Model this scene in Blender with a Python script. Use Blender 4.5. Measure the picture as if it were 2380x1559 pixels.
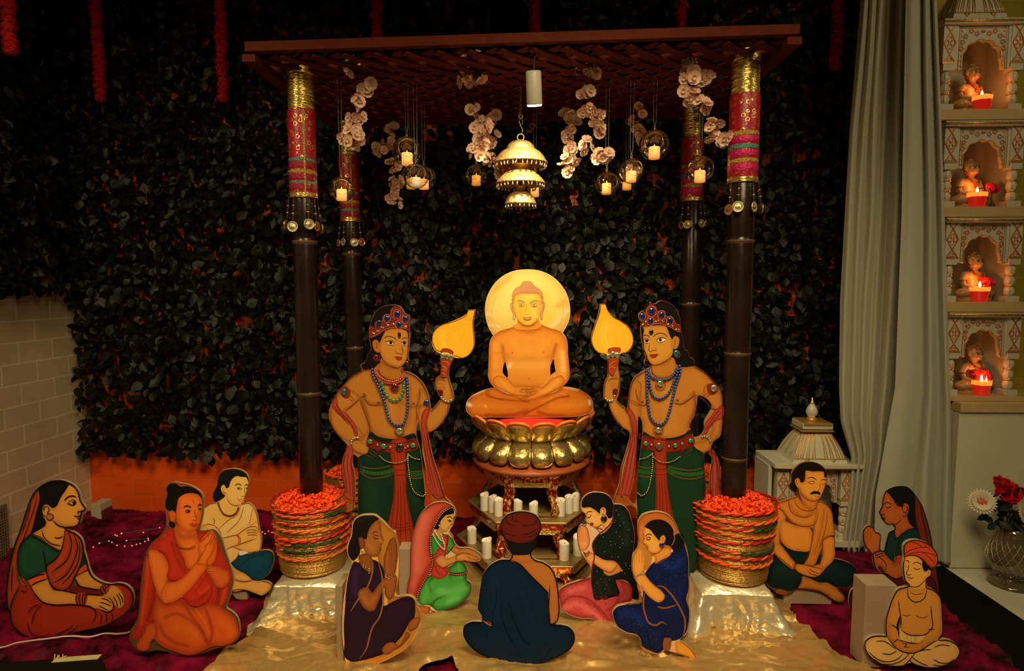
import bpy, bmesh, math, random
import numpy as np
from math import pi, sin, cos, radians as R_
from mathutils import Vector as V, Matrix as Mx, Euler
from mathutils.geometry import delaunay_2d_cdt
from mathutils import noise as MN
random.seed(7)
S = bpy.context.scene
for o in list(bpy.data.objects): bpy.data.objects.remove(o)
COL = S.collection
FPX, CX, CY = 1400.0, 1190.0, 779.5
CAMPOS = V((0, 0, 1.45))
CROT = Euler((R_(90 - 4.78), 0, R_(2.0)), 'XYZ')
cam = bpy.data.cameras.new('camera'); camo = bpy.data.objects.new('camera', cam); COL.objects.link(camo)
camo.location = CAMPOS; camo.rotation_euler = CROT
cam.sensor_width = 36; cam.lens = FPX / 2380 * 36; cam.clip_start = .05
S.camera = camo
S.view_settings.view_transform = 'Standard'; S.view_settings.look = 'None'
S.view_settings.gamma = 1; S.view_settings.exposure = 0.0; S.view_settings.use_curve_mapping = False
w = bpy.data.worlds.new('world'); S.world = w; w.use_nodes = True
w.node_tree.nodes['Background'].inputs[0].default_value = (1, .72, .38, 1)
w.node_tree.nodes['Background'].inputs[1].default_value = .006
WARM = (1, .77, .40)
def area(name, loc, target, size, e, col=WARM, sy=None, spread=None):
    l = bpy.data.lights.new(name, 'AREA'); l.energy = e; l.color = col; l.size = size
    if sy: l.shape = 'RECTANGLE'; l.size_y = sy
    if spread: l.spread = R_(spread)
    o = bpy.data.objects.new(name, l); COL.objects.link(o); o.location = loc
    o.rotation_euler = (V(target) - V(loc)).to_track_quat('-Z', 'Y').to_euler(); return o
def spot(name, loc, target, ang, e, blend=.6, r=.02, col=WARM):
    l = bpy.data.lights.new(name, 'SPOT'); l.energy = e; l.color = col; l.spot_size = R_(ang); l.spot_blend = blend; l.shadow_soft_size = r
    o = bpy.data.objects.new(name, l); COL.objects.link(o); o.location = loc
    o.rotation_euler = (V(target) - V(loc)).to_track_quat('-Z', 'Y').to_euler(); return o
def point(name, loc, e, r=.01, col=WARM):
    l = bpy.data.lights.new(name, 'POINT'); l.energy = e; l.color = col; l.shadow_soft_size = r
    o = bpy.data.objects.new(name, l); COL.objects.link(o); o.location = loc; return o
area('ceiling_light', (0.45, 0.5, 3.0), (0.1, 2.45, 0), 1.1, 36, spread=100)
area('ceiling_light', (2.3, 1.6, 3.0), (2.0, 3.0, .9), .8, 9, col=(1, .80, .43))
area('ceiling_light', (-1.8, .9, 3.0), (-1.9, 2.9, .2), .7, 17, spread=110)
CM = CROT.to_matrix()
def ray(px, py): return (CM @ V(((px - CX) / FPX, (CY - py) / FPX, -1))).normalized()
def P(px, py, Y):
    d = ray(px, py); return CAMPOS + d * ((Y - CAMPOS.y) / d.y)
def G(px, py, z=0.0):
    d = ray(px, py); return CAMPOS + d * ((z - CAMPOS.z) / d.z)
def tag(o, label, cat, group=None, kind=None):
    o['label'] = label; o['category'] = cat
    if group: o['group'] = group
    if kind: o['kind'] = kind
    return o
def empty(name, loc=(0, 0, 0), rz=0, label=None, cat=None, group=None):
    o = bpy.data.objects.new(name, None); COL.objects.link(o); o.location = loc; o.rotation_euler = (0, 0, rz)
    o.empty_display_size = .05
    if label: tag(o, label, cat, group)
    return o
class MB:
    def __init__(s): s.v = []; s.f = []; s.mi = []; s.uv = []; s.cur = 0
    def add(s, vs, fs, M=None):
        b = len(s.v)
        s.v += [(M @ V(p)) if M else V(p) for p in vs]
        s.f += [tuple(b + i for i in f) for f in fs]; s.mi += [s.cur] * len(fs); return s
    def box(s, x0, x1, y0, y1, z0, z1, M=None):
        vs = [(x, y, z) for z in (z0, z1) for y in (y0, y1) for x in (x0, x1)]
        return s.add(vs, [(0, 2, 3, 1), (4, 5, 7, 6), (0, 1, 5, 4), (2, 6, 7, 3), (0, 4, 6, 2), (1, 3, 7, 5)], M)
    def bar(s, a, b, wd, h, up=(0, 0, 1)):
        a = V(a); b = V(b); d = (b - a); L = d.length; d.normalize(); x = d.cross(V(up))
        if x.length < 1e-5: x = d.cross(V((0, 1, 0)))
        x.normalize(); z = x.cross(d)
        vs = [q + x * (i * wd / 2) + z * (j * h / 2) for q in (a, b) for i, j in ((-1, -1), (1, -1), (1, 1), (-1, 1))]
        return s.add(vs, [(3, 2, 1, 0), (4, 5, 6, 7), (0, 1, 5, 4), (1, 2, 6, 5), (2, 3, 7, 6), (3, 0, 4, 7)])
    def lathe(s, prof, n=32, M=None, caps=True, f=None):
        vs = []; fs = []; m = len(prof)
        for i in range(n):
            a = 2 * pi * i / n
            for j, (r, z) in enumerate(prof):
                rr = r * (f(a, j) if f else 1); vs.append((rr * cos(a), rr * sin(a), z))
        for i in range(n):
            k = (i + 1) % n
            for j in range(m - 1): fs.append((i * m + j, k * m + j, k * m + j + 1, i * m + j + 1))
        if caps:
            if prof[0][0] > 1e-5: fs.append(tuple(i * m for i in range(n))[::-1])
            if prof[-1][0] > 1e-5: fs.append(tuple(i * m + m - 1 for i in range(n)))
        return s.add(vs, fs, M)
    def ball(s, c, r, n=12, m=8, M=None):
        if not hasattr(r, '__len__'): r = (r, r, r)
        vs = [(c[0], c[1], c[2] - r[2])]; fs = []
        for j in range(1, m):
            t = pi * j / m
            for i in range(n):
                a = 2 * pi * i / n; vs.append((c[0] + r[0] * sin(t) * cos(a), c[1] + r[1] * sin(t) * sin(a), c[2] - r[2] * cos(t)))
        vs.append((c[0], c[1], c[2] + r[2])); e = len(vs) - 1
        for i in range(n):
            k = (i + 1) % n; fs.append((0, 1 + k, 1 + i)); fs.append((e, e - n + i, e - n + k))
            for j in range(m - 2): q = 1 + j * n; fs.append((q + i, q + k, q + n + k, q + n + i))
        return s.add(vs, fs, M)
    def tube(s, pts, r, n=6, closed=False, rf=None):
        pts = [V(p) for p in pts]; N = len(pts); vs = []; fs = []; pr = None
        for i, p in enumerate(pts):
            if closed: d = pts[(i + 1) % N] - pts[i - 1]
            else: d = pts[min(i + 1, N - 1)] - pts[max(i - 1, 0)]
            d.normalize()
            if pr is None: x = d.cross(V((0, 0, 1)) if abs(d.z) < .9 else V((0, 1, 0)))
            else: x = pr - d * pr.dot(d)
            x.normalize(); pr = x; y = d.cross(x)
            rr = rf(i / max(N - 1, 1)) * r if rf else r
            vs += [p + x * (rr * cos(2 * pi * k / n)) + y * (rr * sin(2 * pi * k / n)) for k in range(n)]
        for i in range(N if closed else N - 1):
            a = i * n; b = ((i + 1) % N) * n
            for k in range(n): l = (k + 1) % n; fs.append((a + k, a + l, b + l, b + k))
        if not closed: fs.append(tuple(range(n))[::-1]); fs.append(tuple((N - 1) * n + k for k in range(n)))
        return s.add(vs, fs)
    def ring(s, c, r, t, n=40, m=8, M=None, sc=(1, 1)):
        pts = [V((c[0] + r * cos(2 * pi * i / n) * sc[0], c[1] + r * sin(2 * pi * i / n) * sc[1], c[2])) for i in range(n)]
        if M: pts = [M @ p for p in pts]
        return s.tube(pts, t, m, closed=True)
    def build(s, name, mat, parent=None, smooth=False, loc=None, local=True):
        me = bpy.data.meshes.new(name)
        off = V((0, 0, 0))
        if parent is not None and not local: off = MW(parent).inverted()
        if parent is not None and not local: vs = [tuple(off @ p) for p in s.v]
        else: vs = [tuple(p) for p in s.v]
        me.from_pydata(vs, [], s.f)
        for m in (mat if isinstance(mat, (list, tuple)) else [mat]): me.materials.append(m)
        if any(s.mi): me.polygons.foreach_set('material_index', s.mi)
        if smooth: me.polygons.foreach_set('use_smooth', [True] * len(s.f))
        me.validate(); me.update()
        o = bpy.data.objects.new(name, me); COL.objects.link(o)
        if parent is not None: o.parent = parent
        if loc is not None: o.location = loc
        return o
def MW(o):
    m = Mx.LocRotScale(o.location, o.rotation_euler, o.scale)
    return MW(o.parent) @ m if o.parent else m
def link(name, me, parent=None, loc=(0, 0, 0), rot=(0, 0, 0), sc=(1, 1, 1)):
    o = bpy.data.objects.new(name, me); COL.objects.link(o); o.parent = parent; o.location = loc; o.rotation_euler = rot; o.scale = sc; return o
def copy_tree(o, parent=None, M=None):
    c = o.copy(); COL.objects.link(c); c.parent = parent
    for ch in [k for k in bpy.data.objects if k.parent == o]: copy_tree(ch, c)
    return c
def bevel(o, wd=.002, seg=2):
    m = o.modifiers.new('bevel', 'BEVEL'); m.width = wd; m.segments = seg; m.limit_method = 'ANGLE'; m.angle_limit = R_(40); return o
def frame(p, d, up=(0, 0, 1)):
    """matrix whose z axis is d and origin p"""
    d = V(d).normalized(); x = V(up).cross(d)
    if x.length < 1e-4: x = V((1, 0, 0))
    x.normalize(); y = d.cross(x)
    m = Mx((x, y, d)).transposed().to_4x4(); m.translation = V(p); return m
def lin(c): return tuple((x / 255 / 12.92 if x / 255 <= .04045 else ((x / 255 + .055) / 1.055) ** 2.4) for x in c)
MATS = {}
def mat(name, col=(.8, .8, .8), rough=.5, metal=0, spec=.5, emit=None, es=0, bump=None, var=None, coat=0, sheen=0, trans=0, vcol=False, ior=1.45, back=None):
    """col in linear rgb. bump = (scale, strength, detail); var = (scale, colour2, amount)"""
    if name in MATS: return MATS[name]
    m = bpy.data.materials.new(name); m.use_nodes = True; nt = m.node_tree; b = nt.nodes['Principled BSDF']; L = nt.links
    I = b.inputs; I['Base Color'].default_value = (*col, 1); I['Roughness'].default_value = rough; I['Metallic'].default_value = metal
    I['Specular IOR Level'].default_value = spec; I['Coat Weight'].default_value = coat; I['Sheen Weight'].default_value = sheen
    I['Transmission Weight'].default_value = trans; I['IOR'].default_value = ior
    tc = nt.nodes.new('ShaderNodeTexCoord'); src = None
    if vcol:
        a = nt.nodes.new('ShaderNodeVertexColor'); a.layer_name = 'Col'; src = a.outputs[0]
    if var:
        n = nt.nodes.new('ShaderNodeTexNoise'); n.inputs['Scale'].default_value = var[0]; n.inputs['Detail'].default_value = 4
        L.new(tc.outputs['Object'], n.inputs['Vector'])
        r = nt.nodes.new('ShaderNodeMapRange'); r.inputs[1].default_value = .35; r.inputs[2].default_value = .65; r.inputs[4].default_value = var[2]
        L.new(n.outputs[0], r.inputs[0])
        x = nt.nodes.new('ShaderNodeMix'); x.data_type = 'RGBA'; L.new(r.outputs[0], x.inputs[0]); x.inputs[6].default_value = (*col, 1); x.inputs[7].default_value = (*var[1], 1)
        if src: L.new(src, x.inputs[6])
        src = x.outputs[2]
    if src: L.new(src, I['Base Color'])
    if bump:
        n = nt.nodes.new('ShaderNodeTexNoise'); n.inputs['Scale'].default_value = bump[0]; n.inputs['Detail'].default_value = bump[2] if len(bump) > 2 else 3
        L.new(tc.outputs['Object'], n.inputs['Vector'])
        u = nt.nodes.new('ShaderNodeBump'); u.inputs['Strength'].default_value = bump[1]; u.inputs['Distance'].default_value = .01
        L.new(n.outputs[0], u.inputs['Height']); L.new(u.outputs[0], I['Normal'])
    if emit: I['Emission Color'].default_value = (*emit, 1); I['Emission Strength'].default_value = es
    MATS[name] = m; return m
def nodes(m): return m.node_tree.nodes, m.node_tree.links, m.node_tree.nodes['Principled BSDF']
GOLD = mat('gilded_metal', (.80, .60, .24), .28, 1, bump=(60, .25, 4))
BRASS = mat('brass', (.85, .62, .25), .2, 1, bump=(200, .1))
DBRASS = mat('aged_brass', (.45, .31, .13), .35, 1, bump=(150, .3))
SILVER = mat('silver', (.8, .75, .6), .2, 1)
WHITE = mat('white_wax', (.82, .78, .68), .5, var=(20, (.7, .66, .56), .5))
CARD = mat('beige_board', (.36, .26, .17), .85, spec=.2, var=(6, (.31, .22, .14), .6))
BLACK = mat('black_metal', (.01, .01, .01), .4)
YB = 3.64; XL = P(198, 900, YB).x; ZT = 3.35; XR = 3.1
def struct(o): o['kind'] = 'structure'; return o
fl = mat('marble_floor', (.62, .60, .47), .18, var=(3, (.48, .46, .36), .7))
struct(MB().box(XL - .2, 4.2, -1.5, 4.6, -.05, 0).build('floor', fl))
# back wall: orange painted blocks
wb = mat('orange_block', (.62, .10, .012), .5)
def brickify(m, c1, c2, cm, sc, rowh=.25, bw=.5, offs=(0, 0, 0), rot=None, mortar=.02, bump=.3):
    N, L, b = nodes(m); tc = N.new('ShaderNodeTexCoord'); mp = N.new('ShaderNodeMapping'); L.new(tc.outputs['Object'], mp.inputs[0])
    mp.inputs['Location'].default_value = offs
    sp_ = N.new('ShaderNodeSeparateXYZ'); L.new(mp.outputs[0], sp_.inputs[0]); cb = N.new('ShaderNodeCombineXYZ'); L.new(sp_.outputs[rot or 0], cb.inputs[0]); L.new(sp_.outputs[2], cb.inputs[1])
    k = N.new('ShaderNodeTexBrick'); L.new(cb.outputs[0], k.inputs[0]); k.inputs['Color1'].default_value = (*c1, 1); k.inputs['Color2'].default_value = (*c2, 1); k.inputs['Mortar'].default_value = (*cm, 1)
    k.inputs['Scale'].default_value = sc; k.inputs['Mortar Size'].default_value = mortar; k.inputs['Row Height'].default_value = rowh; k.inputs['Brick Width'].default_value = bw
    k.inputs['Mortar Smooth'].default_value = .1
    n = N.new('ShaderNodeTexNoise'); n.inputs['Scale'].default_value = 2.2; n.inputs['Detail'].default_value = 5; L.new(tc.outputs['Object'], n.inputs[0])
    r = N.new('ShaderNodeMapRange'); r.inputs[1].default_value = .3; r.inputs[2].default_value = .7; r.inputs[3].default_value = .8; r.inputs[4].default_value = 1.1; L.new(n.outputs[0], r.inputs[0])
    x = N.new('ShaderNodeMix'); x.data_type = 'RGBA'; x.blend_type = 'MULTIPLY'; x.inputs[0].default_value = 1
    L.new(k.outputs[0], x.inputs[6]); L.new(r.outputs[0], x.inputs[7]); L.new(x.outputs[2], b.inputs['Base Color'])
    u = N.new('ShaderNodeBump'); u.inputs['Strength'].default_value = bump; u.inputs['Distance'].default_value = .004; u.invert = True
    L.new(k.outputs[1], u.inputs['Height']); L.new(u.outputs[0], b.inputs['Normal'])
brickify(wb, (.82, .095, .004), (.70, .078, .004), (.66, .13, .03), 1, .115, .23, (0, 0, 0), 0, .0035)
struct(MB().box(XL - .2, XR + .8, YB, YB + .15, -.02, ZT + .3).build('wall_back', wb))
wl = mat('cream_block', (.5, .42, .3), .7)
# side wall: blocks run along y; map (y,z) to texture (x,y)
brickify(wl, (.55, .42, .27), (.50, .38, .25), (.66, .54, .38), 1, .115, .23, (0, .05, .01), 1, .006, .6)
struct(MB().box(XL - .15, XL, -1.5, YB, -.02, ZT + .3).build('wall_left', wl))
wy = mat('yellow_block', (.5, .4, .05), .6)
brickify(wy, (.44, .33, .012), (.40, .30, .012), (.50, .40, .03), 1, .115, .23, (.05, .03, 0), 0, .0035)
XC = P(1990, 300, YB).x
struct(MB().box(XC, 4.2, 3.50, YB - .001, -.02, ZT + .3).build('wall_right', wy))
struct(MB().box(XL - .2, 4.2, -1.5, 4.6, ZT + .3, ZT + .4).build('ceiling', mat('ceiling_paint', (.25, .22, .17), .9)))
# black edging strip between the velvet and the marble
a = [G(2188, 1318), G(2380, 1448), G(2600, 1600), G(2520, 1700), G(2300, 1520), G(2140, 1385), G(2120, 1340)]
m = MB(); n = len(a)
m.add([(p.x, p.y, .001) for p in a] + [(p.x, p.y, .012) for p in a], [tuple(range(n, 2 * n))] + [(i, (i + 1) % n, (i + 1) % n + n, i + n) for i in range(n)])
bm_ = m.build('edge_mat', mat('black_rubber', (.004, .004, .003), .9, spec=.1)); tag(bm_, 'black rubber mat edge along the marble floor beside the velvet', 'mat')

leafm = mat('leaf', (.018, .028, .014), .38, spec=.28)
N, L, b = nodes(leafm)
a_ = N.new('ShaderNodeAttribute'); a_.attribute_name = 'UVMap'
sx = N.new('ShaderNodeSeparateXYZ'); L.new(a_.outputs['Vector'], sx.inputs[0])
ab = N.new('ShaderNodeMath'); ab.operation = 'ABSOLUTE'; L.new(sx.outputs[0], ab.inputs[0])
su = N.new('ShaderNodeMath'); su.operation = 'SUBTRACT'; L.new(sx.outputs[1], su.inputs[0]); L.new(ab.outputs[0], su.inputs[1])
ml = N.new('ShaderNodeMath'); ml.operation = 'MULTIPLY'; ml.inputs[1].default_value = 44; L.new(su.outputs[0], ml.inputs[0])
sn = N.new('ShaderNodeMath'); sn.operation = 'SINE'; L.new(ml.outputs[0], sn.inputs[0])
bu = N.new('ShaderNodeBump'); bu.inputs['Strength'].default_value = .2; bu.inputs['Distance'].default_value = .002; L.new(sn.outputs[0], bu.inputs['Height']); L.new(bu.outputs[0], b.inputs['Normal'])
gi = N.new('ShaderNodeTexNoise'); tcx = N.new('ShaderNodeTexCoord'); L.new(tcx.outputs['Object'], gi.inputs[0]); gi.inputs['Scale'].default_value = 9
rp = N.new('ShaderNodeMix'); rp.data_type = 'RGBA'; rp.inputs[6].default_value = (.002, .003, .002, 1); rp.inputs[7].default_value = (.0075, .010, .005, 1); L.new(gi.outputs[0], rp.inputs[0]); L.new(rp.outputs[2], b.inputs['Base Color'])
def leaves(n, place, name, label):
    v = []; f = []; uv = []
    prof = [(0, 0), (.22, .27), (.5, .38), (.78, .22), (1, 0)]
    for q in range(n):
        p, nor, down = place()
        Ls = random.uniform(.042, .078); a = random.gauss(0, .8); tilt = random.gauss(.25, .35); yaw = random.gauss(0, .5)
        t = V(down); s_ = V(nor).cross(t).normalized()
        d = (t * cos(a) + s_ * sin(a)).normalized(); sd = V(nor).cross(d).normalized()
        nn = (V(nor) * cos(tilt) + d * sin(tilt)); dd = (d * cos(tilt) - V(nor) * -sin(tilt)).normalized()
        sd = (sd * cos(yaw) + V(nor) * sin(yaw)).normalized(); nn = dd.cross(sd) * -1
        if nn.dot(V(nor)) < 0: nn = -nn
        fold = random.uniform(.05, .45); curl = random.uniform(-.05, .3); wd = random.uniform(.8, 1.15)
        b0 = len(v)
        for k, (u, w_) in enumerate(prof):
            c = p + dd * (u * Ls) - nn * (curl * Ls * u * u)
            if w_ == 0: v.append(c); uv.append((0, u))
            else:
                v.append(c + sd * (w_ * Ls * wd) + nn * (fold * w_ * Ls)); uv.append((w_, u))
                v.append(c); uv.append((0, u))
                v.append(c - sd * (w_ * Ls * wd) + nn * (fold * w_ * Ls)); uv.append((-w_, u))
        i = b0
        f += [(i, i + 1, i + 2), (i, i + 2, i + 3)]
        for r_ in (1, 4): f += [(i + r_, i + r_ + 3, i + r_ + 4, i + r_ + 1), (i + r_ + 1, i + r_ + 4, i + r_ + 5, i + r_ + 2)]
        f += [(i + 7, i + 10, i + 8), (i + 8, i + 10, i + 9)]
    me = bpy.data.meshes.new(name); me.from_pydata([tuple(x) for x in v], [], f); me.materials.append(leafm)
    me.polygons.foreach_set('use_smooth', [True] * len(f))
    ul = me.uv_layers.new(name='UVMap'); li = np.empty(len(me.loops), dtype=np.int32); me.loops.foreach_get('vertex_index', li)
    ul.data.foreach_set('uv', np.array(uv, dtype=np.float32)[li].ravel())
    o = bpy.data.objects.new(name, me); COL.objects.link(o); return o
XF = P(1962, 600, YB).x + .12
def pb():
    while 1:
        x = random.uniform(XL + .03, XF); z = random.uniform(.30, ZT)
        if z < .42 + .06 * MN.noise(V((x * 4, 0, 3))): continue
        # thinner growth lets the orange wall through
        g = MN.noise(V((x * 7, z * 7, 1.3))) + .5 * MN.noise(V((x * 17, z * 17, 4)))
        if g > .50 and random.random() < .72: continue
        lay = random.random()
        return V((x, YB - .02 - .11 * lay, z)), (0, -1, 0), (0, 0, -1)
lv = leaves(23000, pb, 'leaf_screen', ''); tag(lv, 'wall-wide screen of glossy dark green artificial leaves on the orange wall', 'foliage', kind='stuff')
def pl_():
    y = random.uniform(2.3, YB - .02); z = random.uniform(1.42, ZT)
    return V((XL + .02 + .09 * random.random(), y, z)), (1, 0, 0), (0, 0, -1)
lv2 = leaves(4600, pl_, 'leaf_screen', ''); tag(lv2, 'dark green artificial leaves covering the top of the cream block side wall', 'foliage', kind='stuff')
# netting that carries the leaves
m = MB()
x = XL + .02
while x < XF - .03: m.box(x, x + .0016, YB - .014, YB - .012, .45, ZT); x += .028
z = .45
while z < ZT: m.box(XL + .02, XF - .03, YB - .015, YB - .013, z, z + .0016); z += .028
net = m.build('netting', mat('black_netting', (.01, .008, .006), .6)); tag(net, 'black square plastic netting behind the leaves against the orange wall', 'netting')
YFc, YRc = 2.45, 3.42
redw = mat('red_wood', (.092, .013, .005), .7, spec=.12, var=(9, (.065, .010, .004), .7), bump=(80, .2))
canopy = empty('trellis_canopy', (0, 0, 0), 0, 'red wooden trellis canopy resting on the four bamboo posts', 'canopy')
tl = P(578, 128, YFc); tr = P(1850, 88, YFc)
zc = (tl.z + tr.z) / 2
m = MB(); m.bar(tl + V((0, -.02, .02)), tr + V((0, -.02, .02)), .03, .038); bevel(m.build('front_beam', redw, canopy), .002)
zlf = P(580, 138, YFc).z; zrf = P(1845, 98, YFc).z
for nm, px, z in (("side_beam", 578, zlf), ("side_beam", 1846, zrf)):
    a = P(px, 135, YFc - .03); a.z = z - .005
    b = V((a.x * .985, YRc, z - .005)); m = MB(); m.bar(a, b, .055, .03); bevel(m.build(nm, redw, canopy), .002)
xl = tl.x; xr = tr.x
def ztop(x): return zlf + (zrf - zlf) * (x - xl) / (xr - xl)
m = MB(); m.bar((xl, YRc - .02, zlf), (xr, YRc - .02, zrf), .035, .04); bevel(m.build('rear_beam', redw, canopy), .002)
for yy in (2.62, 3.30):
    m = MB(); m.bar((xl + .02, yy, zlf + .02), (xr - .02, yy, zrf + .02), .03, .02); m.build('cross_beam', redw, canopy)
def clipline(x0, y0, dx, dy, X0, X1, Y0, Y1):
    t0, t1 = -9, 9
    for p, d, lo, hi in ((x0, dx, X0, X1), (y0, dy, Y0, Y1)):
        a = (lo - p) / d; b = (hi - p) / d
        if a > b: a, b = b, a
        t0 = max(t0, a); t1 = min(t1, b)
    return (x0 + dx * t0, y0 + dy * t0, x0 + dx * t1, y0 + dy * t1) if t1 > t0 + .05 else None
m = MB()
for k in range(-10, 30):
    for sgn, dz in ((1, .0), (-1, .009)):
        c = clipline(xl + k * .125, YFc, cos(R_(42)) * sgn, sin(R_(42)), xl + .03, xr - .03, YFc, YRc)
        if c: m.bar((c[0], c[1], ztop(c[0]) + dz + .004), (c[2], c[3], ztop(c[2]) + dz + .004), .040, .007)
m.build('trellis', redw, canopy)

bam = mat('dark_bamboo', (.010, .006, .005), .25, spec=.4, var=(5, (.025, .012, .008), .7), bump=(30, .1))
node = mat('bamboo_node', (.09, .045, .018), .5)
gw = mat('gold_foil_wrap', (.85, .62, .18), .25, .9)
N, L, b = nodes(gw)
tc = N.new('ShaderNodeTexCoord'); mp = N.new('ShaderNodeMapping'); mp.inputs['Scale'].default_value = (8, 8, 60); L.new(tc.outputs['Object'], mp.inputs[0])
nz = N.new('ShaderNodeTexNoise'); nz.inputs['Scale'].default_value = 1.6; nz.inputs['Detail'].default_value = 3; L.new(mp.outputs[0], nz.inputs[0])
bu = N.new('ShaderNodeBump'); bu.inputs['Strength'].default_value = 1; bu.inputs['Distance'].default_value = .012; L.new(nz.outputs[0], bu.inputs['Height']); L.new(bu.outputs[0], b.inputs['Normal'])
def brocade(name, base, fig, sc=70):
    m = mat(name, base, .35, .2); N, L, b = nodes(m)
    tc = N.new('ShaderNodeTexCoord'); vo = N.new('ShaderNodeTexVoronoi'); vo.feature = 'DISTANCE_TO_EDGE'; vo.inputs['Scale'].default_value = sc; L.new(tc.outputs['Object'], vo.inputs[0])
    v2 = N.new('ShaderNodeTexVoronoi'); v2.inputs['Scale'].default_value = sc * .55; L.new(tc.outputs['Object'], v2.inputs[0])
    r = N.new('ShaderNodeMapRange'); r.inputs[1].default_value = .22; r.inputs[2].default_value = .28; r.inputs[3].default_value = 0; r.inputs[4].default_value = 1; L.new(v2.outputs[0], r.inputs[0])
    r2 = N.new('ShaderNodeMapRange'); r2.inputs[1].default_value = .36; r2.inputs[2].default_value = .30; L.new(v2.outputs[0], r2.inputs[0])
    ml = N.new('ShaderNodeMath'); ml.operation = 'MULTIPLY'; L.new(r.outputs[0], ml.inputs[0]); L.new(r2.outputs[0], ml.inputs[1])
    x = N.new('ShaderNodeMix'); x.data_type = 'RGBA'; x.inputs[6].default_value = (*base, 1); x.inputs[7].default_value = (*fig, 1); L.new(ml.outputs[0], x.inputs[0]); L.new(x.outputs[2], b.inputs['Base Color'])
    L.new(ml.outputs[0], b.inputs['Metallic']); bu = N.new('ShaderNodeBump'); bu.inputs['Strength'].default_value = .6; bu.inputs['Distance'].default_value = .003; L.new(vo.outputs[0], bu.inputs['Height']); L.new(bu.outputs[0], b.inputs['Normal'])
    return m
red_br = brocade('red_brocade', (.30, .006, .014), (.75, .5, .15))
mag = mat('magenta_satin', (.5, .012, .11), .28, .3, bump=(120, .7))
maroon_band = mat('maroon_band', (.3, .02, .05), .3, .4, bump=(160, .8))
teal = mat('teal_sequin', (.12, .35, .28), .25, .7, bump=(220, .8)); ybnd = mat('olive_gold_band', (.55, .42, .08), .3, .8, bump=(200, .9))
bead_d = mat('dark_bead', (.10, .05, .03), .15, .5); coin = mat('antique_coin', (.62, .55, .33), .3, .9, bump=(300, .3)); coinc = mat('copper_coin', (.7, .36, .16), .3, .9)
def medallion_mesh():
    m = MB(); pr = [(0, .004), (.004, .004), (.006, .0015), (.009, .002), (.011, .0005), (.017, .001), (.018, .003), (.0195, .003), (.020, .0), (.018, -.002), (0, -.002)]
    m.lathe([(r, z) for r, z in pr], 28, caps=False)
    for i in range(28):
        a = 2 * pi * i / 28; m.bar((.0115 * cos(a), .0115 * sin(a), .002), (.0168 * cos(a), .0168 * sin(a), .002), .0012, .001)
    return m
_med = None
def tassel(parent, loc, ang, L0, material):
    """a string of beads with a coin medallion; hangs from the edge of the wrap"""
    global _med
    t = MB(); z = 0; out = V((cos(ang), sin(ang), 0)); spread = .010
    t.tube([(0, 0, 0), out * spread * .5 + V((0, 0, -L0 * .5)), out * spread + V((0, 0, -L0))], .0008, 5)
    seq = [.0022, .0024, .0022, .0026, .003, .0024, .0045, .0026, .003, .0028, .0075, .003, .0035, .0024, .002]
    k = L0 / sum(2 * r * (.7 if r > .006 else 1) for r in seq)
    for i, r in enumerate(seq):
        h = r * (.7 if r > .006 else 1); z -= h * k
        t.cur = 0 if r > .004 else 1
        c = out * (spread * (-z / L0)); t.ball((c.x, c.y, z), (r * 1.05, r * 1.05, h * min(k, 1.3)), 10, 6); z -= h * k
    o = t.build('tassel', [DBRASS, bead_d], parent, True, loc)
    if _med is None: _med = medallion_mesh()
    mm = MB(); mm.v = list(_med.v); mm.f = list(_med.f); mm.mi = list(_med.mi)
    o2 = mm.build('medallion', material, o, True)
    o2.scale = (1.15,) * 3; o2.location = out * (spread + .002) + V((0, 0, -L0 - .021)); o2.rotation_euler = (R_(90), 0, ang + pi / 2 + random.uniform(-.5, .5))
    return o
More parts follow.
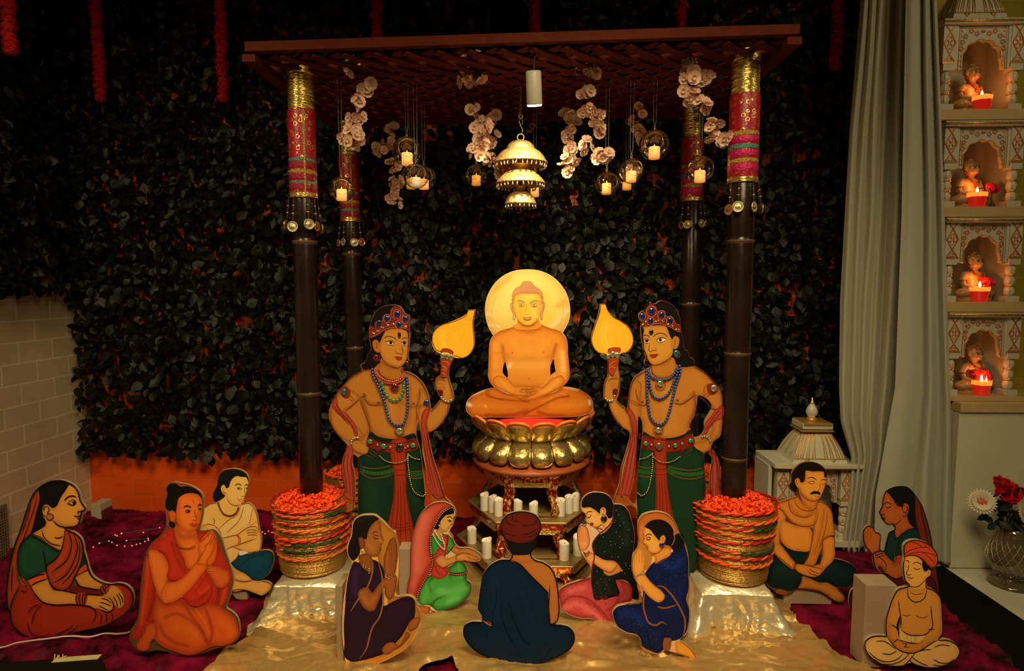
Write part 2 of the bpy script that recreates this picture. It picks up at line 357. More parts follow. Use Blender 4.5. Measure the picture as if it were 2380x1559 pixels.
def post(name_label, top, bot, r, nodes_px, gold, red, tass, style, tl_angs, zbot):
    """top / bot: (px, py, Y). nodes_px: y of the nodes; gold, red: y ranges; tass: length"""
    A = P(*top); B = P(*bot); ax = (A - B)
    def at(py):
        px = top[0] + (bot[0] - top[0]) * (py - top[1]) / (bot[1] - top[1]); return P(px, py, top[2] + (bot[2] - top[2]) * (py - top[1]) / (bot[1] - top[1]))
    q = at(top[1]); e0 = B + ax * ((zbot - B.z) / ax.z)
    e = empty('bamboo_post', e0, 0, name_label, 'post', 'bamboo posts of the canopy')
    rot = V((0, 0, 1)).rotation_difference(ax.normalized()).to_matrix().to_4x4()
    e.rotation_mode = 'QUATERNION'; e.rotation_quaternion = rot.to_quaternion()
    def h(py): return (at(py) - e0).length
    H = (A - e0).length
    zn = sorted([h(y) for y in nodes_px if y < bot[1]] + [.0])
    pr = [(r * .98, 0)]
    for z in zn[1:]: pr += [(r * .985, z - .022), (r * .95, z - .010), (r * .94, z - .004), (r * 1.05, z), (r * .96, z + .005), (r * .99, z + .02)]
    pr.append((r, H)); m = MB(); m.lathe(pr, 40); m.build('culm', bam, e, True)
    for z in zn[1:]: m = MB(); m.lathe([(r * .955, z - .011), (r * 1.03, z - .004), (r * 1.065, z), (r * 1.0, z + .004)], 40, caps=False); m.build('culm_node', node, e, True)
    wr = r * 1.06; hg0, hg1 = h(gold[1]), h(gold[0]); n = 26
    m = MB(); m.lathe([(wr * (1 + .03 * random.uniform(-1, 1)), hg0 + (hg1 - hg0) * i / n) for i in range(n + 1)], 40, caps=False, f=lambda a, j: 1 + .012 * sin(a * 3 + j)); m.build('gold_wrap', gw, e, True)
    r0, r1 = h(red[1]), h(red[0]); wr *= 1.05
    m = MB(); m.lathe([(wr * .99, r0), (wr * 1.02, r0 + .01), (wr, (r0 + r1) / 2), (wr * 1.02, r1 - .01), (wr * .97, r1)], 40, caps=False, f=lambda a, j: 1 + .01 * sin(a * 2 + j)); m.build('brocade_wrap', red_br, e, True)
    def band(a, b_, mt, nm='sequin_band', k=1.035):
        m = MB(); z1 = r1 - (r1 - r0) * a; z0 = r1 - (r1 - r0) * b_; m.lathe([(wr * .99, z0), (wr * k, z0 + .002), (wr * k, z1 - .002), (wr * .99, z1)], 40, caps=False); m.build(nm, mt, e, True)
    if style == 'L':
        for a, b_, mt in ((.56, .60, teal), (.615, .68, maroon_band), (.69, .735, ybnd), (.745, .81, maroon_band), (.82, .855, teal), (.865, .93, maroon_band)): band(a, b_, mt)
        m = MB(); a = R_(-62); m.bar((wr * 1.04 * cos(a), wr * 1.04 * sin(a), r0 + .01), (wr * 1.04 * cos(a), wr * 1.04 * sin(a), r1 - .005), .007, .004, up=(cos(a), sin(a), 0)); m.build('vertical_ribbon', ybnd, e)
    else:
        for a, b_, mt in ((.43, .48, ybnd), (.485, .57, mag), (.58, .635, teal), (.64, .73, mag), (.74, .79, ybnd), (.795, .90, mag)): band(a, b_, mt)
    band(.945, 1.01, gw, 'gold_trim', 1.05)
    for i, a in enumerate(tl_angs):
        tassel(e, (wr * 1.07 * cos(R_(a)), wr * 1.07 * sin(R_(a)), r0 + .002), R_(a), tass * random.uniform(.92, 1.06), coin if i % 3 else coinc)
    return e
# front posts stand on the draped boxes, rear posts in rear baskets
post('left front dark bamboo post, gold and red cloth wraps, rising from a flower basket', (697, 138, 2.62), (726, 1190, 2.62), .051, (562, 912), (150, 258), (258, 460), .105, 'L', (-160, -110, -55, -25, 40, 120), .18)
post('right front dark bamboo post, wrapped in gold, red and magenta, its top nearest the curtain', (1735, 105, 2.62), (1703, 1190, 2.62), .054, (560, 820, 1062), (122, 222), (222, 425), .095, 'R', (-150, -120, -70, -20, 5, 90), .18)
post('slim left rear bamboo post with red wrap, behind the glass globe', (806, 255, 3.36), (834, 1100, 3.36), .048, (590, 807), (285, 362), (362, 515), .10, 'L', (-150, -110, -60, -20, 80), .02)
post('right rear bamboo post with magenta bands, behind a glass globe', (1609, 235, 3.36), (1603, 1100, 3.36), .052, (706, 960), (245, 322), (322, 468), .11, 'R', (-150, -120, -60, -15, 80), .02)

PET = mat('marigold_orange', (.95, .10, .008), .6, var=(40, (.85, .045, .005), .6)); PETD = mat('marigold_garland_red', (.50, .016, .006), .8, spec=.1, var=(30, (.34, .010, .005), .8))
STRAW = mat('gold_thread', (.62, .36, .10), .25, .75, bump=(90, .4)); ORG = mat('orange_cord', (.62, .12, .015), .4, var=(60, (.75, .22, .03), .6)); GRN = mat('green_cord', (.02, .06, .02), .4); REDC = mat('red_cord', (.45, .015, .01), .35)
def twist(m, r, z, t, n=90, tilt=(0, 0), mats=(0,), a0=0, a1=2 * pi, turns=14):
    """two strands twisted around a ring"""
    for s_ in (0, 1):
        m.cur = mats[s_ % len(mats)]
        pts = []
        for i in range(n + 1):
            a = a0 + (a1 - a0) * i / n; ph = a * turns + s_ * pi
            rr = r + t * .55 * cos(ph); zz = z + t * .55 * sin(ph) + tilt[0] * cos(a) + tilt[1] * sin(a); pts.append((rr * cos(a), rr * sin(a), zz))
        m.tube(pts, t * .62, 6)
def basket(c, zb, h, rb, rt, label, seed, n=8):
    random.seed(seed); e = empty('flower_basket', (c[0], c[1], zb), random.uniform(0, 3), label, 'basket', 'garland wound flower baskets')
    m = MB(); m.lathe([(rb * .93, 0), (rb, .01)] + [(rb + (rt - rb) * (k / 10) ** .8, h * k / 10) for k in range(1, 11)] + [(rt - .012, h), (rt - .02, h - .03), (0, h - .04)], 48); m.build('bucket', STRAW, e, True)
    gold = MB(); z = .012
    while z < h - .004:
        r = rb + (rt - rb) * (z / h) ** .8; t = random.uniform(.0022, .0036)
        gold.ring((0, 0, 0), r + t * .6, t, 56, 6, M=Mx.Translation((0, 0, z)) @ Mx.Rotation(random.gauss(0, .012), 4, 'X')); z += t * 1.9
    gold.build('gold_thread_coil', STRAW, e, True)
    cols = [(ORG, ORG, PET), (REDC, ORG, GRN), (ORG, PET, GRN), (REDC, PET, REDC)]
    for k in range(n):
        z = h * (.30 + .70 * k / (n - 1)); r = rb + (rt - rb) * (z / h) ** .8 + .006
        m = MB(); tt = random.uniform(.0055, .0085); c_ = cols[k % 4]; a0 = random.uniform(0, 6); sp = random.uniform(.9, 1.9)
        tl_ = (random.gauss(0, .005), random.gauss(0, .005))
        twist(m, r, z, tt, 100, tl_, (0, 1), a0 + sp, a0 + 2 * pi, 12); twist(m, r, z, tt, 26, tl_, (2, 2), a0, a0 + sp, 12)
        m.build('garland_cord', list(c_), e, True)
    # heap of petals
    m = MB(); m.ball((0, 0, h - .035), (rt - .02, rt - .02, .06), 24, 10);
    for i in range(1500):
        a = random.uniform(0, 2 * pi); q = (rt - .012) * math.sqrt(random.random()); z = h - .038 + .062 * math.sqrt(max(0, 1 - (q / rt) ** 2)) + random.uniform(0, .014)
        p = V((q * cos(a), q * sin(a), z)); M_ = Mx.Translation(p) @ Euler((random.uniform(-1.2, 1.2), random.uniform(-1.2, 1.2), random.uniform(0, 6))).to_matrix().to_4x4()
        s_ = random.uniform(.006, .011)
        m.add([(-s_, 0, 0), (-s_ * .5, s_ * .8, s_ * .3), (s_ * .6, s_ * .7, 0), (s_, -s_ * .1, s_ * .3), (0, -s_ * .6, .0), (0, 0, s_ * .5)], [(0, 1, 5), (1, 2, 5), (2, 3, 5), (3, 4, 5), (4, 0, 5)], M_)
    o = m.build('marigold_heap', PET, e); o['kind'] = 'stuff'
    return e
zbox = .175
bl = P(728, 1388, 2.60); basket((bl.x + .0, 2.62), zbox, .315, .137, .166, 'round basket wound in gold and orange cord, brimming with marigolds, at the left front post', 3)
br_ = P(1703, 1396, 2.60); basket((br_.x, 2.62), zbox, .325, .139, .170, 'cord wound marigold basket on the satin box beside the moustached man', 5)
a = P(822, 1100, 3.36); basket((a.x, 3.36), .02, .36, .13, .155, 'marigold basket half hidden behind the left attendant, by the rear post', 8, 7)
a = P(1617, 1100, 3.36); basket((a.x + .02, 3.36), .02, .38, .13, .155, 'marigold basket half hidden behind the right attendant, by the rear post', 9, 7)

bl_m = MB(); random.seed(4)
for i in range(90):
    t = random.random() * pi; a = random.uniform(0, 2 * pi); d = V((sin(t) * cos(a), sin(t) * sin(a), .55 * cos(t)))
    M_ = frame(d * .020, d, (0, .3, 1)); s_ = .0085
    bl_m.add([(-s_, 0, 0), (0, s_, .004), (s_, 0, 0), (0, -s_, .002), (0, 0, -.006)], [(0, 1, 4), (1, 2, 4), (2, 3, 4), (3, 0, 4), (0, 3, 2, 1)], M_)
bl_m.ball((0, 0, 0), (.019, .019, .011), 10, 6)
def garland(px, pyb, Y, place, k=1.0):
    b = P(px, pyb, Y); e = empty('marigold_garland', b, 0, place, 'garland', 'marigold strings hanging before the leaf screen')
    m = MB(); m.tube([(0, 0, 0), (0, 0, ZT + .28 - b.z)], .0015, 5); m.build('string', GRN, e)
    n = int((ZT - .0 - b.z) / .026 / k) + 1
    first = None
    for i in range(n):
        if first is None: first = bl_m.build('marigold', PETD, e); o = first
        else: o = first.copy(); COL.objects.link(o); o.parent = e
        o.location = (random.gauss(0, .002), random.gauss(0, .002), .012 + i * .032 * k); o.rotation_euler = (random.gauss(0, .15), random.gauss(0, .15), random.uniform(0, 6)); s_ = random.uniform(1.25, 1.6) * k; o.scale = (s_, s_, s_)
for px, py, lab in ((25, 122, 'red marigold string at the far left edge of the leaf screen'), (234, 233, 'second marigold string from the left, hanging over dark leaves'), (519, 233, 'marigold string just left of the canopy corner'),
                    (877, 100, 'marigold string behind the left half of the canopy'), (1243, 84, 'marigold string behind the middle of the canopy beam'), (1583, 66, 'marigold string behind the right half of the canopy'),
                    (1942, 158, 'bright marigold string hanging beside the curtain')):
    garland(px, py, 3.42 if px > 60 else 2.8, lab, 1.0)
def pip(x, y, poly):
    """numpy point in polygon"""
    x = np.asarray(x); y = np.asarray(y); c = np.zeros(x.shape, bool); n = len(poly); j = n - 1
    for i in range(n):
        xi, yi = poly[i]; xj, yj = poly[j]
        if yi != yj: c ^= ((yi > y) != (yj > y)) & (x < (xj - xi) * (y - yi) / (yj - yi) + xi)
        j = i
    return c
def field_cloth(name, poly, step, zf, mt, thick=0):
    """cloth: triangulated outline (world xy) with height zf(x,y)"""
    ps = []
    for i in range(len(poly)):
        a = V(poly[i]); b = V(poly[(i + 1) % len(poly)]); k = max(1, int((b - a).length / step))
        for j in range(k): ps.append(a.lerp(b, j / k))
    xs = np.arange(min(p[0] for p in ps), max(p[0] for p in ps), step); ys = np.arange(min(p[1] for p in ps), max(p[1] for p in ps), step)
    gx, gy = np.meshgrid(xs, ys); gx = gx.ravel() + np.random.RandomState(1).uniform(-.2, .2, gx.size) * step; gy = gy.ravel()
    bx = np.array([p[0] for p in ps]); by = np.array([p[1] for p in ps])
    k = pip(gx, gy, [tuple(p) for p in ps]); gx = gx[k]; gy = gy[k]
    d = np.full(gx.shape, 9.0)
    for i in range(len(bx)): d = np.minimum(d, (gx - bx[i]) ** 2 + (gy - by[i]) ** 2)
    k = d > (step * .45) ** 2; gx = gx[k]; gy = gy[k]
    pts = [V((a, b)) for a, b in zip(bx, by)] + [V((a, b)) for a, b in zip(gx, gy)]; nb = len(bx)
    r = delaunay_2d_cdt(pts, [(i, (i + 1) % nb) for i in range(nb)], [], 0, 1e-6)
    vs, fs = r[0], r[2]; c = np.array([[sum(vs[i][0] for i in f) / 3, sum(vs[i][1] for i in f) / 3] for f in fs]); ok = pip(c[:, 0], c[:, 1], [tuple(p) for p in ps])
    m = MB(); m.add([(p[0], p[1], zf(p[0], p[1])) for p in vs], [tuple(f) for f, o in zip(fs, ok) if o]); return m.build(name, mt, None, True)
velvet = mat('crimson_velvet', (.20, .002, .030), .6, spec=.15, sheen=.35, var=(9, (.012, .0, .002), 1.0), bump=(22, .9, 5)); velvet.node_tree.nodes['Principled BSDF'].inputs['Sheen Tint'].default_value = (1, .1, .25, 1); velvet.node_tree.nodes['Principled BSDF'].inputs['Sheen Roughness'].default_value = .3
satin = mat('gold_satin', (.56, .36, .13), .30, .55, bump=(9, .2, 2))
def ridge(x, y, sc, seed, p=2.0):
    n = MN.noise(V((x * sc, y * sc, seed))); return max(0, 1 - abs(n) * 3.2) ** p
def zvel(x, y):
    u, v = x + .25 * MN.noise(V((x * 2, y * 2, 9))), y * 1.5 + .15 * x
    z = .012 + .026 * ridge(u, v, 3.6, 1, 1.8) + .020 * ridge(u + .3 * v, v, 8, 5, 1.8) + .008 * ridge(x, y, 18, 6) + .004 * MN.noise(V((x * 9, y * 14, 2)))
    if y < 2.95: z = .01 + (z - .01) * min(1, .3 + max(0, abs(x - .12) - 1.25) * 2)
    if x < -1.2 and y > 3.0: z += .03 * min(1, (y - 3.0) / .35) * min(1, (-1.2 - x) / .3)
    if y > 3.5: z = .01 + .5 * (z - .01)
    return max(z, .006)
vp = [(XL + .015, YB - .02), (1.62, YB - .02)] + [(p.x, p.y) for p in (G(2010, 1268), G(2085, 1300), G(2108, 1332), G(2150, 1385), G(2290, 1500), G(2390, 1590))] + [(2.0, 1.7), (XL + .015, 1.7)]
o = field_cloth('velvet_cloth', vp, .015, zvel, velvet); tag(o, 'crumpled crimson velvet cloth covering the stage floor', 'cloth')
gp = [(620, 1372), (612, 1420), (608, 1470), (560, 1492), (530, 1508), (505, 1530), (478, 1559), (440, 1600), (700, 1640), (960, 1620), (975, 1560), (1000, 1548), (1048, 1541), (1090, 1600), (1500, 1640), (2000, 1640), (2050, 1572), (2012, 1548), (1965, 1528), (1935, 1512), (1905, 1490), (1880, 1462), (1850, 1452), (1835, 1420), (1842, 1405), (1812, 1388), (1780, 1375), (1600, 1335), (1300, 1310), (1000, 1310), (800, 1340)]
gpw = [(G(*p, .03).x, G(*p, .03).y) for p in gp]
gpe = []
for i, p in enumerate(gpw):
    q = gpw[(i + 1) % len(gpw)]; n = 3
    for j in range(n):
        a = V(p).lerp(V(q), j / n); gpe.append((a.x + .012 * MN.noise(V((i * 3.1, j * 2.2, 1))), a.y + .012 * MN.noise(V((i * 1.7, j * 4.4, 7)))))
def zsat(x, y):
    w_ = x + .12 * MN.noise(V((x * 2, y * 2, 3)))
    k = .4 + .6 * min(1, max(0, (2.75 - y) / .3))
    return .034 + k * (.020 * ridge(w_ * .32, y * 1.3 + .22 * x, 4.5, 11, 2.6) + .012 * ridge(w_ * .5, y * 1.3 - .25 * x, 7, 3, 2.4) + .007 * ridge(x, y * 1.4, 15, 8, 1.5)) + .010 * MN.noise(V((x * 3, y * 7, 2)))
o = field_cloth('satin_cloth', gpe, .0125, zsat, satin); tag(o, 'wrinkled gold satin cloth spread in front of the altar', 'cloth')
# satin draped boxes
def draped_box(cx, y0, y1, w_, h, sk, label, seed):
    random.seed(seed); e = empty('draped_box', (cx, (y0 + y1) / 2, 0), 0, label, 'box', 'satin draped boxes under the flower baskets')
    m = MB(); d = (y1 - y0) / 2; m.box(-w_ / 2 + .004, w_ / 2 - .004, -d + .004, d - .004, .0, h - .003); m.build('box', CARD, e)
    # cloth: top + flaring skirt with folds
    m = MB(); NS, NR = 160, 22
    def per(t):
        L_ = [w_, 2 * d, w_, 2 * d]; T = t * sum(L_)
        c = [(-w_ / 2, -d), (w_ / 2, -d), (w_ / 2, d), (-w_ / 2, d)]
        for k in range(4):
            if T <= L_[k] + 1e-9: a = V(c[k]); b = V(c[(k + 1) % 4]); return a.lerp(b, T / L_[k]), k, T / L_[k]
            T -= L_[k]
        return V(c[0]), 0, 0
    vs = []
    for j in range(NR):
        u = j / (NR - 1)
        for i in range(NS):
            p, k, s_ = per(i / NS); n = [V((0, -1)), V((1, 0)), V((0, 1)), V((-1, 0))][k]
            cn = max(0, 1 - 5 * min(s_, 1 - s_)); dg = V((p.x / (w_ / 2), p.y / d));
            fl = sk * u ** 1.3 * (.35 + .9 * cn) ; dirn = (n * (1 - cn * .6) + dg * cn * .6)
            wr = (.014 * u + .003) * ridge(p.x * 2 + seed, p.y * 2 + u * .8, 6, seed) + .012 * u * sin(i * .9 + 4 * MN.noise(V((i * .07, u * 2, seed))))
            q = p + dirn * (fl + wr)
            vs.append((q.x, q.y, max(.022, h * (1 - u) + .004 * MN.noise(V((i * .2, u * 6, 2))))))
    fs = [(j * NS + i, j * NS + (i + 1) % NS, (j + 1) * NS + (i + 1) % NS, (j + 1) * NS + i)[::-1] for j in range(NR - 1) for i in range(NS)]
    fs.append(tuple(range(NS))); m.add(vs, fs); o = m.build('satin_drape', satin_b, e, True)
    return e
satin_b = mat('gold_satin_sheen', (.80, .72, .50), .26, .6, bump=(34, .35, 5))
a = P(640, 1388, 2.43); b = P(808, 1386, 2.43); draped_box((a.x + b.x) / 2, 2.43, 2.76, b.x - a.x + .01, .175, .085, 'box draped in shiny gold satin under the left flower basket', 2)
a = P(1630, 1408, 2.43); b = P(1796, 1410, 2.43); draped_box((a.x + b.x) / 2, 2.43, 2.76, b.x - a.x, .172, .085, 'box draped in shiny gold satin under the right flower basket, near the blue sari woman', 4)
cur = mat('ivory_curtain', (.43, .40, .29), .8, sheen=.2, bump=(90, .08), var=(2, (.38, .36, .27), .6))
cur2 = mat('grey_curtain', (.40, .40, .32), .8, sheen=.2, bump=(90, .08))
def interp(tab, y):
    for (y0, v0), (y1, v1) in zip(tab, tab[1:]):
        if y <= y1: t = max(0, (y - y0) / (y1 - y0)); return v0 + (v1 - v0) * t
    return tab[-1][1]
def curtain(name, Lt, Rt, bot, Y, folds, amp, mt, label, seed, hem=0):
    m = MB(); NX, NY = 150, 90; vs = []
    for j in range(NY + 1):
        for i in range(NX + 1):
            s_ = i / NX; py = -90 + (bot(s_) + 90) * j / NY
            px = interp(Lt, py) * (1 - s_) + interp(Rt, py) * s_
            d = 0
            for c, w_, a_ in folds: c2 = c + .03 * MN.noise(V((py * .003, c * 9, seed))); d += a_ * math.exp(-((s_ - c2) / w_) ** 2)
            d += .03 * MN.noise(V((s_ * 7, py * .002, seed)))
            if 940 < py < 1120: d += .012 * MN.noise(V((s_ * 6, py * .03, 5)))
            vs.append(P(px, py, Y - d * amp))
    vs2 = [(p.x, p.y, max(p.z, .028)) for p in vs]; b = NX + 1
    m.add(vs2, [(j * b + i, j * b + i + 1, (j + 1) * b + i + 1, (j + 1) * b + i) for j in range(NY) for i in range(NX)])
    o = m.build(name, mt, None, True); s = o.modifiers.new('thick', 'SOLIDIFY'); s.thickness = .003
    tag(o, label, 'curtain'); return o
fl1 = [(.06, .05, .8), (.20, .05, 1.), (.34, .05, .9), (.48, .045, .5), (.56, .04, -.5), (.68, .06, 1.), (.82, .04, -.3), (.93, .06, 1.1)]
curtain('curtain', [(-100, 2004), (0, 2001), (300, 1976), (500, 1964), (700, 1953), (900, 1951), (980, 1955), (1060, 1979), (1150, 1975), (1272, 1956), (1300, 1956)],
        [(-100, 2148), (0, 2140), (500, 2137), (700, 2126), (900, 2110), (1050, 2078), (1150, 2050), (1290, 2040), (1320, 2040)],
        lambda s_: 1272 + 26 * min(1, s_ * 2.2) + 3 * sin(s_ * 40), 3.20, fl1, .045, cur, 'gathered ivory curtain hanging in folds beside the leaf screen', 3)
fl2 = [(.25, .2, .4), (.55, .04, -.4), (.66, .08, .7), (.86, .035, -.3), (.95, .05, .6)]
curtain('curtain', [(-100, 2110), (0, 2105), (500, 2095), (900, 2080), (1150, 2035), (1300, 2030)], [(-100, 2172), (0, 2176), (300, 2187), (500, 2194), (980, 2209), (1315, 2210), (1330, 2210)],
        lambda s_: 1304 + 16 * s_, 3.07, fl2, .05, cur2, 'smooth grey curtain hanging next to the white shrine cabinet', 8)
YA = 3.05; XA = P(1235, 1000, YA).x
enam = mat('red_gold_enamel', (.5, .06, .02), .25, .6)
N, L, b = nodes(enam)
tc = N.new('ShaderNodeTexCoord'); v2 = N.new('ShaderNodeTexVoronoi'); v2.inputs['Scale'].default_value = 34; L.new(tc.outputs['Object'], v2.inputs[0])
v3 = N.new('ShaderNodeTexNoise'); v3.inputs['Scale'].default_value = 55; v3.inputs['Detail'].default_value = 3; L.new(tc.outputs['Object'], v3.inputs[0])
cr = N.new('ShaderNodeValToRGB'); cr.color_ramp.interpolation = 'CONSTANT'; e0 = cr.color_ramp.elements
e0[0].position = 0; e0[0].color = (.02, .16, .07, 1); e0[1].position = .16; e0[1].color = (.75, .5, .15, 1); q = e0.new(.26); q.color = (.55, .06, .015, 1); q = e0.new(.42); q.color = (.30, .02, .01, 1); L.new(v2.outputs[0], cr.inputs[0])
gt = N.new('ShaderNodeMath'); gt.operation = 'GREATER_THAN'; gt.inputs[1].default_value = .56; L.new(v3.outputs[0], gt.inputs[0])
x = N.new('ShaderNodeMix'); x.data_type = 'RGBA'; L.new(gt.outputs[0], x.inputs[0]); L.new(cr.outputs[0], x.inputs[6]); x.inputs[7].default_value = (.75, .50, .16, 1); L.new(x.outputs[2], b.inputs['Base Color'])
bu = N.new('ShaderNodeBump'); bu.inputs['Strength'].default_value = .7; bu.inputs['Distance'].default_value = .004; L.new(v3.outputs[0], bu.inputs['Height']); L.new(bu.outputs[0], b.inputs['Normal'])
emb = mat('embossed_gold', (.78, .60, .26), .26, 1, bump=(170, .9, 2)); embs = mat('embossed_silver_leg', (.62, .56, .42), .3, .9, bump=(120, 1, 2)); woodt = mat('dull_gilt_top', (.33, .23, .09), .4, .6, bump=(30, .3))
def hexpts(R, z, a0=-90 - 30): return [V((R * cos(R_(a0 + 60 * k)), R * sin(R_(a0 + 60 * k)), z)) for k in range(6)]
def stool(z0, z1, R, label):
    e = empty('hexagonal_stool', (XA, YA, z0), 0, label, 'stool', 'stacked hexagonal stools of the altar'); h = z1 - z0
    def hexslab(m, R0, R1, a, b_):
        p = hexpts(R0, a); q = hexpts(R1, b_); m.add(p + q, [tuple(range(6))[::-1], tuple(range(6, 12))] + [(i, (i + 1) % 6, (i + 1) % 6 + 6, i + 6) for i in range(6)])
    m = MB(); hexslab(m, R * .985, R, h - .012, h - .004); hexslab(m, R, R * .99, h - .004, h); bevel(m.build('stool_top', woodt, e), .0015)
    m = MB(); hexslab(m, R * .94, R * .955, h - .045, h - .012); m.build('enamel_frieze', enam, e)
    for k in range(6):
        p, q = hexpts(R * .915, 0)[k], hexpts(R * .915, 0)[(k + 1) % 6]
        m = MB(); nx = (p + q).normalized()
        m.bar(p.lerp(q, .12) + V((0, 0, h - .056)), p.lerp(q, .88) + V((0, 0, h - .056)), .012, .024, up=(0, 0, 1)); m.build('embossed_rail', emb, e)
        m = MB(); m.bar(p.lerp(q, .06) + V((0, 0, .012)), p.lerp(q, .94) + V((0, 0, .012)), .016, .016); m.build('foot_rail', woodt, e)
    prof = [(0, .0), (.015, .012), (.016, .03), (.004, .055), (-.008, .08), (-.006, .1), (.006, .12), (.008, .135)]
    for k in range(6):
        a = R_(-120 + 60 * k); M_ = Mx.Rotation(a, 4, 'Z'); hh = h - .045; m = MB()
        # S curved leg: outline in radial plane, wrapped around the corner by two leaves
        for sd in (1, -1):
            vs = []; n = 14
            for i in range(n + 1):
                t = i / n; z = hh * t; rad = R * .93 + .018 * sin(t * 2 * pi + .5) - .006
                wdt = .026 + .010 * abs(cos(t * pi * 1.5)) + (.012 if t > .85 else 0)
                d = V((cos(R_(120) * sd), sin(R_(120) * sd), 0))
                o_ = V((rad, 0, z)); i_ = V((rad - .013, 0, z))
                vs += [o_, o_ + d * wdt, i_ + d * wdt, i_]
            m.cur = 0
            m.add(vs, [(4 * i + a_, 4 * i + (a_ + 1) % 4, 4 * i + 4 + (a_ + 1) % 4, 4 * i + 4 + a_) if sd > 0 else (4 * i + a_, 4 * i + 4 + a_, 4 * i + 4 + (a_ + 1) % 4, 4 * i + (a_ + 1) % 4) for i in range(n) for a_ in range(4)] + [(0, 1, 2, 3), (4 * n, 4 * n + 3, 4 * n + 2, 4 * n + 1)], M_)
        m.build('leg', enam if k in (0, 1) else embs, e, True)
    return e
zA1 = P(1235, 1103, YA - .235).z; zB1 = P(1235, 1213, YA - .285).z; zC1 = P(1235, 1312, YA - .33).z
stool(zB1, zA1, .272, 'top hexagonal gilded stool, smallest of the stack, under the lotus throne')
stool(zC1, zB1, .335, 'middle hexagonal gilded stool, holding the upper ring of white candles')
stool(.03, zC1, .395, 'lowest and widest hexagonal stool, holding the lower ring of white candles')
def wax_candle(loc, r=.024, h=.062, label='', seed=0, group='white wax candles on the altar stools'):
    random.seed(seed); m = MB(); n = 24; dip = random.uniform(0, 6)
    def f(a, j): return 1
    pr = [(r * .97, 0), (r, .003), (r, h * .93)]
    vs = [];
    m.lathe(pr, n, caps=False)
    b_ = len(m.v)
    for q, (rr, zz) in enumerate([(1.0, .93), (1.0, 1.0), (.93, 1.01), (.85, .95), (.4, .90), (0.02, .89)]):
        for i in range(n):
            a = 2 * pi * i / n; m.v.append(V((r * rr * cos(a), r * rr * sin(a), h * zz + (.006 * sin(a + dip) * (zz > .93) + .002 * sin(3 * a) * (zz > .93)))))
    for q in range(5):
        for i in range(n): m.f.append((b_ + q * n + i, b_ + q * n + (i + 1) % n, b_ + (q + 1) * n + (i + 1) % n, b_ + (q + 1) * n + i)); m.mi.append(0)
    e = empty('wax_candle', loc, random.uniform(0, 6), label, 'candle', group); m.build('wax', WHITE, e, True)
    m = MB(); m.tube([(0, 0, h * .87), (.001, 0, h * .95), (.003, .001, h * .985)], .0012, 5); m.build('wick', BLACK, e)
labs = ['leftmost white candle on the middle stool', 'second white candle from the left on the middle stool', 'third white candle from the left on the middle stool, by the red leg', 'white candle left of centre under the top stool, over the turban', 'white candle right of centre under the top stool, over the turban', 'white candle just right of the front right leg, middle stool', 'second white candle from the right on the middle stool', 'rightmost white candle on the middle stool, tucked behind its neighbour']
for i, (px, py, dy) in enumerate([(1126, 1193, -.14), (1145, 1195, -.16), (1159, 1201, -.21), (1204, 1200, -.22), (1240, 1205, -.24), (1303, 1202, -.20), (1322, 1196, -.16), (1336, 1190, -.13)]):
    p = P(px, py, YA + dy); wax_candle((p.x, p.y, zB1 + .001), .0215, .080 if i != 4 else .074, labs[i], i)
labs = ['white candle beside the hands of the pink veiled woman', 'small white candle peeping out left of the turbaned man', 'white candle on the lowest stool, right of the turbaned man', 'white candle on the lowest stool in front of the praying woman\'s hands', 'white candle at the far left rim of the lowest stool, behind the offering hands']
for i, (px, py, dy, h_) in enumerate([(1131, 1310, -.26, .088), (1178, 1296, -.10, .05), (1311, 1313, -.27, .084), (1343, 1306, -.22, .092), (1097, 1290, -.10, .075)]):
    p = P(px, py, YA + dy); wax_candle((p.x, p.y, zC1 + .001), .024, h_, labs[i], 20 + i)
gleaf = mat('gold_leaf_paint', (.62, .47, .17), .30, .85, bump=(45, .5, 4)); orp = mat('orange_lacquer', (.70, .20, .03), .35, bump=(30, .2)); terr = mat('terracotta_base', (.36, .08, .02), .5, bump=(20, .3))
lo = empty('lotus_throne', (XA, YA, zA1 + .002), 0, 'gold and orange lotus throne with two rings of petals', 'throne')
zl = zA1 + .002
m = MB(); m.lathe([(.25, -.002), (.285, .0), (.298, .008), (.302, .018), (.29, .028), (.262, .04), (.215, .13), (.225, .15), (.25, .18), (.252, .185), (.0, .185)], 64); m.build('core', terr, lo, True)
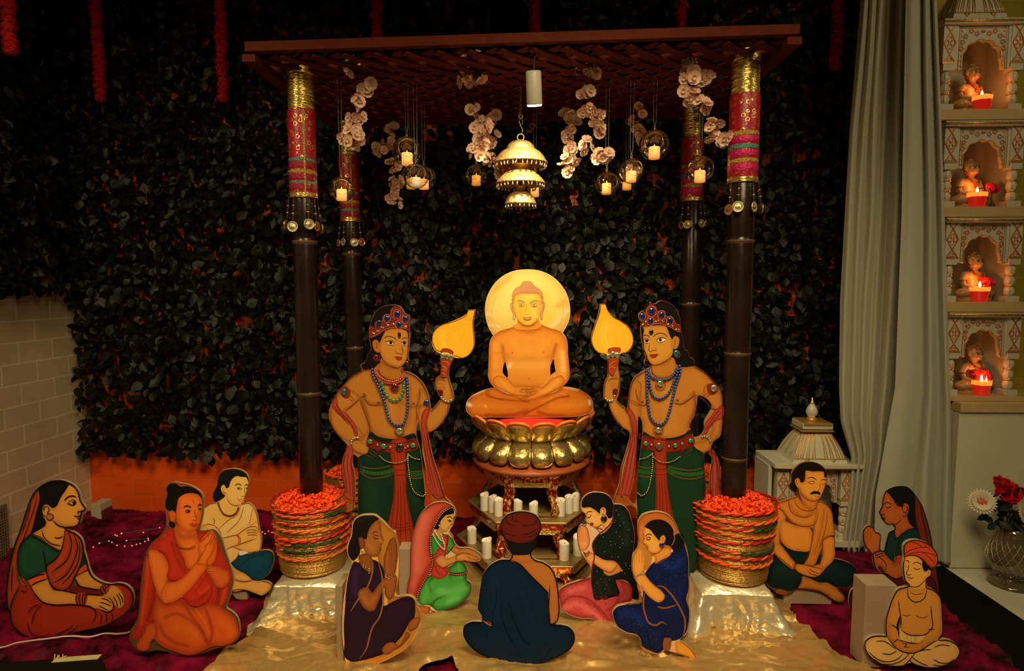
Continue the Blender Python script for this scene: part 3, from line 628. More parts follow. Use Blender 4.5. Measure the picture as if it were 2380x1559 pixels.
def petal_ring(n, R0, z0, R1, z1, bul, down, a0):
    NU, NV = 12, 12; b_ = NU + 1; wdt = pi / n * .985
    for k in range(n):
        a = a0 + 2 * pi * k / n; vs = []
        for j in range(NV + 1):
            for i in range(b_):
                u = -1 + 2 * i / NU; t = j / NV * (.66 + .34 * math.sqrt(1 - .97 * abs(u) ** 2.4))
                rad = R0 + (R1 - R0) * t + bul * sin(t * pi) * (1 - .45 * u * u) - .012 * abs(u) ** 3 - (.010 * max(0, t - .82) / .18 if down else 0)
                an = a + u * wdt; vs.append((rad * cos(an), rad * sin(an), z0 + (z1 - z0) * t))
        fs = [(j * b_ + i, j * b_ + i + 1, (j + 1) * b_ + i + 1, (j + 1) * b_ + i) for j in range(NV) for i in range(NU)]
        if down: fs = [f[::-1] for f in fs]
        m = MB(); m.add(vs, fs)
        if not down: m.mi = [1 if (q // NU) >= NV - 2 else 0 for q in range(len(fs))]
        o = m.build('petal', [gleaf, orp], lo, True); s = o.modifiers.new('thick', 'SOLIDIFY'); s.thickness = .006; s.offset = 0; s2 = o.modifiers.new('sub', 'SUBSURF'); s2.levels = 1; s2.render_levels = 1
        idx = [(j, 0) for j in range(NV - (9 if down else 3), NV)] + [(NV, i) for i in range(b_)] + [(j, NU) for j in range(NV - 1, NV - (10 if down else 4), -1)]
        ps = [V(vs[j * b_ + i_]) + V((cos(a), sin(a), 0)) * .003 for j, i_ in idx]
        if down: c = sum(ps, V((0, 0, 0))) / len(ps); ps = [p.lerp(c, .07) + V((cos(a), sin(a), 0)) * .004 for p in ps]
        mm = MB(); mm.tube(ps, .0042 if down else .0075, 8); mm.build('petal_rim', GOLD if down else orp, o, True)
zw = P(1235, 1029, YA - .24).z - zl; zt = P(1235, 984, YA - .31).z - zl
petal_ring(16, .228, zw + .004, .290, P(1235, 1090, YA - .30).z - zl, .042, True, R_(-90 + 11.25))
petal_ring(16, .228, zw - .004, .316, zt, .028, False, R_(-90 + 11.25))
cush = MB()
def cf(a, j): return 1 + .02 * sin(5 * a + j)
zcush = P(1235, 969, YA - .17).z - .001; cb0 = zl + .1865 - (zcush - .054)
cush.lathe([(0, cb0), (.2, cb0), (.225, 0), (.232, .02), (.215, .042), (.15, .052), (0, .054)], 48, f=cf)
zcush = P(1235, 969, YA - .17).z - .001
co = cush.build('cushion', mat('red_velvet_cushion', (.80, .012, .008), .7, sheen=.15, bump=(120, .6)), None, True, loc=(XA, YA, zcush - .054)); tag(co, 'round bright red velvet cushion on the lotus throne', 'cushion')
ch = empty('tiered_parasol', P(1210, 328, 2.86), 0, 'gold three tiered ceremonial parasol hanging on a chain over the seated figure', 'parasol')
cz = P(1210, 328, 2.86);
def hz(py): return P(1210, py, 2.86).z - cz.z
k_ = 2.86 / 1400
flow = mat('chased_gold', (.92, .60, .24), .36, .72, bump=(70, 1, 4))
def tier(name, prof, bells, rb, zb, br):
    m = MB(); m.lathe([(r * k_, hz(y)) for r, y in prof], 48, caps=False); o = m.build(name, flow, ch, True); s = o.modifiers.new('t', 'SOLIDIFY'); s.thickness = .002
    mm = None
    for i in range(bells):
        a = 2 * pi * i / bells
        if mm is None:
            m = MB(); m.ring((0, 0, -.002), .0022, .0006, 10, 5, M=Mx.Rotation(pi / 2, 4, 'X')); m.lathe([(0, -.005), (.0028 , -.006), (.0032, -.010), (.0036, -.013), (.005, -.017), (.0052, -.020), (.003, -.022), (0, -.023)], 12); mm = m.build('bell', SILVER, o, True); b2 = mm
        else: b2 = mm.copy(); COL.objects.link(b2); b2.parent = o
        b2.location = (rb * k_ * cos(a), rb * k_ * sin(a), hz(zb)); b2.rotation_euler = (random.gauss(0, .15), random.gauss(0, .15), a); b2.scale = (br,) * 3
tier('upper_dome', [(4, 327), (12, 328), (22, 332), (27, 337), (31, 343), (30, 346), (44, 355), (52, 364), (56, 372), (59, 377), (61, 379), (60, 381)], 34, 59, 380, 1)
tier('middle_dome', [(16, 396), (22, 398), (33, 401), (42, 409), (50, 418), (54, 423), (56, 427), (55, 429)], 30, 54, 427, .95)
tier('lower_dome', [(10, 446), (16, 447), (24, 452), (31, 462), (34, 470), (36, 474), (35, 476)], 20, 34, 474, .9)
m = MB(); m.lathe([(3 * k_, hz(450)), (3 * k_, hz(335))], 12); m.lathe([(28 * k_, hz(384)), (22 * k_, hz(392)), (20 * k_, hz(397))], 32, caps=False); m.lathe([(18 * k_, hz(434)), (14 * k_, hz(440)), (12 * k_, hz(447))], 32, caps=False); m.build('stem', DBRASS, ch, True)
m = MB(); m.ring((0, 0, hz(319)), .017 * .9, .0035, 20, 8, M=Mx.Translation((0, 0, 0)) @ Mx.Translation((0, 0, hz(319))) @ Mx.Rotation(pi / 2, 4, 'X') @ Mx.Translation((0, 0, -hz(319)))); m.build('hanging_ring', BRASS, ch, True)
m = MB(); m.tube([(.004, 0, hz(312)), (.010, 0, hz(303)), (.002, 0, hz(294)), (-.007, 0, hz(284)), (-.005, 0, hz(275)), (.004, 0, hz(273)), (.008, 0, hz(280)), (.007, .002, hz(289))], .0022, 8); m.ring((0, 0, 0), .009, .002, 16, 6, M=Mx.Translation((0, 0, hz(271))) @ Mx.Rotation(pi / 2, 4, 'X')); m.build('hook', BRASS, ch, True)
zlat = zc - .0; m = MB(); z = hz(264); i = 0
while z < zlat - cz.z - .0:
    m.ring((0, 0, 0), .0055, .0012, 10, 5, M=Mx.Translation((0, 0, z)) @ Mx.Rotation(pi / 2 * (i % 2) + .4, 4, 'Z') @ Mx.Rotation(pi / 2, 4, 'X')); z += .0085; i += 1
m.build('chain', DBRASS, ch, True)
# spot lamp
sl = P(1241, 206, 2.48); la = empty('spot_lamp', (sl.x, sl.y, sl.z), 0, 'white cylindrical spot lamp clipped under the trellis, its rim glowing', 'lamp')
hd = (V((0.05, 3.0, 1.25)) - V(sl)); hd = V((0.04, .30, -1)).normalized(); Mh = frame((0, 0, 0), hd)
m = MB(); m.lathe([(0, -.068), (.026, -.066), (.031, -.060), (.032, .055), (.0305, .060), (.029, .055), (.028, .03), (0, .028)], 32, M=Mh); m.build('housing', mat('lamp_white', (.45, .42, .34), .4), la, True)
m = MB(); m.lathe([(0, .056), (.0300, .056), (.0305, .062), (.027, .066), (0, .068)], 24, M=Mh); m.build('lens', mat('lamp_glow', (1, .9, .7), .5, emit=(1, .88, .6), es=9), la, True)
lp = V(sl) + hd * .082; spot('spot_lamp', lp, (0.04, 3.0, 1.50), 124, 39, 1.0, .02, (1, .79, .41))
m = MB(); m.tube([(0, 0, .066), (0, 0, .10), (.004, 0, zc - sl.z)], .004, 8); m.build('bracket', BLACK, la)
glass = mat('clear_glass', (1, 1, 1), .0, trans=1, ior=1.12); glass.use_nodes = True
N, L, b = nodes(glass)
tr_ = N.new('ShaderNodeBsdfTransparent'); gl = N.new('ShaderNodeBsdfGlossy'); gl.inputs['Roughness'].default_value = .02; lw = N.new('ShaderNodeLayerWeight'); lw.inputs[0].default_value = .42; mx = N.new('ShaderNodeMixShader')
L.new(lw.outputs['Facing'], mx.inputs[0]); tr_.inputs[0].default_value = (.97, .96, .93, 1); L.new(tr_.outputs[0], mx.inputs[1]); L.new(gl.outputs[0], mx.inputs[2]); gl.inputs[0].default_value = (.9, .85, .75, 1)
L.new(mx.outputs[0], N['Material Output'].inputs[0])
GLOW = mat('glowing_candle', (.8, .6, .35), .5, emit=(1, .36, .07), es=1.15); GLOW2 = mat('amber_candle', (.8, .5, .2), .5, emit=(1, .34, .03), es=.75); GLOW3 = mat('pale_candle', (.85, .78, .6), .5, emit=(1, .7, .4), es=.35)
FL = mat('led_flame', (1, .5, .1), .4, emit=(1, .30, .02), es=1.5)
def globe(px, py, rp, Y, cpx, cpy, cw, chh, cm, sx, label, seed, up=None):
    random.seed(seed); c = P(px, py, Y); r = rp * Y / 1400; e = empty('glass_globe', c, 0, label, 'candle holder', 'hanging glass globes with candles')
    hd = V((sx * .6, -1, .1)).normalized(); Mh = frame((0, 0, 0), hd); m = MB(); n = 20; t0 = R_(36)
    m.lathe([(r * sin(t0 + (pi - t0) * i / n), r * cos(t0 + (pi - t0) * i / n)) for i in range(n + 1)], 40, caps=False, M=Mh)
    m.build('glass_ball', glass, e, True)
    m = MB(); m.ring((0, 0, r * cos(t0)), r * sin(t0), .0007, 36, 6, M=Mh); m.build('opening_rim', mat('glass_rim', (.3, .27, .2), .1, .5), e, True); m = MB(); m.lathe([(.0035, r * .985), (.006, r + .003), (.003, r + .008)], 12); m.ring((0, 0, 0), .0045, .0013, 12, 5, M=Mx.Translation((0, 0, r + .0105)) @ Mx.Rotation(pi / 2, 4, 'X')); m.build('glass_loop', mat('glass_rim', (.3, .27, .2), .1, .5), e, True)
    zt_ = (zl_at(c.x) - c.z) if up is None else up
    m = MB(); m.tube([(0, 0, r + .013), (.006, 0, r + .04), (.008, 0, zt_)], .0007, 4); m.tube([(0, 0, r + .013), (-.006, 0, r + .04), (-.008, 0, zt_)], .0007, 4); m.build('nylon_string', mat('nylon', (.5, .48, .42), .2), e)
    q = P(cpx, cpy, Y); cr_ = cw * Y / 2800; hh = chh * Y / 1400; zb = -math.sqrt(max(r * r - cr_ * cr_, 1e-6)) + .002
    m = MB(); m.lathe([(cr_ * .96, zb), (cr_, zb + .002), (cr_, zb + hh - .003), (cr_ * .93, zb + hh), (cr_ * .8, zb + hh - .004), (0, zb + hh - .006)], 24, f=lambda a, j: 1 if j < 2 else 1); m.build('candle', cm, e, True)
    m = MB(); m.lathe([(0, zb + hh - .006), (.003, zb + hh), (.0035, zb + hh + .004), (.0015, zb + hh + .011), (0, zb + hh + .014)], 10); m.build('flame', FL, e, True)
def zl_at(x): return ztop(x) + .01
globe(946, 352, 34, 2.85, 946, 372, 25, 27, GLOW, .4, 'largest left glass globe with pale candle, hanging top of the left cluster', 1)
globe(967, 408, 29.5, 2.8, 963, 418, 21, 22, GLOW3, .6, 'glass globe with whitish candle just under the largest left globe', 2)
globe(985, 414, 28, 3.1, 986, 428, 22, 22, GLOW, .5, 'glass globe with orange candle half behind the whitish one, left cluster', 3)
globe(956, 414, 27, 3.25, 953, 428, 22, 22, GLOW2, .1, 'rear glass globe of the left cluster, mostly hidden behind two others', 4)
globe(794, 440, 29, 2.75, 796, 455, 23, 25, GLOW, .6, 'leftmost glass globe, in front of the left rear post', 5)
globe(1107, 407, 26, 3.1, 1107, 420, 20, 22, GLOW2, -.3, 'glass globe with amber candle left of the parasol', 6)
globe(1243, 432, 27, 3.2, 1248, 447, 19, 22, GLOW, .3, 'glass globe partly hidden behind the parasol', 7)
globe(1410, 426, 27.5, 2.9, 1411, 441, 21, 24, GLOW2, .5, 'glass globe with amber candle right of the parasol, lowest of the right cluster', 8)
globe(1467, 397, 28.5, 2.85, 1465, 410, 23, 24, GLOW, .3, 'glass globe with peach candle in the middle of the right cluster', 9)
globe(1457, 416, 27, 3.25, 1455, 428, 20, 17, GLOW2, .3, 'small glass globe with dim orange candle behind the peach one, right cluster', 10)
globe(1521, 337, 34, 2.85, 1522, 354, 25, 26, GLOW, -.4, 'largest right glass globe, hanging highest near the right blossom spray', 11)
globe(1627, 394, 32, 2.8, 1624, 411, 24, 26, GLOW, .4, 'rightmost glass globe, in front of the right rear post', 12)
for i, (px, py, Y) in enumerate([(946, 368, 2.85), (1411, 438, 2.9), (1522, 350, 2.85), (796, 452, 2.75), (1624, 408, 2.8)]):
    q = P(px, py - 22, Y); point('candle_glow', (q.x, q.y, q.z), .12, .01, (1, .5, .15))
pk = mat('blush_petal', (.70, .42, .32), .6, var=(30, (.80, .60, .46), .7)); vine = mat('vine', (.05, .03, .015), .6); stmn = mat('stamen', (.6, .25, .12), .6)
bloss = MB(); random.seed(11)
for lay, (r0, k_l) in enumerate(((.026, .12), (.013, .45))):
    for i in range(5):
        a = 2 * pi * i / 5 + lay * .63; M_ = Mx.Rotation(a, 4, 'Z') @ Mx.Rotation(-k_l, 4, 'Y'); w_ = r0 * .50
        vs = []; NU, NV = 4, 5
        for j in range(NV + 1):
            t = j / NV; ww = w_ * math.sin(max(.10, min(t * 1.05, 1)) ** .8 * pi * .62) * (1 if t < .98 else .8)
            for q in range(NU + 1): u = -1 + 2 * q / NU; vs.append((r0 * t * (1 - .12 * u * u * (t > .7)) - (.10 * r0 * (1 - abs(u)) if t > .95 else 0), ww * u, .004 * t * t + .004 * u * u * t + .0012 * sin(u * 5) * t + .002 * lay))
        bloss.add(vs, [(j * 5 + q, j * 5 + q + 1, (j + 1) * 5 + q + 1, (j + 1) * 5 + q) for j in range(NV) for q in range(NU)], M_)
bme = None
def spray(Y, pts, label, seed):
    """pts: (px, py, spread px, count)"""
    global bme
    random.seed(seed); base = P(pts[0][0], pts[0][1], Y); e = empty('blossom_spray', base, 0, label, 'flowers', 'blossom sprays under the trellis')
    line = [V((0, 0, zl_at(base.x) - base.z))] + [P(p[0], p[1], Y + random.uniform(-.03, .03)) - base for p in pts]
    m = MB(); m.tube(line, .0013, 5)
    for (px, py, sp, n), c in zip(pts, line[1:]):
        for i in range(n):
            a = random.uniform(0, 2 * pi); q = sp * math.sqrt(random.random()) * Y / 1400
            p = c + V((q * cos(a), random.uniform(-1, .7) * sp * .8 * Y / 1400, q * sin(a)))
            m.tube([c, (c + p) / 2 + V((0, 0, .008)), p], .0006, 4)
            d = V((random.gauss(0, .7) + .5 * cos(a), -random.uniform(.3, 1.4), random.gauss(-.1, .6) + .4 * sin(a)))
            if bme is None: o = bloss.build('blossom', pk, e, True); bme = o.data
            else: o = link('blossom', bme, e)
            M_ = frame(p, d); o.matrix_local = M_ @ Mx.Rotation(random.uniform(0, 6), 4, 'Z') @ Mx.Scale(random.uniform(.95, 1.3), 4)
    m.build('vine', vine, e)
spray(2.62, [(812, 155, 13, 4), (850, 200, 14, 5), (843, 235, 14, 5), (830, 270, 16, 5), (822, 318, 24, 12)], 'left blossom spray hanging over the gold wrap of the left rear post', 21)
spray(2.75, [(1092, 145, 20, 8), (1095, 180, 26, 12)], 'dense blossom bunch hugging the trellis, left of the lamp', 22)
spray(2.75, [(1103, 252, 14, 5), (1118, 292, 16, 7), (1122, 326, 16, 7), (1103, 360, 14, 5)], 'long blossom spray left of the parasol', 23)
spray(2.95, [(1150, 280, 12, 4), (1148, 320, 12, 4), (1140, 372, 14, 6), (1162, 396, 14, 6)], 'blossom spray touching the left edge of the parasol', 24)
spray(3.15, [(907, 300, 11, 4), (898, 335, 13, 5), (885, 352, 12, 3), (916, 385, 12, 5), (920, 425, 14, 6), (922, 465, 14, 6)], 'dim blossom spray behind the largest left globe', 25)
spray(2.70, [(1345, 148, 14, 5), (1378, 165, 14, 4), (1362, 215, 12, 4), (1365, 252, 12, 4), (1386, 272, 14, 5), (1390, 298, 14, 4), (1362, 338, 14, 5), (1400, 358, 18, 9)], 'longest blossom spray right of the parasol', 26)
spray(2.95, [(1314, 264, 12, 4), (1332, 292, 13, 5), (1318, 318, 12, 4), (1325, 345, 12, 4), (1322, 382, 16, 8)], 'blossom spray hanging just right of the parasol edge', 27)
spray(2.62, [(1607, 155, 10, 3), (1602, 180, 16, 5), (1635, 178, 14, 4), (1598, 220, 15, 6), (1632, 245, 14, 5), (1655, 292, 14, 4), (1650, 312, 14, 4), (1680, 320, 13, 4)], 'right blossom spray hanging beside the right front post', 28)
spray(3.15, [(1490, 255, 12, 3), (1478, 285, 12, 4), (1483, 308, 12, 4), (1497, 332, 12, 4), (1478, 388, 14, 5)], 'dim blossom spray left of the largest right globe', 29)
marb = mat('white_marble', (.56, .53, .42), .35, var=(5, (.48, .45, .35), .6)); relf = mat('painted_relief_line', (.55, .16, .05), .35, .3); gilt = mat('gilt_edge', (.62, .36, .10), .35, .6); dot = mat('tiny_dot', (.2, .16, .1), .6)
def dia_panel(m, x0, x1, z0, z1, y, n=2):
    """diamond lattice lines drawn as thin raised mouldings on the front face y"""
    w_ = x1 - x0; cx = (x0 + x1) / 2; t = .0045
    zz = [z0 + (z1 - z0) * k for k in (.0, .26, .80, 1.0)] if n == 2 else [z0, z1]
    def ln(a, b_, y=y): y = y - random.random() * .0008; m.bar((a[0], y, a[1]), (b_[0], y, b_[1]), .004, t, up=(0, 0, 1)) if abs(a[0] - b_[0]) > abs(a[1] - b_[1]) else m.bar((a[0], y, a[1]), (b_[0], y, b_[1]), .004, t, up=(1, 0, 0))
    zc1, zc2 = z0 + (z1 - z0) * .22, z0 + (z1 - z0) * .82; zm = (zc1 + zc2) / 2
    ln((x0 + .004, z0 + .004), (cx, zc1)); ln((x1 - .004, z0 + .004), (cx, zc1)); ln((x0 + .004, z0 + .004), (x1 - .004, z0 + .004))
    ln((cx, zc1), (x0 + .003, zm)); ln((cx, zc1), (x1 - .003, zm)); ln((x0 + .003, zm), (cx, zc2)); ln((x1 - .003, zm), (cx, zc2)); ln((cx, zc2), (x0 + .008, z1)); ln((cx, zc2), (x1 - .008, z1))
    for dx, dz in ((0, .16), (0, -.16), (.22, 0), (-.22, 0)): m.ring((0, 0, 0), .0095, .0016, 14, 5, M=Mx.Translation((cx + dx * w_ , y, zm + dz * (zc2 - zc1))) @ Mx.Rotation(pi / 2, 4, 'X'), sc=(.8, 1.3))
    for dz in (.06, ): m.ring((0, 0, 0), .008, .0016, 12, 5, M=Mx.Translation((cx, y, z0 + dz * (z1 - z0) * 1.3)) @ Mx.Rotation(pi / 2, 4, 'X'), sc=(1.2, .9))
def column(e, x, z0, z1, w_, y, Yd=.05):
    """square capital panel with diamonds, turned baluster, square foot"""
    H = z1 - z0; zc_ = z0 + H * .56
    m = MB(); m.box(x - w_ / 2, x + w_ / 2, y, y + Yd, zc_, z1); bevel(m.build('capital_panel', marb, e), .0015); m = MB(); m.box(x - w_ * .46, x + w_ * .46, y - .003, y + Yd, zc_ - H * .09, zc_ - .0045); bevel(m.build('capital', marb, e), .0015); m = MB(); m.box(x - w_ * .52, x + w_ * .52, y - .005, y + Yd, z0, z0 + H * .075); bevel(m.build('column_foot', marb, e), .0015)
    m = MB(); dia_panel(m, x - w_ / 2, x + w_ / 2, zc_, z1, y - .001); m.build('painted_diamonds', relf, e)
    m = MB(); m.box(x - w_ * .53, x + w_ * .53, y - .005, y + Yd * .9, zc_ - .005, zc_ + .003); m.build('gilt_astragal', gilt, e); m = MB()
    a, b_ = z0 + H * .075, zc_ - H * .09; h = b_ - a; r = w_ * .36; cyl = []
    for k in range(3):
        q = a + h * k / 3; cyl += [(r * .72, q), (r * 1.0, q + h * .06), (r * 1.06, q + h * .16), (r * .9, q + h * .27), (r * .7, q + h * .315)]
    cyl.append((r * .7, b_)); M_ = Mx.Translation((x, y + Yd / 2, 0)); mm = MB(); mm.lathe(cyl, 20, M=M_); mm.build('baluster', marb, e, True)
    for k in range(1, 3): q = a + h * k / 3 - h * .01; m.lathe([(r * .75, q - .006), (r * 1.0, q - .003), (r * 1.0, q + .003), (r * .75, q + .006)], 20, M=M_, caps=False)
    for k in range(3):
        for an in (-120, -60): c = V((cos(R_(an)), sin(R_(an)), 0)); q = a + h * k / 3; m.tube([V((x, y + Yd / 2, q + h * t)) + c * r * rr for t, rr in ((.06, 1.02), (.16, 1.09), (.27, .93))], .0013, 5)
    m.build('gilt_moulding', gilt, e, True)
def arch_panel(e, x0, x1, z0, z1, y, seed):
    """spandrel slab with a cusped arch opening; z0 spring line"""
    cx = (x0 + x1) / 2; w_ = (x1 - x0) / 2; r = w_ * .86; zt_ = z1 - (z1 - z0) * .30; n = 88; pts = []
    for i in range(n + 1):
        a = pi * i / n; cusp = .93 + .07 * abs(sin(a * 5.5)) ; pts.append((cx - r * cos(a) * cusp * 1.0, z0 + (zt_ - z0) * (sin(a) ** .72) * (.93 + .07 * abs(sin(a * 5.5)))))
    for i in range(1, n + 1): pts[i] = (max(pts[i][0], pts[i - 1][0] + 1e-5), pts[i][1])
    out = [(x0, z0)] + pts + [(x1, z0)]
    m = MB(); vs = []; N_ = len(out)
    for yy in (y, y + .022):
        for p in out: vs.append((p[0], yy, p[1]))
        for p in out: vs.append((p[0], yy, z1))
    m.add(vs, [(i, i + 1, N_ + i + 1, N_ + i) for i in range(N_ - 1)] + [(2 * N_ + i + 1, 2 * N_ + i, 3 * N_ + i, 3 * N_ + i + 1) for i in range(N_ - 1)] + [(i + 1, i, 2 * N_ + i, 2 * N_ + i + 1) for i in range(N_ - 1)])
    m.build('arch_panel', marb, e)
    m = MB(); m.tube([(p[0], y - .002, p[1]) for p in out], .0028, 6); m.build('gilt_arch_edge', gilt, e, True)
    # carved scrolls
    random.seed(seed); m = MB()
    m.tube([(x0 + .008, y - .001, z0 + .008), (x0 + .008, y - .001, z1 - .008), (x1 - .008, y - .001, z1 - .008), (x1 - .008, y - .001, z0 + .008)], .0016, 5)
    for sgn in (-1, 1):
        for t in np.linspace(.03, .97, 9):
            z = z0 + (z1 - z0) * t; xo = cx + sgn * (w_ - .016); m.tube([(xo, y - .001, z), (xo - sgn * .006, y - .002, z + .007), (xo + sgn * .002, y - .001, z + .013)], .0015, 5)
        for t, q in ((.86, .55), (.80, .28), (.74, .80), (.60, .93), (.45, .97)):
            zc2 = z0 + (z1 - z0) * t; xc = cx + sgn * w_ * q * .86; R0 = .0075
            m.ring((0, 0, 0), R0, .0014, 14, 5, M=Mx.Translation((xc, y - .001, zc2 + .006)) @ Mx.Rotation(pi / 2, 4, 'X'))
            for k in range(5): a = k * 2 * pi / 5; m.ring((0, 0, 0), .004, .0011, 8, 4, M=Mx.Translation((xc + R0 * 1.2 * cos(a), y - .001, zc2 + .006 + R0 * 1.2 * sin(a))) @ Mx.Rotation(pi / 2, 4, 'X'))
    for k in range(7): a = R_(20 + 140 * k / 6); m.tube([(cx, y - .001, z1 - .030), (cx + .012 * cos(a), y - .002, z1 - .030 + .013 * sin(a))], .0018, 5)
    m.build('carved_scrollwork', relf, e, True)
def ribdome(e, x0, x1, z0, z1, y0, y1, tx0, tx1, z_in):
    """four sided ribbed roof"""
    cy = (y0 + y1) / 2; th = (y1 - y0) * .5 * (tx1 - tx0) / (x1 - x0)
    def pt(s_, t, side=0):  # s 0..1 across, t 0..1 up, curved
        k = t ** 1.0; bulge = .10 * sin(t * pi)
        if side == 0: a = x0 + (x1 - x0) * s_; b_ = tx0 + (tx1 - tx0) * s_; yy = y0 + (cy - th - y0) * (k - bulge); c = (x0 + x1) / 2
        x = a + (b_ - a) * (k - bulge); return V((x, yy, z0 + (z1 - z0) * t))
    n = 10; m = MB(); vs = []
    for j in range(n + 1):
        a = pt(0, j / n); b_ = pt(1, j / n); d = a.y - y0
        vs += [a, b_, V((b_.x, y1 - d, b_.z)), V((a.x, y1 - d, a.z))]
    m.add(vs, [(4 * j + k, 4 * j + (k + 1) % 4, 4 * j + 4 + (k + 1) % 4, 4 * j + 4 + k) for j in range(n) for k in range(4)] + [(0, 3, 2, 1), (4 * n, 4 * n + 1, 4 * n + 2, 4 * n + 3)]); m.build('roof', marb, e)
    m = MB()
    for s_ in (.04, .14, .26, .38, .62, .74, .86, .96):
        for ds in (-.012, .012): m.tube([pt(s_ + ds * (1 + 1 - t), .14 + t * .84) + V((0, -.002, 0)) for t in np.linspace(0, 1, 8)], .0022, 5)
    for s_ in (.2, .5, .8):
        m.tube([V((x0 - 0.0015, y0 + (y1 - y0) * s_, z0 + .15 * (z1 - z0))).lerp(pt(0, .98) + V((-.002, (s_ - .0) * (2 * th), 0)), t) + V((-.004 * sin(t * pi), 0, 0)) for t in np.linspace(0.05, 1, 6)], .0022, 5)
    pp = [pt(s_, .14) + V((0, -.003, .0)) for s_ in np.linspace(0, 1, 25)]; m.tube(pp, .0025, 5)
    for c in (.25, .75): m.tube([pt(c - .06, .14) + V((0, -.003, 0)), pt(c, .02) + V((0, -.003, .003)), pt(c + .06, .14) + V((0, -.003, 0))], .002, 5); m.tube([pt(c - .03, .13) + V((0, -.003, 0)), pt(c, .06) + V((0, -.003, .0)), pt(c + .03, .13) + V((0, -.003, 0))], .002, 5)
    m.build('gilt_ribs', gilt, e, True)
YT = 3.12
def X(px, py=600, Y=YT): return P(px, py, Y).x
def Z(py, px=2280, Y=YT): return P(px, py, Y).z
tiers = [(45, 262, 2190, 2379), (281, 487, 2193, 2377), (505, 707, 2196, 2373), (724, 925, 2200, 2369)]
names = ['topmost', 'second from top', 'third from top', 'lowest']
skinm = mat('idol_skin', (.44, .24, .085), .38, spec=.5, coat=.15, var=(30, (.34, .17, .06), .5)); idolhair = mat('idol_gold_hair', (.55, .33, .13), .3, .8, bump=(160, 1)); redj = mat('red_jewel', (.5, .01, .01), .15); eye = mat('idol_eye', (.01, .01, .01), .3); lipm = mat('idol_lip', (.5, .05, .02), .4)
rose_m = mat('red_rose', (.60, .008, .012), .5, var=(40, (.4, .004, .01), .6))
waxred = mat('red_glass_wax', (.65, .01, .01), .08, emit=(1, .02, .008), es=.28, coat=1); waxtop = mat('hot_wax', (.9, .25, .05), .4, emit=(1, .22, .02), es=1.3); flame = mat('flame', (1, .8, .4), .4, emit=(1, .72, .28), es=22); rimg = mat('cup_glass', (.6, .1, .05), .05, trans=.0, spec=.8)
def idol(loc, k, rz, label):
    e = empty('seated_idol', loc, rz, label, 'statue', 'small seated marble idols in the shrine niches')
    m = MB(); T = Mx.Scale(k, 4)
    def b_(c, r, n=20, mm=14): m.ball(c, r, n, mm, T)
    m.lathe([(0, -.006), (.1, -.006), (.1, .012), (0, .012)], 24, M=T @ Mx.Scale(.62, 4, (0, 1, 0)))
    b_((0, 0, .035), (.085, .05, .032)); b_((-.075, -.01, .034), (.042, .036, .026)); b_((.075, -.01, .034), (.042, .036, .026)); b_((0, -.035, .03), (.07, .028, .02))
    b_((0, .005, .085), (.042, .03, .055)); b_((0, .004, .118), (.055, .030, .034)); b_((-.052, .004, .124), (.020, .019, .019)); b_((.052, .004, .124), (.020, .019, .019))
    for s_ in (-1, 1):
        m.tube([T @ V(p) for p in ((s_ * .056, .004, .125), (s_ * .072, .0, .095), (s_ * .070, -.010, .072), (s_ * .045, -.040, .058), (s_ * .012, -.052, .055))], .0145 * k, 10, rf=lambda t: 1.1 - .35 * t)
        b_((s_ * .015, -.052, .054), (.018, .012, .009)); b_((s_ * .0345, .0, .192), (.006, .008, .016))
    m.tube([T @ V((0, .003, .14)), T @ V((0, .002, .168))], .018 * k, 12)
    b_((0, -.002, .185), (.032, .030, .036)); b_((0, -.026, .176), (.018, .012, .015)); m.tube([T @ V((0, -.030, .194)), T @ V((0, -.034, .180))], .0042 * k, 8)
    o = m.build('body', skinm, e, True); r = o.modifiers.new('r', 'REMESH'); r.mode = 'VOXEL'; r.voxel_size = .0028; r.use_smooth_shade = True; s = o.modifiers.new('s', 'SMOOTH'); s.iterations = 4
    m = MB(); b_((0, .006, .203), (.0335, .031, .026)); b_((0, .006, .230), (.013, .013, .011));
    for i in range(60):
        a = random.uniform(0, 2 * pi); t = random.uniform(0, 1.2); m.ball((.0335 * sin(t) * cos(a), .006 + .031 * sin(t) * sin(a), .203 + .026 * cos(t)), .0042, 6, 4, T)
    m.build('curled_hair', idolhair, e, True)
    m = MB(); m.tube([T @ V((.030 * sin(t), -.004 - .031 * cos(t) * 1.05, .155 - .042 * cos(t))) for t in np.linspace(-1.5, 1.5, 14)], .005 * k, 6); m.ball((0, -.032, .105), (.009, .004, .009), 10, 6, T)
    for s_ in (-1, 1): m.ring((0, 0, 0), .0165, .003, 16, 6, M=T @ Mx.Translation((s_ * .072, 0, .098))); m.ball((s_ * .036, -.002, .172), (.006, .006, .007), 8, 6, T)
    m.build('painted_jewellery', [mat('red_gilt', (.42, .10, .03), .25, .7, bump=(300, 1))], e, True)
    m = MB()
    for s_ in (-1, 1): m.ball((s_ * .0125, -.0305, .190), (.0075, .0025, .0032), 10, 6, T); m.tube([T @ V((s_ * .004, -.034, .198)), T @ V((s_ * .013, -.033, .2015)), T @ V((s_ * .021, -.0245, .197))], .0011 * k, 5)
    m.build('painted_eye', eye, e, True); m = MB(); m.ball((0, -.0365, .1685), (.0085, .003, .003), 10, 6, T); m.build('painted_lips', lipm, e, True)
    return e
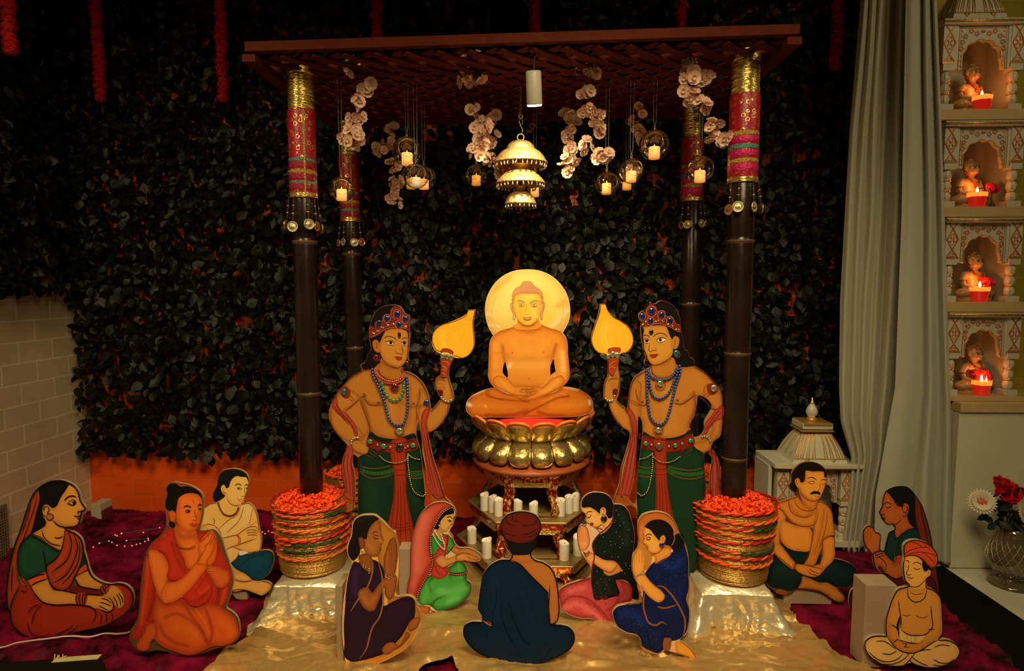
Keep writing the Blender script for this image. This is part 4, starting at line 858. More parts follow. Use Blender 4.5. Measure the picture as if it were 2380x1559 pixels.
def cup_candle(loc, r, h, label, fl=1, seed=0):
    e = empty('cup_candle', loc, 0, label, 'candle', 'red cup candles in the shrine niches')
    m = MB(); m.lathe([(r * .78, 0), (r * .82, .004), (r * .95, h * .6), (r * 1.0, h * .66), (0, h * .66)], 32); m.build('red_cup', waxred, e, True)
    m = MB(); m.lathe([(r * 1.0, h * .66), (r * 1.05, h * .92), (r * .98, h * .93), (0, h * .90)], 32); m.build('melted_wax', waxtop, e, True)
    m = MB(); m.lathe([(r * 1.04, h * .88), (r * 1.09, h * 1.04), (r * 1.07, h * 1.04)], 32, caps=False); m.build('cup_rim', glass, e, True)
    for i in range(fl):
        x = r * (.0 + .55 * i); s_ = 1 - .3 * i; m = MB(); m.lathe([(0, h * .90), (.0035 * s_, h * .93 + .002), (.0058 * s_, h * .93 + .010 * s_), (.0035 * s_, h * .93 + .020 * s_), (0, h * .93 + .030 * s_)], 12, M=Mx.Translation((x, 0, 0))); m.build('flame', flame, e, True)
    point('candle_flame_light', V(loc) + V((0, -.012, h + .035)), .34, .008, (1, .28, .05)); return e
def rose(m, c, r, seed):
    random.seed(seed)
    for ring_, (n, rr, tl_) in enumerate(((7, 1.0, .75), (6, .78, 1.0), (5, .55, 1.25), (4, .32, 1.45))):
        for i in range(n):
            a = 2 * pi * i / n + ring_ * .6; M_ = Mx.Translation(c) @ Mx.Rotation(R_(58), 4, 'X') @ Mx.Rotation(a, 4, 'Z') @ Mx.Translation((r * rr * .25, 0, 0)) @ Mx.Rotation(-tl_, 4, 'Y'); vs = []
            for j in range(6):
                t = j / 5; ww = r * (.35 + .5 * rr) * math.sqrt(max(.05, 1 - (2 * t - 1.1) ** 2 * .75))
                for q in range(5): u = -1 + q / 2; vs.append((r * .9 * t + .0, ww * u * .8, -r * .25 * u * u + r * .16 * t * t * sin(3 * u + i)))
            m.add(vs, [(j * 5 + q, j * 5 + q + 1, (j + 1) * 5 + q + 1, (j + 1) * 5 + q) for j in range(5) for q in range(4)], M_)
roses = [(2238, 2298), (2262, 2308), (2270, 2290), (2272, 2268)]
for i, (yt, yb, pl, pr_) in enumerate(tiers):
    zb, zt_ = Z(yb), Z(yt + 8); x0, x1 = X(pl, (yt + yb) / 2), X(pr_, (yt + yb) / 2)
    e = empty('marble_shrine', (0, 0, 0), 0, f'{names[i]} marble niche of the shrine tower, gilded arch around a seated idol', 'shrine', 'stacked marble shrine niches')
    wc = .062; H = zt_ - zb
    column(e, x0 + wc / 2, zb + .012, zt_ - .008, wc, YT); column(e, x1 - wc / 2, zb + .012, zt_ - .008, wc, YT)
    arch_panel(e, x0 + wc + .012, x1 - wc - .012, zb + H * .50, zt_ - .012, YT + .012, i)
    m = MB(); m.box(x0 + wc, x0 + wc + .013, YT + .006, YT + .035, zb + H * .50, zt_ - .01); m.build('side_jamb', marb, e); m = MB(); m.box(x1 - wc - .013, x1 - wc, YT + .006, YT + .035, zb + H * .50, zt_ - .01); m.build('side_jamb', marb, e)
    m = MB(); m.box(x0 + .005, x1 - .005, YT + .21, YT + .225, zb, zt_); m.build('back_panel', marb, e)
    for xa in (x0 + .02, x1 - .034): m = MB(); m.box(xa, xa + .014, YT + .05, YT + .21, zb, zt_); m.build('side_panel', marb, e)
    m = MB(); m.box(x0 - .012, x1 + .02, YT - .02, YT + .24, zt_ - .010, zt_ + .016); bevel(m.build('cornice', marb, e), .003)
    m = MB(); m.tube([(x0 - .012, YT - .021, zt_ + .002), (x1 + .02, YT - .021, zt_ + .002)], .006, 8)
    for q in range(12): x = x0 + (x1 - x0) * q / 11; m.bar((x, YT - .028, zt_ - .004), (x + .006, YT - .028, zt_ + .008), .002, .003)
    m.build('cornice_moulding', gilt, e, True)
    m = MB(); m.box(x0 - .012, x1 + .02, YT - .025, YT + .24, zb - .012 if i == 3 else Z(tiers[i + 1][0] + 8) + .0165, zb + .012); bevel(m.build('floor_slab', mat('tan_marble', (.52, .37, .17), .3), e), .002)
    ip = P((2258, 2255, 2263, 2262)[i], yb, YT + .10)
    idol((ip.x - .01, YT + .10, zb + .018), 1.05, R_(18), f'seated idol in the {names[i]} shrine niche')
    cp = P((2283, 2272, 2278, 2282)[i], yb, YT + .02); cup_candle((cp.x, YT + .03, zb + .0125), .043, .080, f'lit red cup candle in the {names[i]} shrine niche', (1, 1, 1, 2)[i])
    if i:
        rx = P((0, 2305, 2294, 2288)[i], yb, YT + .05).x; m = MB(); rose(m, V((rx - .005, YT + .055, zb + .105)), .030, i)
        if i == 3: rose(m, V((rx - .050, YT + .060, zb + .105)), .028, 7)
        o = m.build('rose', rose_m, None, True); o.location = (0, 0, 0); tag(o, f'red rose behind the cup candle in the {names[i]} shrine niche', 'rose', 'red roses in the shrine niches'); so = o.modifiers.new('s', 'SOLIDIFY'); so.thickness = .001
        m = MB(); m.tube([(rx, YT + .055, zb + .02), (rx - .004, YT + .055, zb + .105)], .003, 6); m.build('stem', GRN, o)
e = empty('shrine_spire', (0, 0, 0), 0, 'ribbed marble roof on top of the shrine tower against the yellow wall', 'roof')
ribdome(e, X(2222, 40), X(2350, 40), Z(45) + .016, Z(-60), YT + .02, YT + .2, X(2262, 40), X(2310, 40), 0)
# cabinet
cabm = mat('white_laminate', (.60, .56, .40), .45); ce = empty('shrine_cabinet', (0, 0, 0), 0, 'plain cream white cabinet carrying the shrine tower', 'cabinet')
cx0 = P(2215, 1200, 3.06).x; zt_ = P(2300, 957, 3.06).z
m = MB(); m.box(cx0, cx0 + 1.1, 3.06, YB - .15, .004, zt_); bevel(m.build('body', cabm, ce), .002)
m = MB(); m.box(cx0 - .005, cx0 + 1.1, 3.045, YB - .15, zt_, Z(925) - .0125); bevel(m.build('worktop', mat('tan_marble', (.5, .3, .1), .3), ce), .002)
m = MB(); m.box(cx0 - .035, cx0 - .004, 3.10, YB - .15, .004, zt_); m.build('side_panel', mat('grey_laminate', (.30, .26, .17), .6), ce)
YS = 3.22
def X2(px, py=1100): return P(px, py, YS).x
def Z2(py, px=1890): return P(px, py, YS).z
te = empty('marble_temple', (0, 0, 0), 0, 'small white marble temple with ribbed roof and gilt finial, behind the moustached man', 'shrine')
a, b_ = X2(1803), X2(1978); zs = Z2(1078);
m = MB(); m.box(X2(1790), X2(1990), YS - .06, YS + .22, Z2(1082), Z2(1072)); bevel(m.build('eaves_slab', marb, te), .002)
m = MB(); m.tube([(X2(1790), YS - .062, Z2(1081)), (X2(1990), YS - .062, Z2(1081))], .0035, 6); m.build('gilt_edge', gilt, te, True)
m = MB(); m.box(X2(1786), X2(1790) + .01, YS + .0, YS + .2, .09, Z2(1083)); m.box(a, b_, YS + .19, YS + .2, .09, Z2(1083)); m.build('wall', marb, te)
column(te, X2(1816), .09, Z2(1084), .062, YS - .03); column(te, X2(1963), .09, Z2(1084), .062, YS - .03)
arch_panel(te, X2(1835), X2(1945), Z2(1165), Z2(1086), YS - .01, 5)
m = MB(); m.box(X2(1786), X2(1990), YS - .06, YS + .22, .06, .09); m.build('base_slab', marb, te)
ribdome(te, X2(1836), X2(1962), Z2(1072), Z2(1005), YS - .03, YS + .19, X2(1871), X2(1930), 0)
m = MB(); q0, q1 = X2(1862), X2(1935); m.box(X2(1870), X2(1928), YS + .02, YS + .14, Z2(1005), Z2(998)); m.box(X2(1864), X2(1934), YS + .01, YS + .15, Z2(999), Z2(986)); bevel(m.build('collar', marb, te), .002)
m = MB(); m.box(X2(1866), X2(1932), YS + .005, YS + .155, Z2(990), Z2(984)); m.box(X2(1860), X2(1936), YS + .005, YS + .155, Z2(1005), Z2(1001)); bevel(m.build('gilt_collar', gilt, te), .002)
fx = X2(1897); fz = Z2(984); ks = YS / 1400; Mf = Mx.Translation((fx, YS + .08, fz))
m = MB(); m.lathe([(11 * ks, 4 * ks), (7 * ks, 8 * ks), (12 * ks, 14 * ks), (13.5 * ks, 22 * ks), (11 * ks, 30 * ks), (6 * ks, 38 * ks), (4 * ks, 42 * ks)], 24, M=Mf); m.build('finial', marb, te, True)
m = MB(); m.lathe([(12 * ks, 0), (12 * ks, 5 * ks), (8 * ks, 8 * ks)], 24, M=Mf); m.lathe([(5 * ks, 40 * ks), (5 * ks, 43 * ks), (3 * ks, 45 * ks), (1.5 * ks, 54 * ks), (0, 56 * ks)], 16, M=Mf); m.build('gilt_tip', gilt, te, True)
YV = 2.90; vx = P(2352, 1300, YV).x; kv = YV / 1400; ve = empty('flower_vase', (vx, YV, .003), 0, 'cut crystal vase with a pink-white daisy, red rose and dark leaves on the marble floor', 'vase')
zv = G(2350, 1352).z
cry = mat('cut_crystal', (.16, .11, .06), .08, .35, spec=.9, coat=.8); N, L, b = nodes(cry); cryl = mat('crystal_cut_line', (.5, .45, .33), .2, .4)
pr = [(44, 0), (46, 2), (40, 6), (24, 14), (20, 18), (34, 28), (48, 48), (51, 66), (46, 88), (36, 108), (32, 122), (34, 138), (33, 138), (30, 122)]
m = MB(); m.lathe([(r * kv * .98, z * kv) for r, z in pr], 48, caps=False); m.build('vase_body', cry, ve, True)
m = MB()
def vr(z):
    for (r0, z0), (r1, z1) in zip(pr[5:11], pr[6:12]):
        if z <= z1: return r0 + (r1 - r0) * (z - z0) / (z1 - z0)
    return pr[10][0]
for k in range(20):
    for s_ in (1, -1): m.tube([V((vr(z) * kv * cos(k * pi / 10 + s_ * (z - 28) * .012), vr(z) * kv * sin(k * pi / 10 + s_ * (z - 28) * .012), z * kv)) for z in np.linspace(29, 108, 14)], .0011, 4)
for k in range(24): a = k * pi / 12; m.tube([(44 * kv * cos(a), 44 * kv * sin(a), .003), (24 * kv * cos(a), 24 * kv * sin(a), 14 * kv + .001)], .0012, 4)
m.build('cut_pattern', cryl, ve, True)
def vp(px, py, dy=0): q = P(px, py, YV + dy); return V((q.x - vx, dy, q.z - .003))
m = MB(); r0 = vp(2338, 1140, -.02); rose(m, r0 + V((0, 0, -.01)), .055, 31)
o = m.build('red_rose', rose_m, ve, True)
m = MB(); rose(m, Mx.Identity(4) @ (vp(2322, 1122)), .03, 33); m.build('rosebud', rose_m, ve, True)
dz = mat('cream_daisy', (.66, .58, .40), .6); dzc = mat('daisy_centre', (.62, .16, .12), .7)
def daisy(c, d, r):
    Mf = frame(c, d); m = MB()
    for lay in range(2):
        for i in range(26):
            a = 2 * pi * (i + lay * .5) / 26; M_ = Mf @ Mx.Rotation(a, 4, 'Z') @ Mx.Rotation(-.12 - .25 * lay, 4, 'Y'); q = r * (1 - .2 * lay)
            m.add([(r * .2, -.003, 0), (r * .2, .003, 0), (q * .75, .0065, .002), (q, 0, 0), (q * .75, -.0065, .002)], [(0, 4, 3, 2, 1)], M_)
    o = m.build('daisy', dz, ve); m = MB(); m.ball((0, 0, 0), (r * .28, r * .28, .010), 14, 8, Mf)
    for i in range(60): a = random.uniform(0, 6.3); q = r * .33 * math.sqrt(random.random()); m.ball((q * cos(a), q * sin(a), .008), .003, 5, 4, Mf)
    m.build('daisy_centre', dzc, o, True)
daisy(vp(2282, 1165, -.02), (-.5, -1, .35), .062); daisy(vp(2382, 1185, -.03), (.35, -1, .2), .06)
m = MB(); random.seed(5)
for i in range(46):
    c = vp(random.uniform(2298, 2372), random.uniform(1135, 1225), random.uniform(-.02, .05)); d = V((random.gauss(-.2, .8), random.gauss(-.5, .4), random.gauss(.1, .7))).normalized(); sd = d.cross(V((random.gauss(0, .4), -1, .3))).normalized(); Lf = random.uniform(.04, .075)
    m.add([c, c + d * Lf * .35 + sd * Lf * .3, c + d * Lf * .75 + sd * Lf * .2, c + d * Lf, c + d * Lf * .75 - sd * Lf * .2, c + d * Lf * .35 - sd * Lf * .3, c + d * Lf * .5 + V((0, .004, -.004))], [(0, 1, 6), (1, 2, 6), (2, 3, 6), (3, 4, 6), (4, 5, 6), (5, 0, 6)])
for i in range(8): c = vp(2340 + random.uniform(-12, 14), 1235); m.tube([V((0, 0, .02)), c, vp(2340 + random.uniform(-35, 35), 1180)], .0018, 5)
m.build('foliage', mat('dark_foliage', (.02, .03, .015), .5), ve)
pe = P(222, 1198, YB - .10); m = MB(); bx = P(211, 1190, YB - .25).x; bx2 = P(249, 1190, YB - .25).x
be = empty('socket_box', (0, 0, 0), 0, 'small cream socket box fixed in the left corner at the foot of the leaf screen', 'socket box')
m = MB(); m.box(bx, bx + .06, YB - .25, YB - .15, P(212, 1211, YB - .24).z, P(212, 1170, YB - .24).z); bevel(m.build('box_body', mat('cream_plastic', (.42, .36, .25), .5), be), .002)
m = MB(); m.box(bx + .06, bx + .064, YB - .245, YB - .155, P(212, 1207, YB - .16).z, P(212, 1174, YB - .16).z); bevel(m.build('face_plate', mat('brown_plate', (.10, .025, .015), .3), be), .001)
cab = mat('black_cable', (.015, .012, .01), .4)
zc0 = P(400, 1201, YB - .02).z
m = MB(); m.tube([P(160, 1252, YB - .3), P(200, 1236, YB - .10), P(225, 1222, YB - .05), P(262, 1222, YB - .02), P(274, 1204, YB - .015), P(300, 1201, YB - .015), P(500, 1201, YB - .015), P(660, 1203, YB - .015)], .006, 8); o = m.build('black_cable', cab, None, True); tag(o, 'black cable running along the foot of the orange wall', 'cable')
m = MB(); m.tube([P(249, 1205, YB - .02), P(249, 1240, YB - .02)], .006, 8); m.tube([P(162, 1236, YB - .25), P(212, 1211, YB - .12)], .003, 6); o = m.build('cable', cab, None, True); tag(o, 'short black cable dropping from the socket box', 'cable')
wp = [(-60, 1512), (0, 1507), (40, 1503), (100, 1502), (150, 1494), (200, 1488), (240, 1480), (285, 1473), (310, 1472), (350, 1474)]; pts = []
for a, b_ in zip(wp, wp[1:]):
    for t in range(6): q = G(a[0] + (b_[0] - a[0]) * t / 6, a[1] + (b_[1] - a[1]) * t / 6, .03); pts.append(V((q.x, q.y, max(zvel(q.x + dx * .01, q.y + dy * .01) for dx in range(-3, 4) for dy in (-1, 0, 1)) + .003)))
pts = [V((p.x, p.y, sum(pts[min(max(i + k, 0), len(pts) - 1)].z for k in range(-3, 4)) / 7)) for i, p in enumerate(pts)]
m = MB(); m.tube(pts, .0035, 8); o = m.build('white_cable', mat('white_cable', (.55, .5, .42), .5), None, True); tag(o, 'thin white cable lying across the velvet at the lower left', 'cable')
vy0 = 2.62; m = MB(); ve_ = empty('wall_vent', (0, 0, 0), 0, 'perforated metal heater grille low on the left wall', 'grille')
y_a, y_b = 2.55, 3.0; zv0, zv1 = P(6, 1335, 2.95).z, P(6, 1180, 2.95).z
def yof(px):  # depth at which the left wall is seen at pixel column px
    d = ray(px, 1250); t = (XL - CAMPOS.x) / d.x; return (CAMPOS + d * t).y
y_b = yof(14); m.box(XL + .001, XL + .02, 2.3, y_b, zv0, zv1); bevel(m.build('frame', mat('grey_grille', (.2, .16, .11), .5, .3), ve_), .002)
m = MB()
for i in range(20):
    for j in range(22): m.box(XL + .02, XL + .021, y_b - .02 - i * .014 - .005, y_b - .02 - i * .014, zv0 + .012 + j * (zv1 - zv0 - .02) / 22, zv0 + .012 + j * (zv1 - zv0 - .02) / 22 + .006)
m.build('slots', BLACK, ve_)
# black flat screen like box lying at the lower left corner
q = [G(-90, 1553, .06), G(232, 1532, .06), G(272, 1600, .06), G(-90, 1640, .06)]
m = MB(); m.add([(p.x, p.y, z) for z in (.004, .075) for p in q], [(3, 2, 1, 0), (4, 5, 6, 7), (0, 1, 5, 4), (1, 2, 6, 5), (2, 3, 7, 6), (3, 0, 4, 7)]); bo = m.build('black_case', mat('black_case', (.004, .004, .004), .7, spec=.15), None); bevel(bo, .004); tag(bo, 'flat black case at the lower left corner of the floor', 'case')
a = G(125, 1534, .078); b_ = G(232, 1526, .078); m = MB(); m.bar(a, b_, .028, .002)
for i in range(9): t = random.random() * .25; c = a.lerp(b_, t) ; m.tube([c, c + V((random.uniform(-.01, .01), .012, random.uniform(.004, .016)))], .002, 5)
o = m.build('masking_tape', mat('masking_tape', (.5, .44, .22), .6), None); tag(o, 'torn strip of cream masking tape along the edge of the black case', 'tape')
# fairy lights
fe = empty('fairy_lights', (0, 0, 0), 0, 'string of tiny red fairy lights lying on the velvet at the back left', 'fairy lights'); led = mat('red_led', (1, .3, .3), .3, emit=(1, .10, .12), es=2.2)
fp = [(217, 1271), (231, 1262), (253, 1257), (260, 1260), (272, 1267), (290, 1269), (307, 1268), (317, 1265), (326, 1263), (337, 1258), (345, 1255), (344, 1251), (294, 1256), (272, 1245), (268, 1243), (283, 1239), (333, 1237), (371, 1226), (282, 1240), (610, 1236), (616, 1240), (624, 1234), (632, 1237), (600, 1245)]
pw = []
for p in fp[:19]: c = G(p[0], p[1], .085); pw.append(c)
m = MB(); m.tube(pw, .0012, 4); m.build('wire', GRN, fe)
lb = None
for i, p in enumerate(fp):
    c = G(p[0], p[1], .09 if i < 19 else .07)
    if lb is None: mm = MB(); mm.ball((0, 0, 0), .0034, 8, 6); lb = mm.build('bulb', led, fe, True); o = lb
    else: o = lb.copy(); COL.objects.link(o); o.parent = fe
    o.location = c
def parse(s):
    out = []; cor = []
    for t in s.split():
        c = t.endswith('*'); t = t.rstrip('*'); a, b = t.split(','); out.append((float(a), float(b))); cor.append(c)
    return out, cor
def smooth(s, closed=False, step=6.0):
    p, cor = parse(s) if isinstance(s, str) else (s, [False] * len(s)); n = len(p); res = []
    if n < 3: return [V(q) for q in p]
    N_ = n if closed else n - 1
    for i in range(N_):
        p1 = V(p[i]); p2 = V(p[(i + 1) % n])
        p0 = V(p[i - 1]) if (closed or i > 0) else p1 * 2 - p2
        p3 = V(p[(i + 2) % n]) if (closed or i + 2 < n) else p2 * 2 - p1
        if cor[i]: p0 = p1 * 2 - p2
        if cor[(i + 1) % n]: p3 = p2 * 2 - p1
        L_ = (p2 - p1).length; k = max(1, int(L_ / step)); t1 = (p2 - p0); t2 = (p3 - p1)
        # tangents scaled by the local chord: no overshoot on uneven spacing
        d0 = (p1 - p0).length + 1e-6; d1 = L_ + 1e-6; d2 = (p3 - p2).length + 1e-6
        m1 = ((p1 - p0) / d0 * d1 + (p2 - p1) / d1 * d0) / (d0 + d1) * L_; m2 = ((p2 - p1) / d1 * d2 + (p3 - p2) / d2 * d1) / (d1 + d2) * L_
        for j in range(k):
            t = j / k; res.append(p1 * (2 * t ** 3 - 3 * t * t + 1) + m1 * (t ** 3 - 2 * t * t + t) + p2 * (-2 * t ** 3 + 3 * t * t) + m2 * (t ** 3 - t * t))
    if not closed: res.append(V(p[-1]))
    return res
def sdist(x, y, pl, closed=False):
    d = np.full(x.shape, 1e9); n = len(pl)
    for i in range(n if closed else n - 1):
        ax, ay = pl[i]; bx, by = pl[(i + 1) % n]; vx, vy = bx - ax, by - ay; L2 = vx * vx + vy * vy + 1e-9
        t = np.clip(((x - ax) * vx + (y - ay) * vy) / L2, 0, 1); d = np.minimum(d, (x - ax - t * vx) ** 2 + (y - ay - t * vy) ** 2)
    return np.sqrt(d)
PAINT = mat('printed_paint', (1, 1, 1), .5, spec=.16, vcol=True, bump=(350, .04))
FOAM = mat('board_edge', (.34, .27, .17), .8)
GEM = mat('blue_gem', (.004, .02, .16), .05, spec=1, coat=1); GEMG = mat('green_gem', (.05, .32, .16), .05, .4, spec=1, coat=1); GEMW = mat('clear_gem', (.55, .60, .45), .08, .75, spec=1, coat=1); GEMR = mat('garnet_gem', (.09, .004, .012), .06, spec=1, coat=1); GEMT = mat('teal_gem', (.02, .16, .16), .06, .3, spec=1, coat=1); BEADB = mat('blue_bead', (.008, .03, .20), .12, spec=1, coat=1); PEARL = mat('pearl', (.7, .62, .48), .2, coat=.6); GBEAD = mat('gold_bead', (.8, .58, .25), .2, 1)
class Fig:
    def __init__(s, name, label, cat, o, sc, foot, z0=.02, thick=.008, kk=1.0, tint=(1, .80, .46), Y=None, ow=8, group='painted cut-out figures of worshippers'):
        s.o = o; s.sc = sc; s.kk = kk; s.tint = tint; s.th = thick; s.lay = 0; s.ow = ow; s.parts = {}; s.order = []
        fp = P(foot[0], foot[1], Y) if Y else G(foot[0], foot[1], z0)
        s.Y = fp.y; s.e = empty(name, (fp.x, fp.y, fp.z), 0, label, cat, group); s.base = fp
    def w(s, p, lay=0.0):
        q = P(s.o[0] + p[0] * s.sc, s.o[1] + p[1] * s.sc, s.Y); return V((q.x - s.base.x, -lay * .00022, q.z - s.base.z))
    def col(s, c):
        l = [v / (s.kk * t) for v, t in zip(lin(c), s.tint)]; k = max(l); return [v * .92 / k for v in l] if k > .92 else l
    def part(s, name, mt=None):
        if name not in s.parts: s.parts[name] = (MB(), [], mt or PAINT); s.order.append(name)
        return s.parts[name]
    def board(s, pts, c=(190, 160, 110), holes=(), name='board'):
        out = smooth(pts, True, 7); hs = [smooth(h, True, 6) for h in holes]; s.sil = out
        allp = [V((p.x, p.y)) for p in out]; edges = [(i, (i + 1) % len(out)) for i in range(len(out))]
        for h in hs: b = len(allp); allp += [V((p.x, p.y)) for p in h]; edges += [(b + i, b + (i + 1) % len(h)) for i in range(len(h))]
        r = delaunay_2d_cdt(allp, edges, [], 0, 1e-6); vs = r[0]; fs = r[2]
        cx = np.array([sum(vs[i].x for i in f) / 3 for f in fs]); cy = np.array([sum(vs[i].y for i in f) / 3 for f in fs]); ok = pip(cx, cy, [tuple(p) for p in out])
        for h in hs: ok &= ~pip(cx, cy, [tuple(p) for p in h])
        m, cl, _ = s.part(name, [PAINT, FOAM]); m.cur = 0; n = len(vs); W_ = [s.w(p) for p in vs]
        m.add(W_, [tuple(reversed(f)) for f, k in zip(fs, ok) if k]); m.cur = 1
        m.add([p + V((0, s.th, 0)) for p in W_], [tuple(f) for f, k in zip(fs, ok) if k])
        for lp in [out] + hs:
            a = [s.w(p) for p in lp]; q = len(a); m.add(a + [p + V((0, s.th, 0)) for p in a], [(i, (i + 1) % q, (i + 1) % q + q, i + q) for i in range(q)])
        cl += [s.col(c)] * (len(m.v) - len(cl)); s.holes = [[(s.o[0] + p.x * s.sc, s.o[1] + p.y * s.sc) for p in h] for h in hs]
    def reg(s, name, pts, c, edge=None, soft=(), g=9, hi=None, closed=True):
        """painted area. edge = (colour, width, strength); soft = [(line, width, colour, strength)]"""
        out = smooth(pts, True, 6) if isinstance(pts, str) else pts; s.lay += 1; rich = edge or soft
        allp = [V((p[0], p[1])) for p in out]; nb = len(allp)
        if rich:
            xs = [p.x for p in allp]; ys = [p.y for p in allp]; gx, gy = np.meshgrid(np.arange(min(xs) + g * .5, max(xs), g), np.arange(min(ys) + g * .5, max(ys), g)); gx = gx + (np.arange(gx.shape[0]) % 2)[:, None] * g * .5
            gx, gy = gx.ravel(), gy.ravel(); k = pip(gx, gy, [tuple(p) for p in allp]); gx, gy = gx[k], gy[k]
            if len(gx): dd = sdist(gx, gy, [tuple(p) for p in allp], True); k = dd > g * .35; allp += [V((a, b)) for a, b in zip(gx[k], gy[k])]
        ed = [(i, (i + 1) % nb) for i in range(nb)]; bx0, bx1 = min(p[0] for p in out), max(p[0] for p in out); by0, by1 = min(p[1] for p in out), max(p[1] for p in out)
        for h in s.holes:
            q = [V(((a - s.o[0]) / s.sc, (b - s.o[1]) / s.sc)) for a, b in h]
            if any(bx0 < p.x < bx1 and by0 < p.y < by1 for p in q): b = len(allp); allp += q; ed += [(b + i, b + (i + 1) % len(q)) for i in range(len(q))]
        r = delaunay_2d_cdt(allp, ed, [], 0, 1e-6); vs, fs = r[0], r[2]
        cx = np.array([sum(vs[i].x for i in f) / 3 for f in fs]); cy = np.array([sum(vs[i].y for i in f) / 3 for f in fs]); ok = pip(cx, cy, [tuple(p) for p in out])
        for h in s.holes: ok &= ~pip(s.o[0] + cx * s.sc, s.o[1] + cy * s.sc, h)
        m, cl, _ = s.part(name); m.add([s.w(p, s.lay) for p in vs], [tuple(reversed(f)) for f, k in zip(fs, ok) if k])
        x = np.array([p.x for p in vs]); y = np.array([p.y for p in vs]); C = np.tile(np.array(s.col(c)), (len(vs), 1))
        def mixin(C, w_, c2): w_ = np.clip(w_, 0, 1)[:, None]; return C * (1 - w_) + np.array(s.col(c2)) * w_
        if edge: C = mixin(C, edge[2] * np.exp(-(sdist(x, y, [tuple(p) for p in out], True) / edge[1]) ** 2), edge[0])
        for ln_, wd, c2, st in soft:
            q = smooth(ln_, False, 12)
            if len(q) == 1: q = [q[0], q[0] + V((.1, 0))]
            C = mixin(C, st * np.exp(-(sdist(x, y, [tuple(p) for p in q]) / wd) ** 2), c2)
        cl += [list(v) for v in C]; return out
    def ln(s, pts, w_=None, c=(12, 8, 4), name='outline', taper=True, closed=False):
        """one or more strokes separated by ;"""
        m, cl, _ = s.part(name); w_ = w_ or s.ow; s.lay += .15
        for st in pts.split(';'):
            if not st.strip(): continue
            q = smooth(st, closed, 5); n = len(q)
            if n < 2: continue
            vs = []; fs = []
            for i, p in enumerate(q):
                d = (q[(i + 1) % n] - q[i - 1]) if closed else (q[min(i + 1, n - 1)] - q[max(i - 1, 0)])
                if d.length < 1e-6: d = V((1, 0))
                d.normalize(); nn = V((-d.y, d.x)); t = i / (n - 1)
                k = (min(1, .35 + 4 * min(t, 1 - t)) if taper and not closed else 1) * w_ / 2
                vs += [s.w(p + nn * k, s.lay), s.w(p - nn * k, s.lay)]
            N_ = n if closed else n - 1
            fs = [(2 * i, 2 * i + 1, 2 * ((i + 1) % n) + 1, 2 * ((i + 1) % n)) for i in range(N_)]
            m.add(vs, fs); cl += [s.col(c)] * len(vs)
    def edge(s, w_=None, c=(12, 8, 4)):
        """stroke that follows the outline of the board"""
        q = s.sil[::1]; m, cl, _ = s.part('outline'); s.lay += .3; w_ = w_ or s.ow; n = len(q); vs = []
        ar = sum(q[i].x * q[(i + 1) % n].y - q[(i + 1) % n].x * q[i].y for i in range(n)); sg = 1 if ar > 0 else -1
        for i, p in enumerate(q):
            d = (q[(i + 1) % n] - q[i - 1]).normalized(); nn = V((-d.y, d.x)) * sg; vs += [s.w(p + nn * 1.2, s.lay), s.w(p + nn * (w_ + 1.2), s.lay)]
        m.add(vs, [(2 * i, 2 * i + 1, 2 * ((i + 1) % n) + 1, 2 * ((i + 1) % n)) for i in range(n)]); cl += [s.col(c)] * len(vs)
    def dots(s, name, pts, r, c, n=10):
        s.lay += .3; m, cl, _ = s.part(name)
        for p in (parse(pts)[0] if isinstance(pts, str) else pts):
            vs = [s.w(p, s.lay)] + [s.w((p[0] + r * cos(2 * pi * i / n), p[1] + r * sin(2 * pi * i / n)), s.lay) for i in range(n)]
            m.add(vs, [(0, 1 + i, 1 + (i + 1) % n) for i in range(n)]); cl += [s.col(c)] * len(vs)
    def scatter(s, name, poly, n, r, c, seed=1):
        rs = np.random.RandomState(seed); q = smooth(poly, True, 15); x = [p.x for p in q]; y = [p.y for p in q]; X_ = rs.uniform(min(x), max(x), n * 6); Y_ = rs.uniform(min(y), max(y), n * 6); k = pip(X_, Y_, [tuple(p) for p in q])
        pts = []
        for a, b in zip(X_[k], Y_[k]):
            if all((a - u) ** 2 + (b - v) ** 2 > (r * 7) ** 2 for u, v in pts): pts.append((a, b))
            if len(pts) >= n: break
        s.dots(name, pts, r, c, 6)
    def gems(s, name, items, mt):
        """items: (x, y, rx, ry, rot deg) domed stones glued on the board; each its own part"""
        for it in items:
            x, y, rx, ry = it[:4]; a = R_(it[4]) if len(it) > 4 else 0; m = MB(); k = (s.w((x + 1, y)) - s.w((x, y))).length; c = s.w((x, y), s.lay + 2)
            M_ = Mx.Translation(c) @ Mx.Rotation(-a, 4, 'Y') @ Mx.Rotation(pi / 2, 4, 'X'); m.lathe([(1, 0), (.96, .25), (.75, .62), (.4, .85), (0, .93)], 20, M=M_ @ Mx.Diagonal((rx * k, ry * k, min(rx, ry) * k * .5, 1)))
            m.build(name, mt, s.e, True)
    def beads(s, name, line, r, mt, gap=2.05, flat=1.0):
        q = smooth(line, False, 1.5); m = MB(); acc = 0; last = q[0]; k = (s.w((1, 0)) - s.w((0, 0))).length; pos = [q[0]]
        for p in q[1:]:
            acc += (p - last).length; last = p
            if acc >= r * gap: pos.append(p); acc = 0
        for p in pos: m.ball(s.w(p, s.lay + 3) + V((0, -r * k * .4, 0)), (r * k, r * k * flat, r * k), 10, 6)
        m.build(name, mt, s.e, True)
    def stand(s, x0, x1, y0, y1, d=.10, back=.0):
        """board block behind the figure that keeps it upright, in crop pixels"""
        a = s.w((x0, y0)); b = s.w((x1, y1)); m = MB(); z1 = max(a.z, 0.01); m.box(a.x, b.x, s.th + .0005 + back, s.th + back + d, -s.base.z + .022, a.z); o = m.build('stand_block', CARD, s.e); bevel(o, .002)
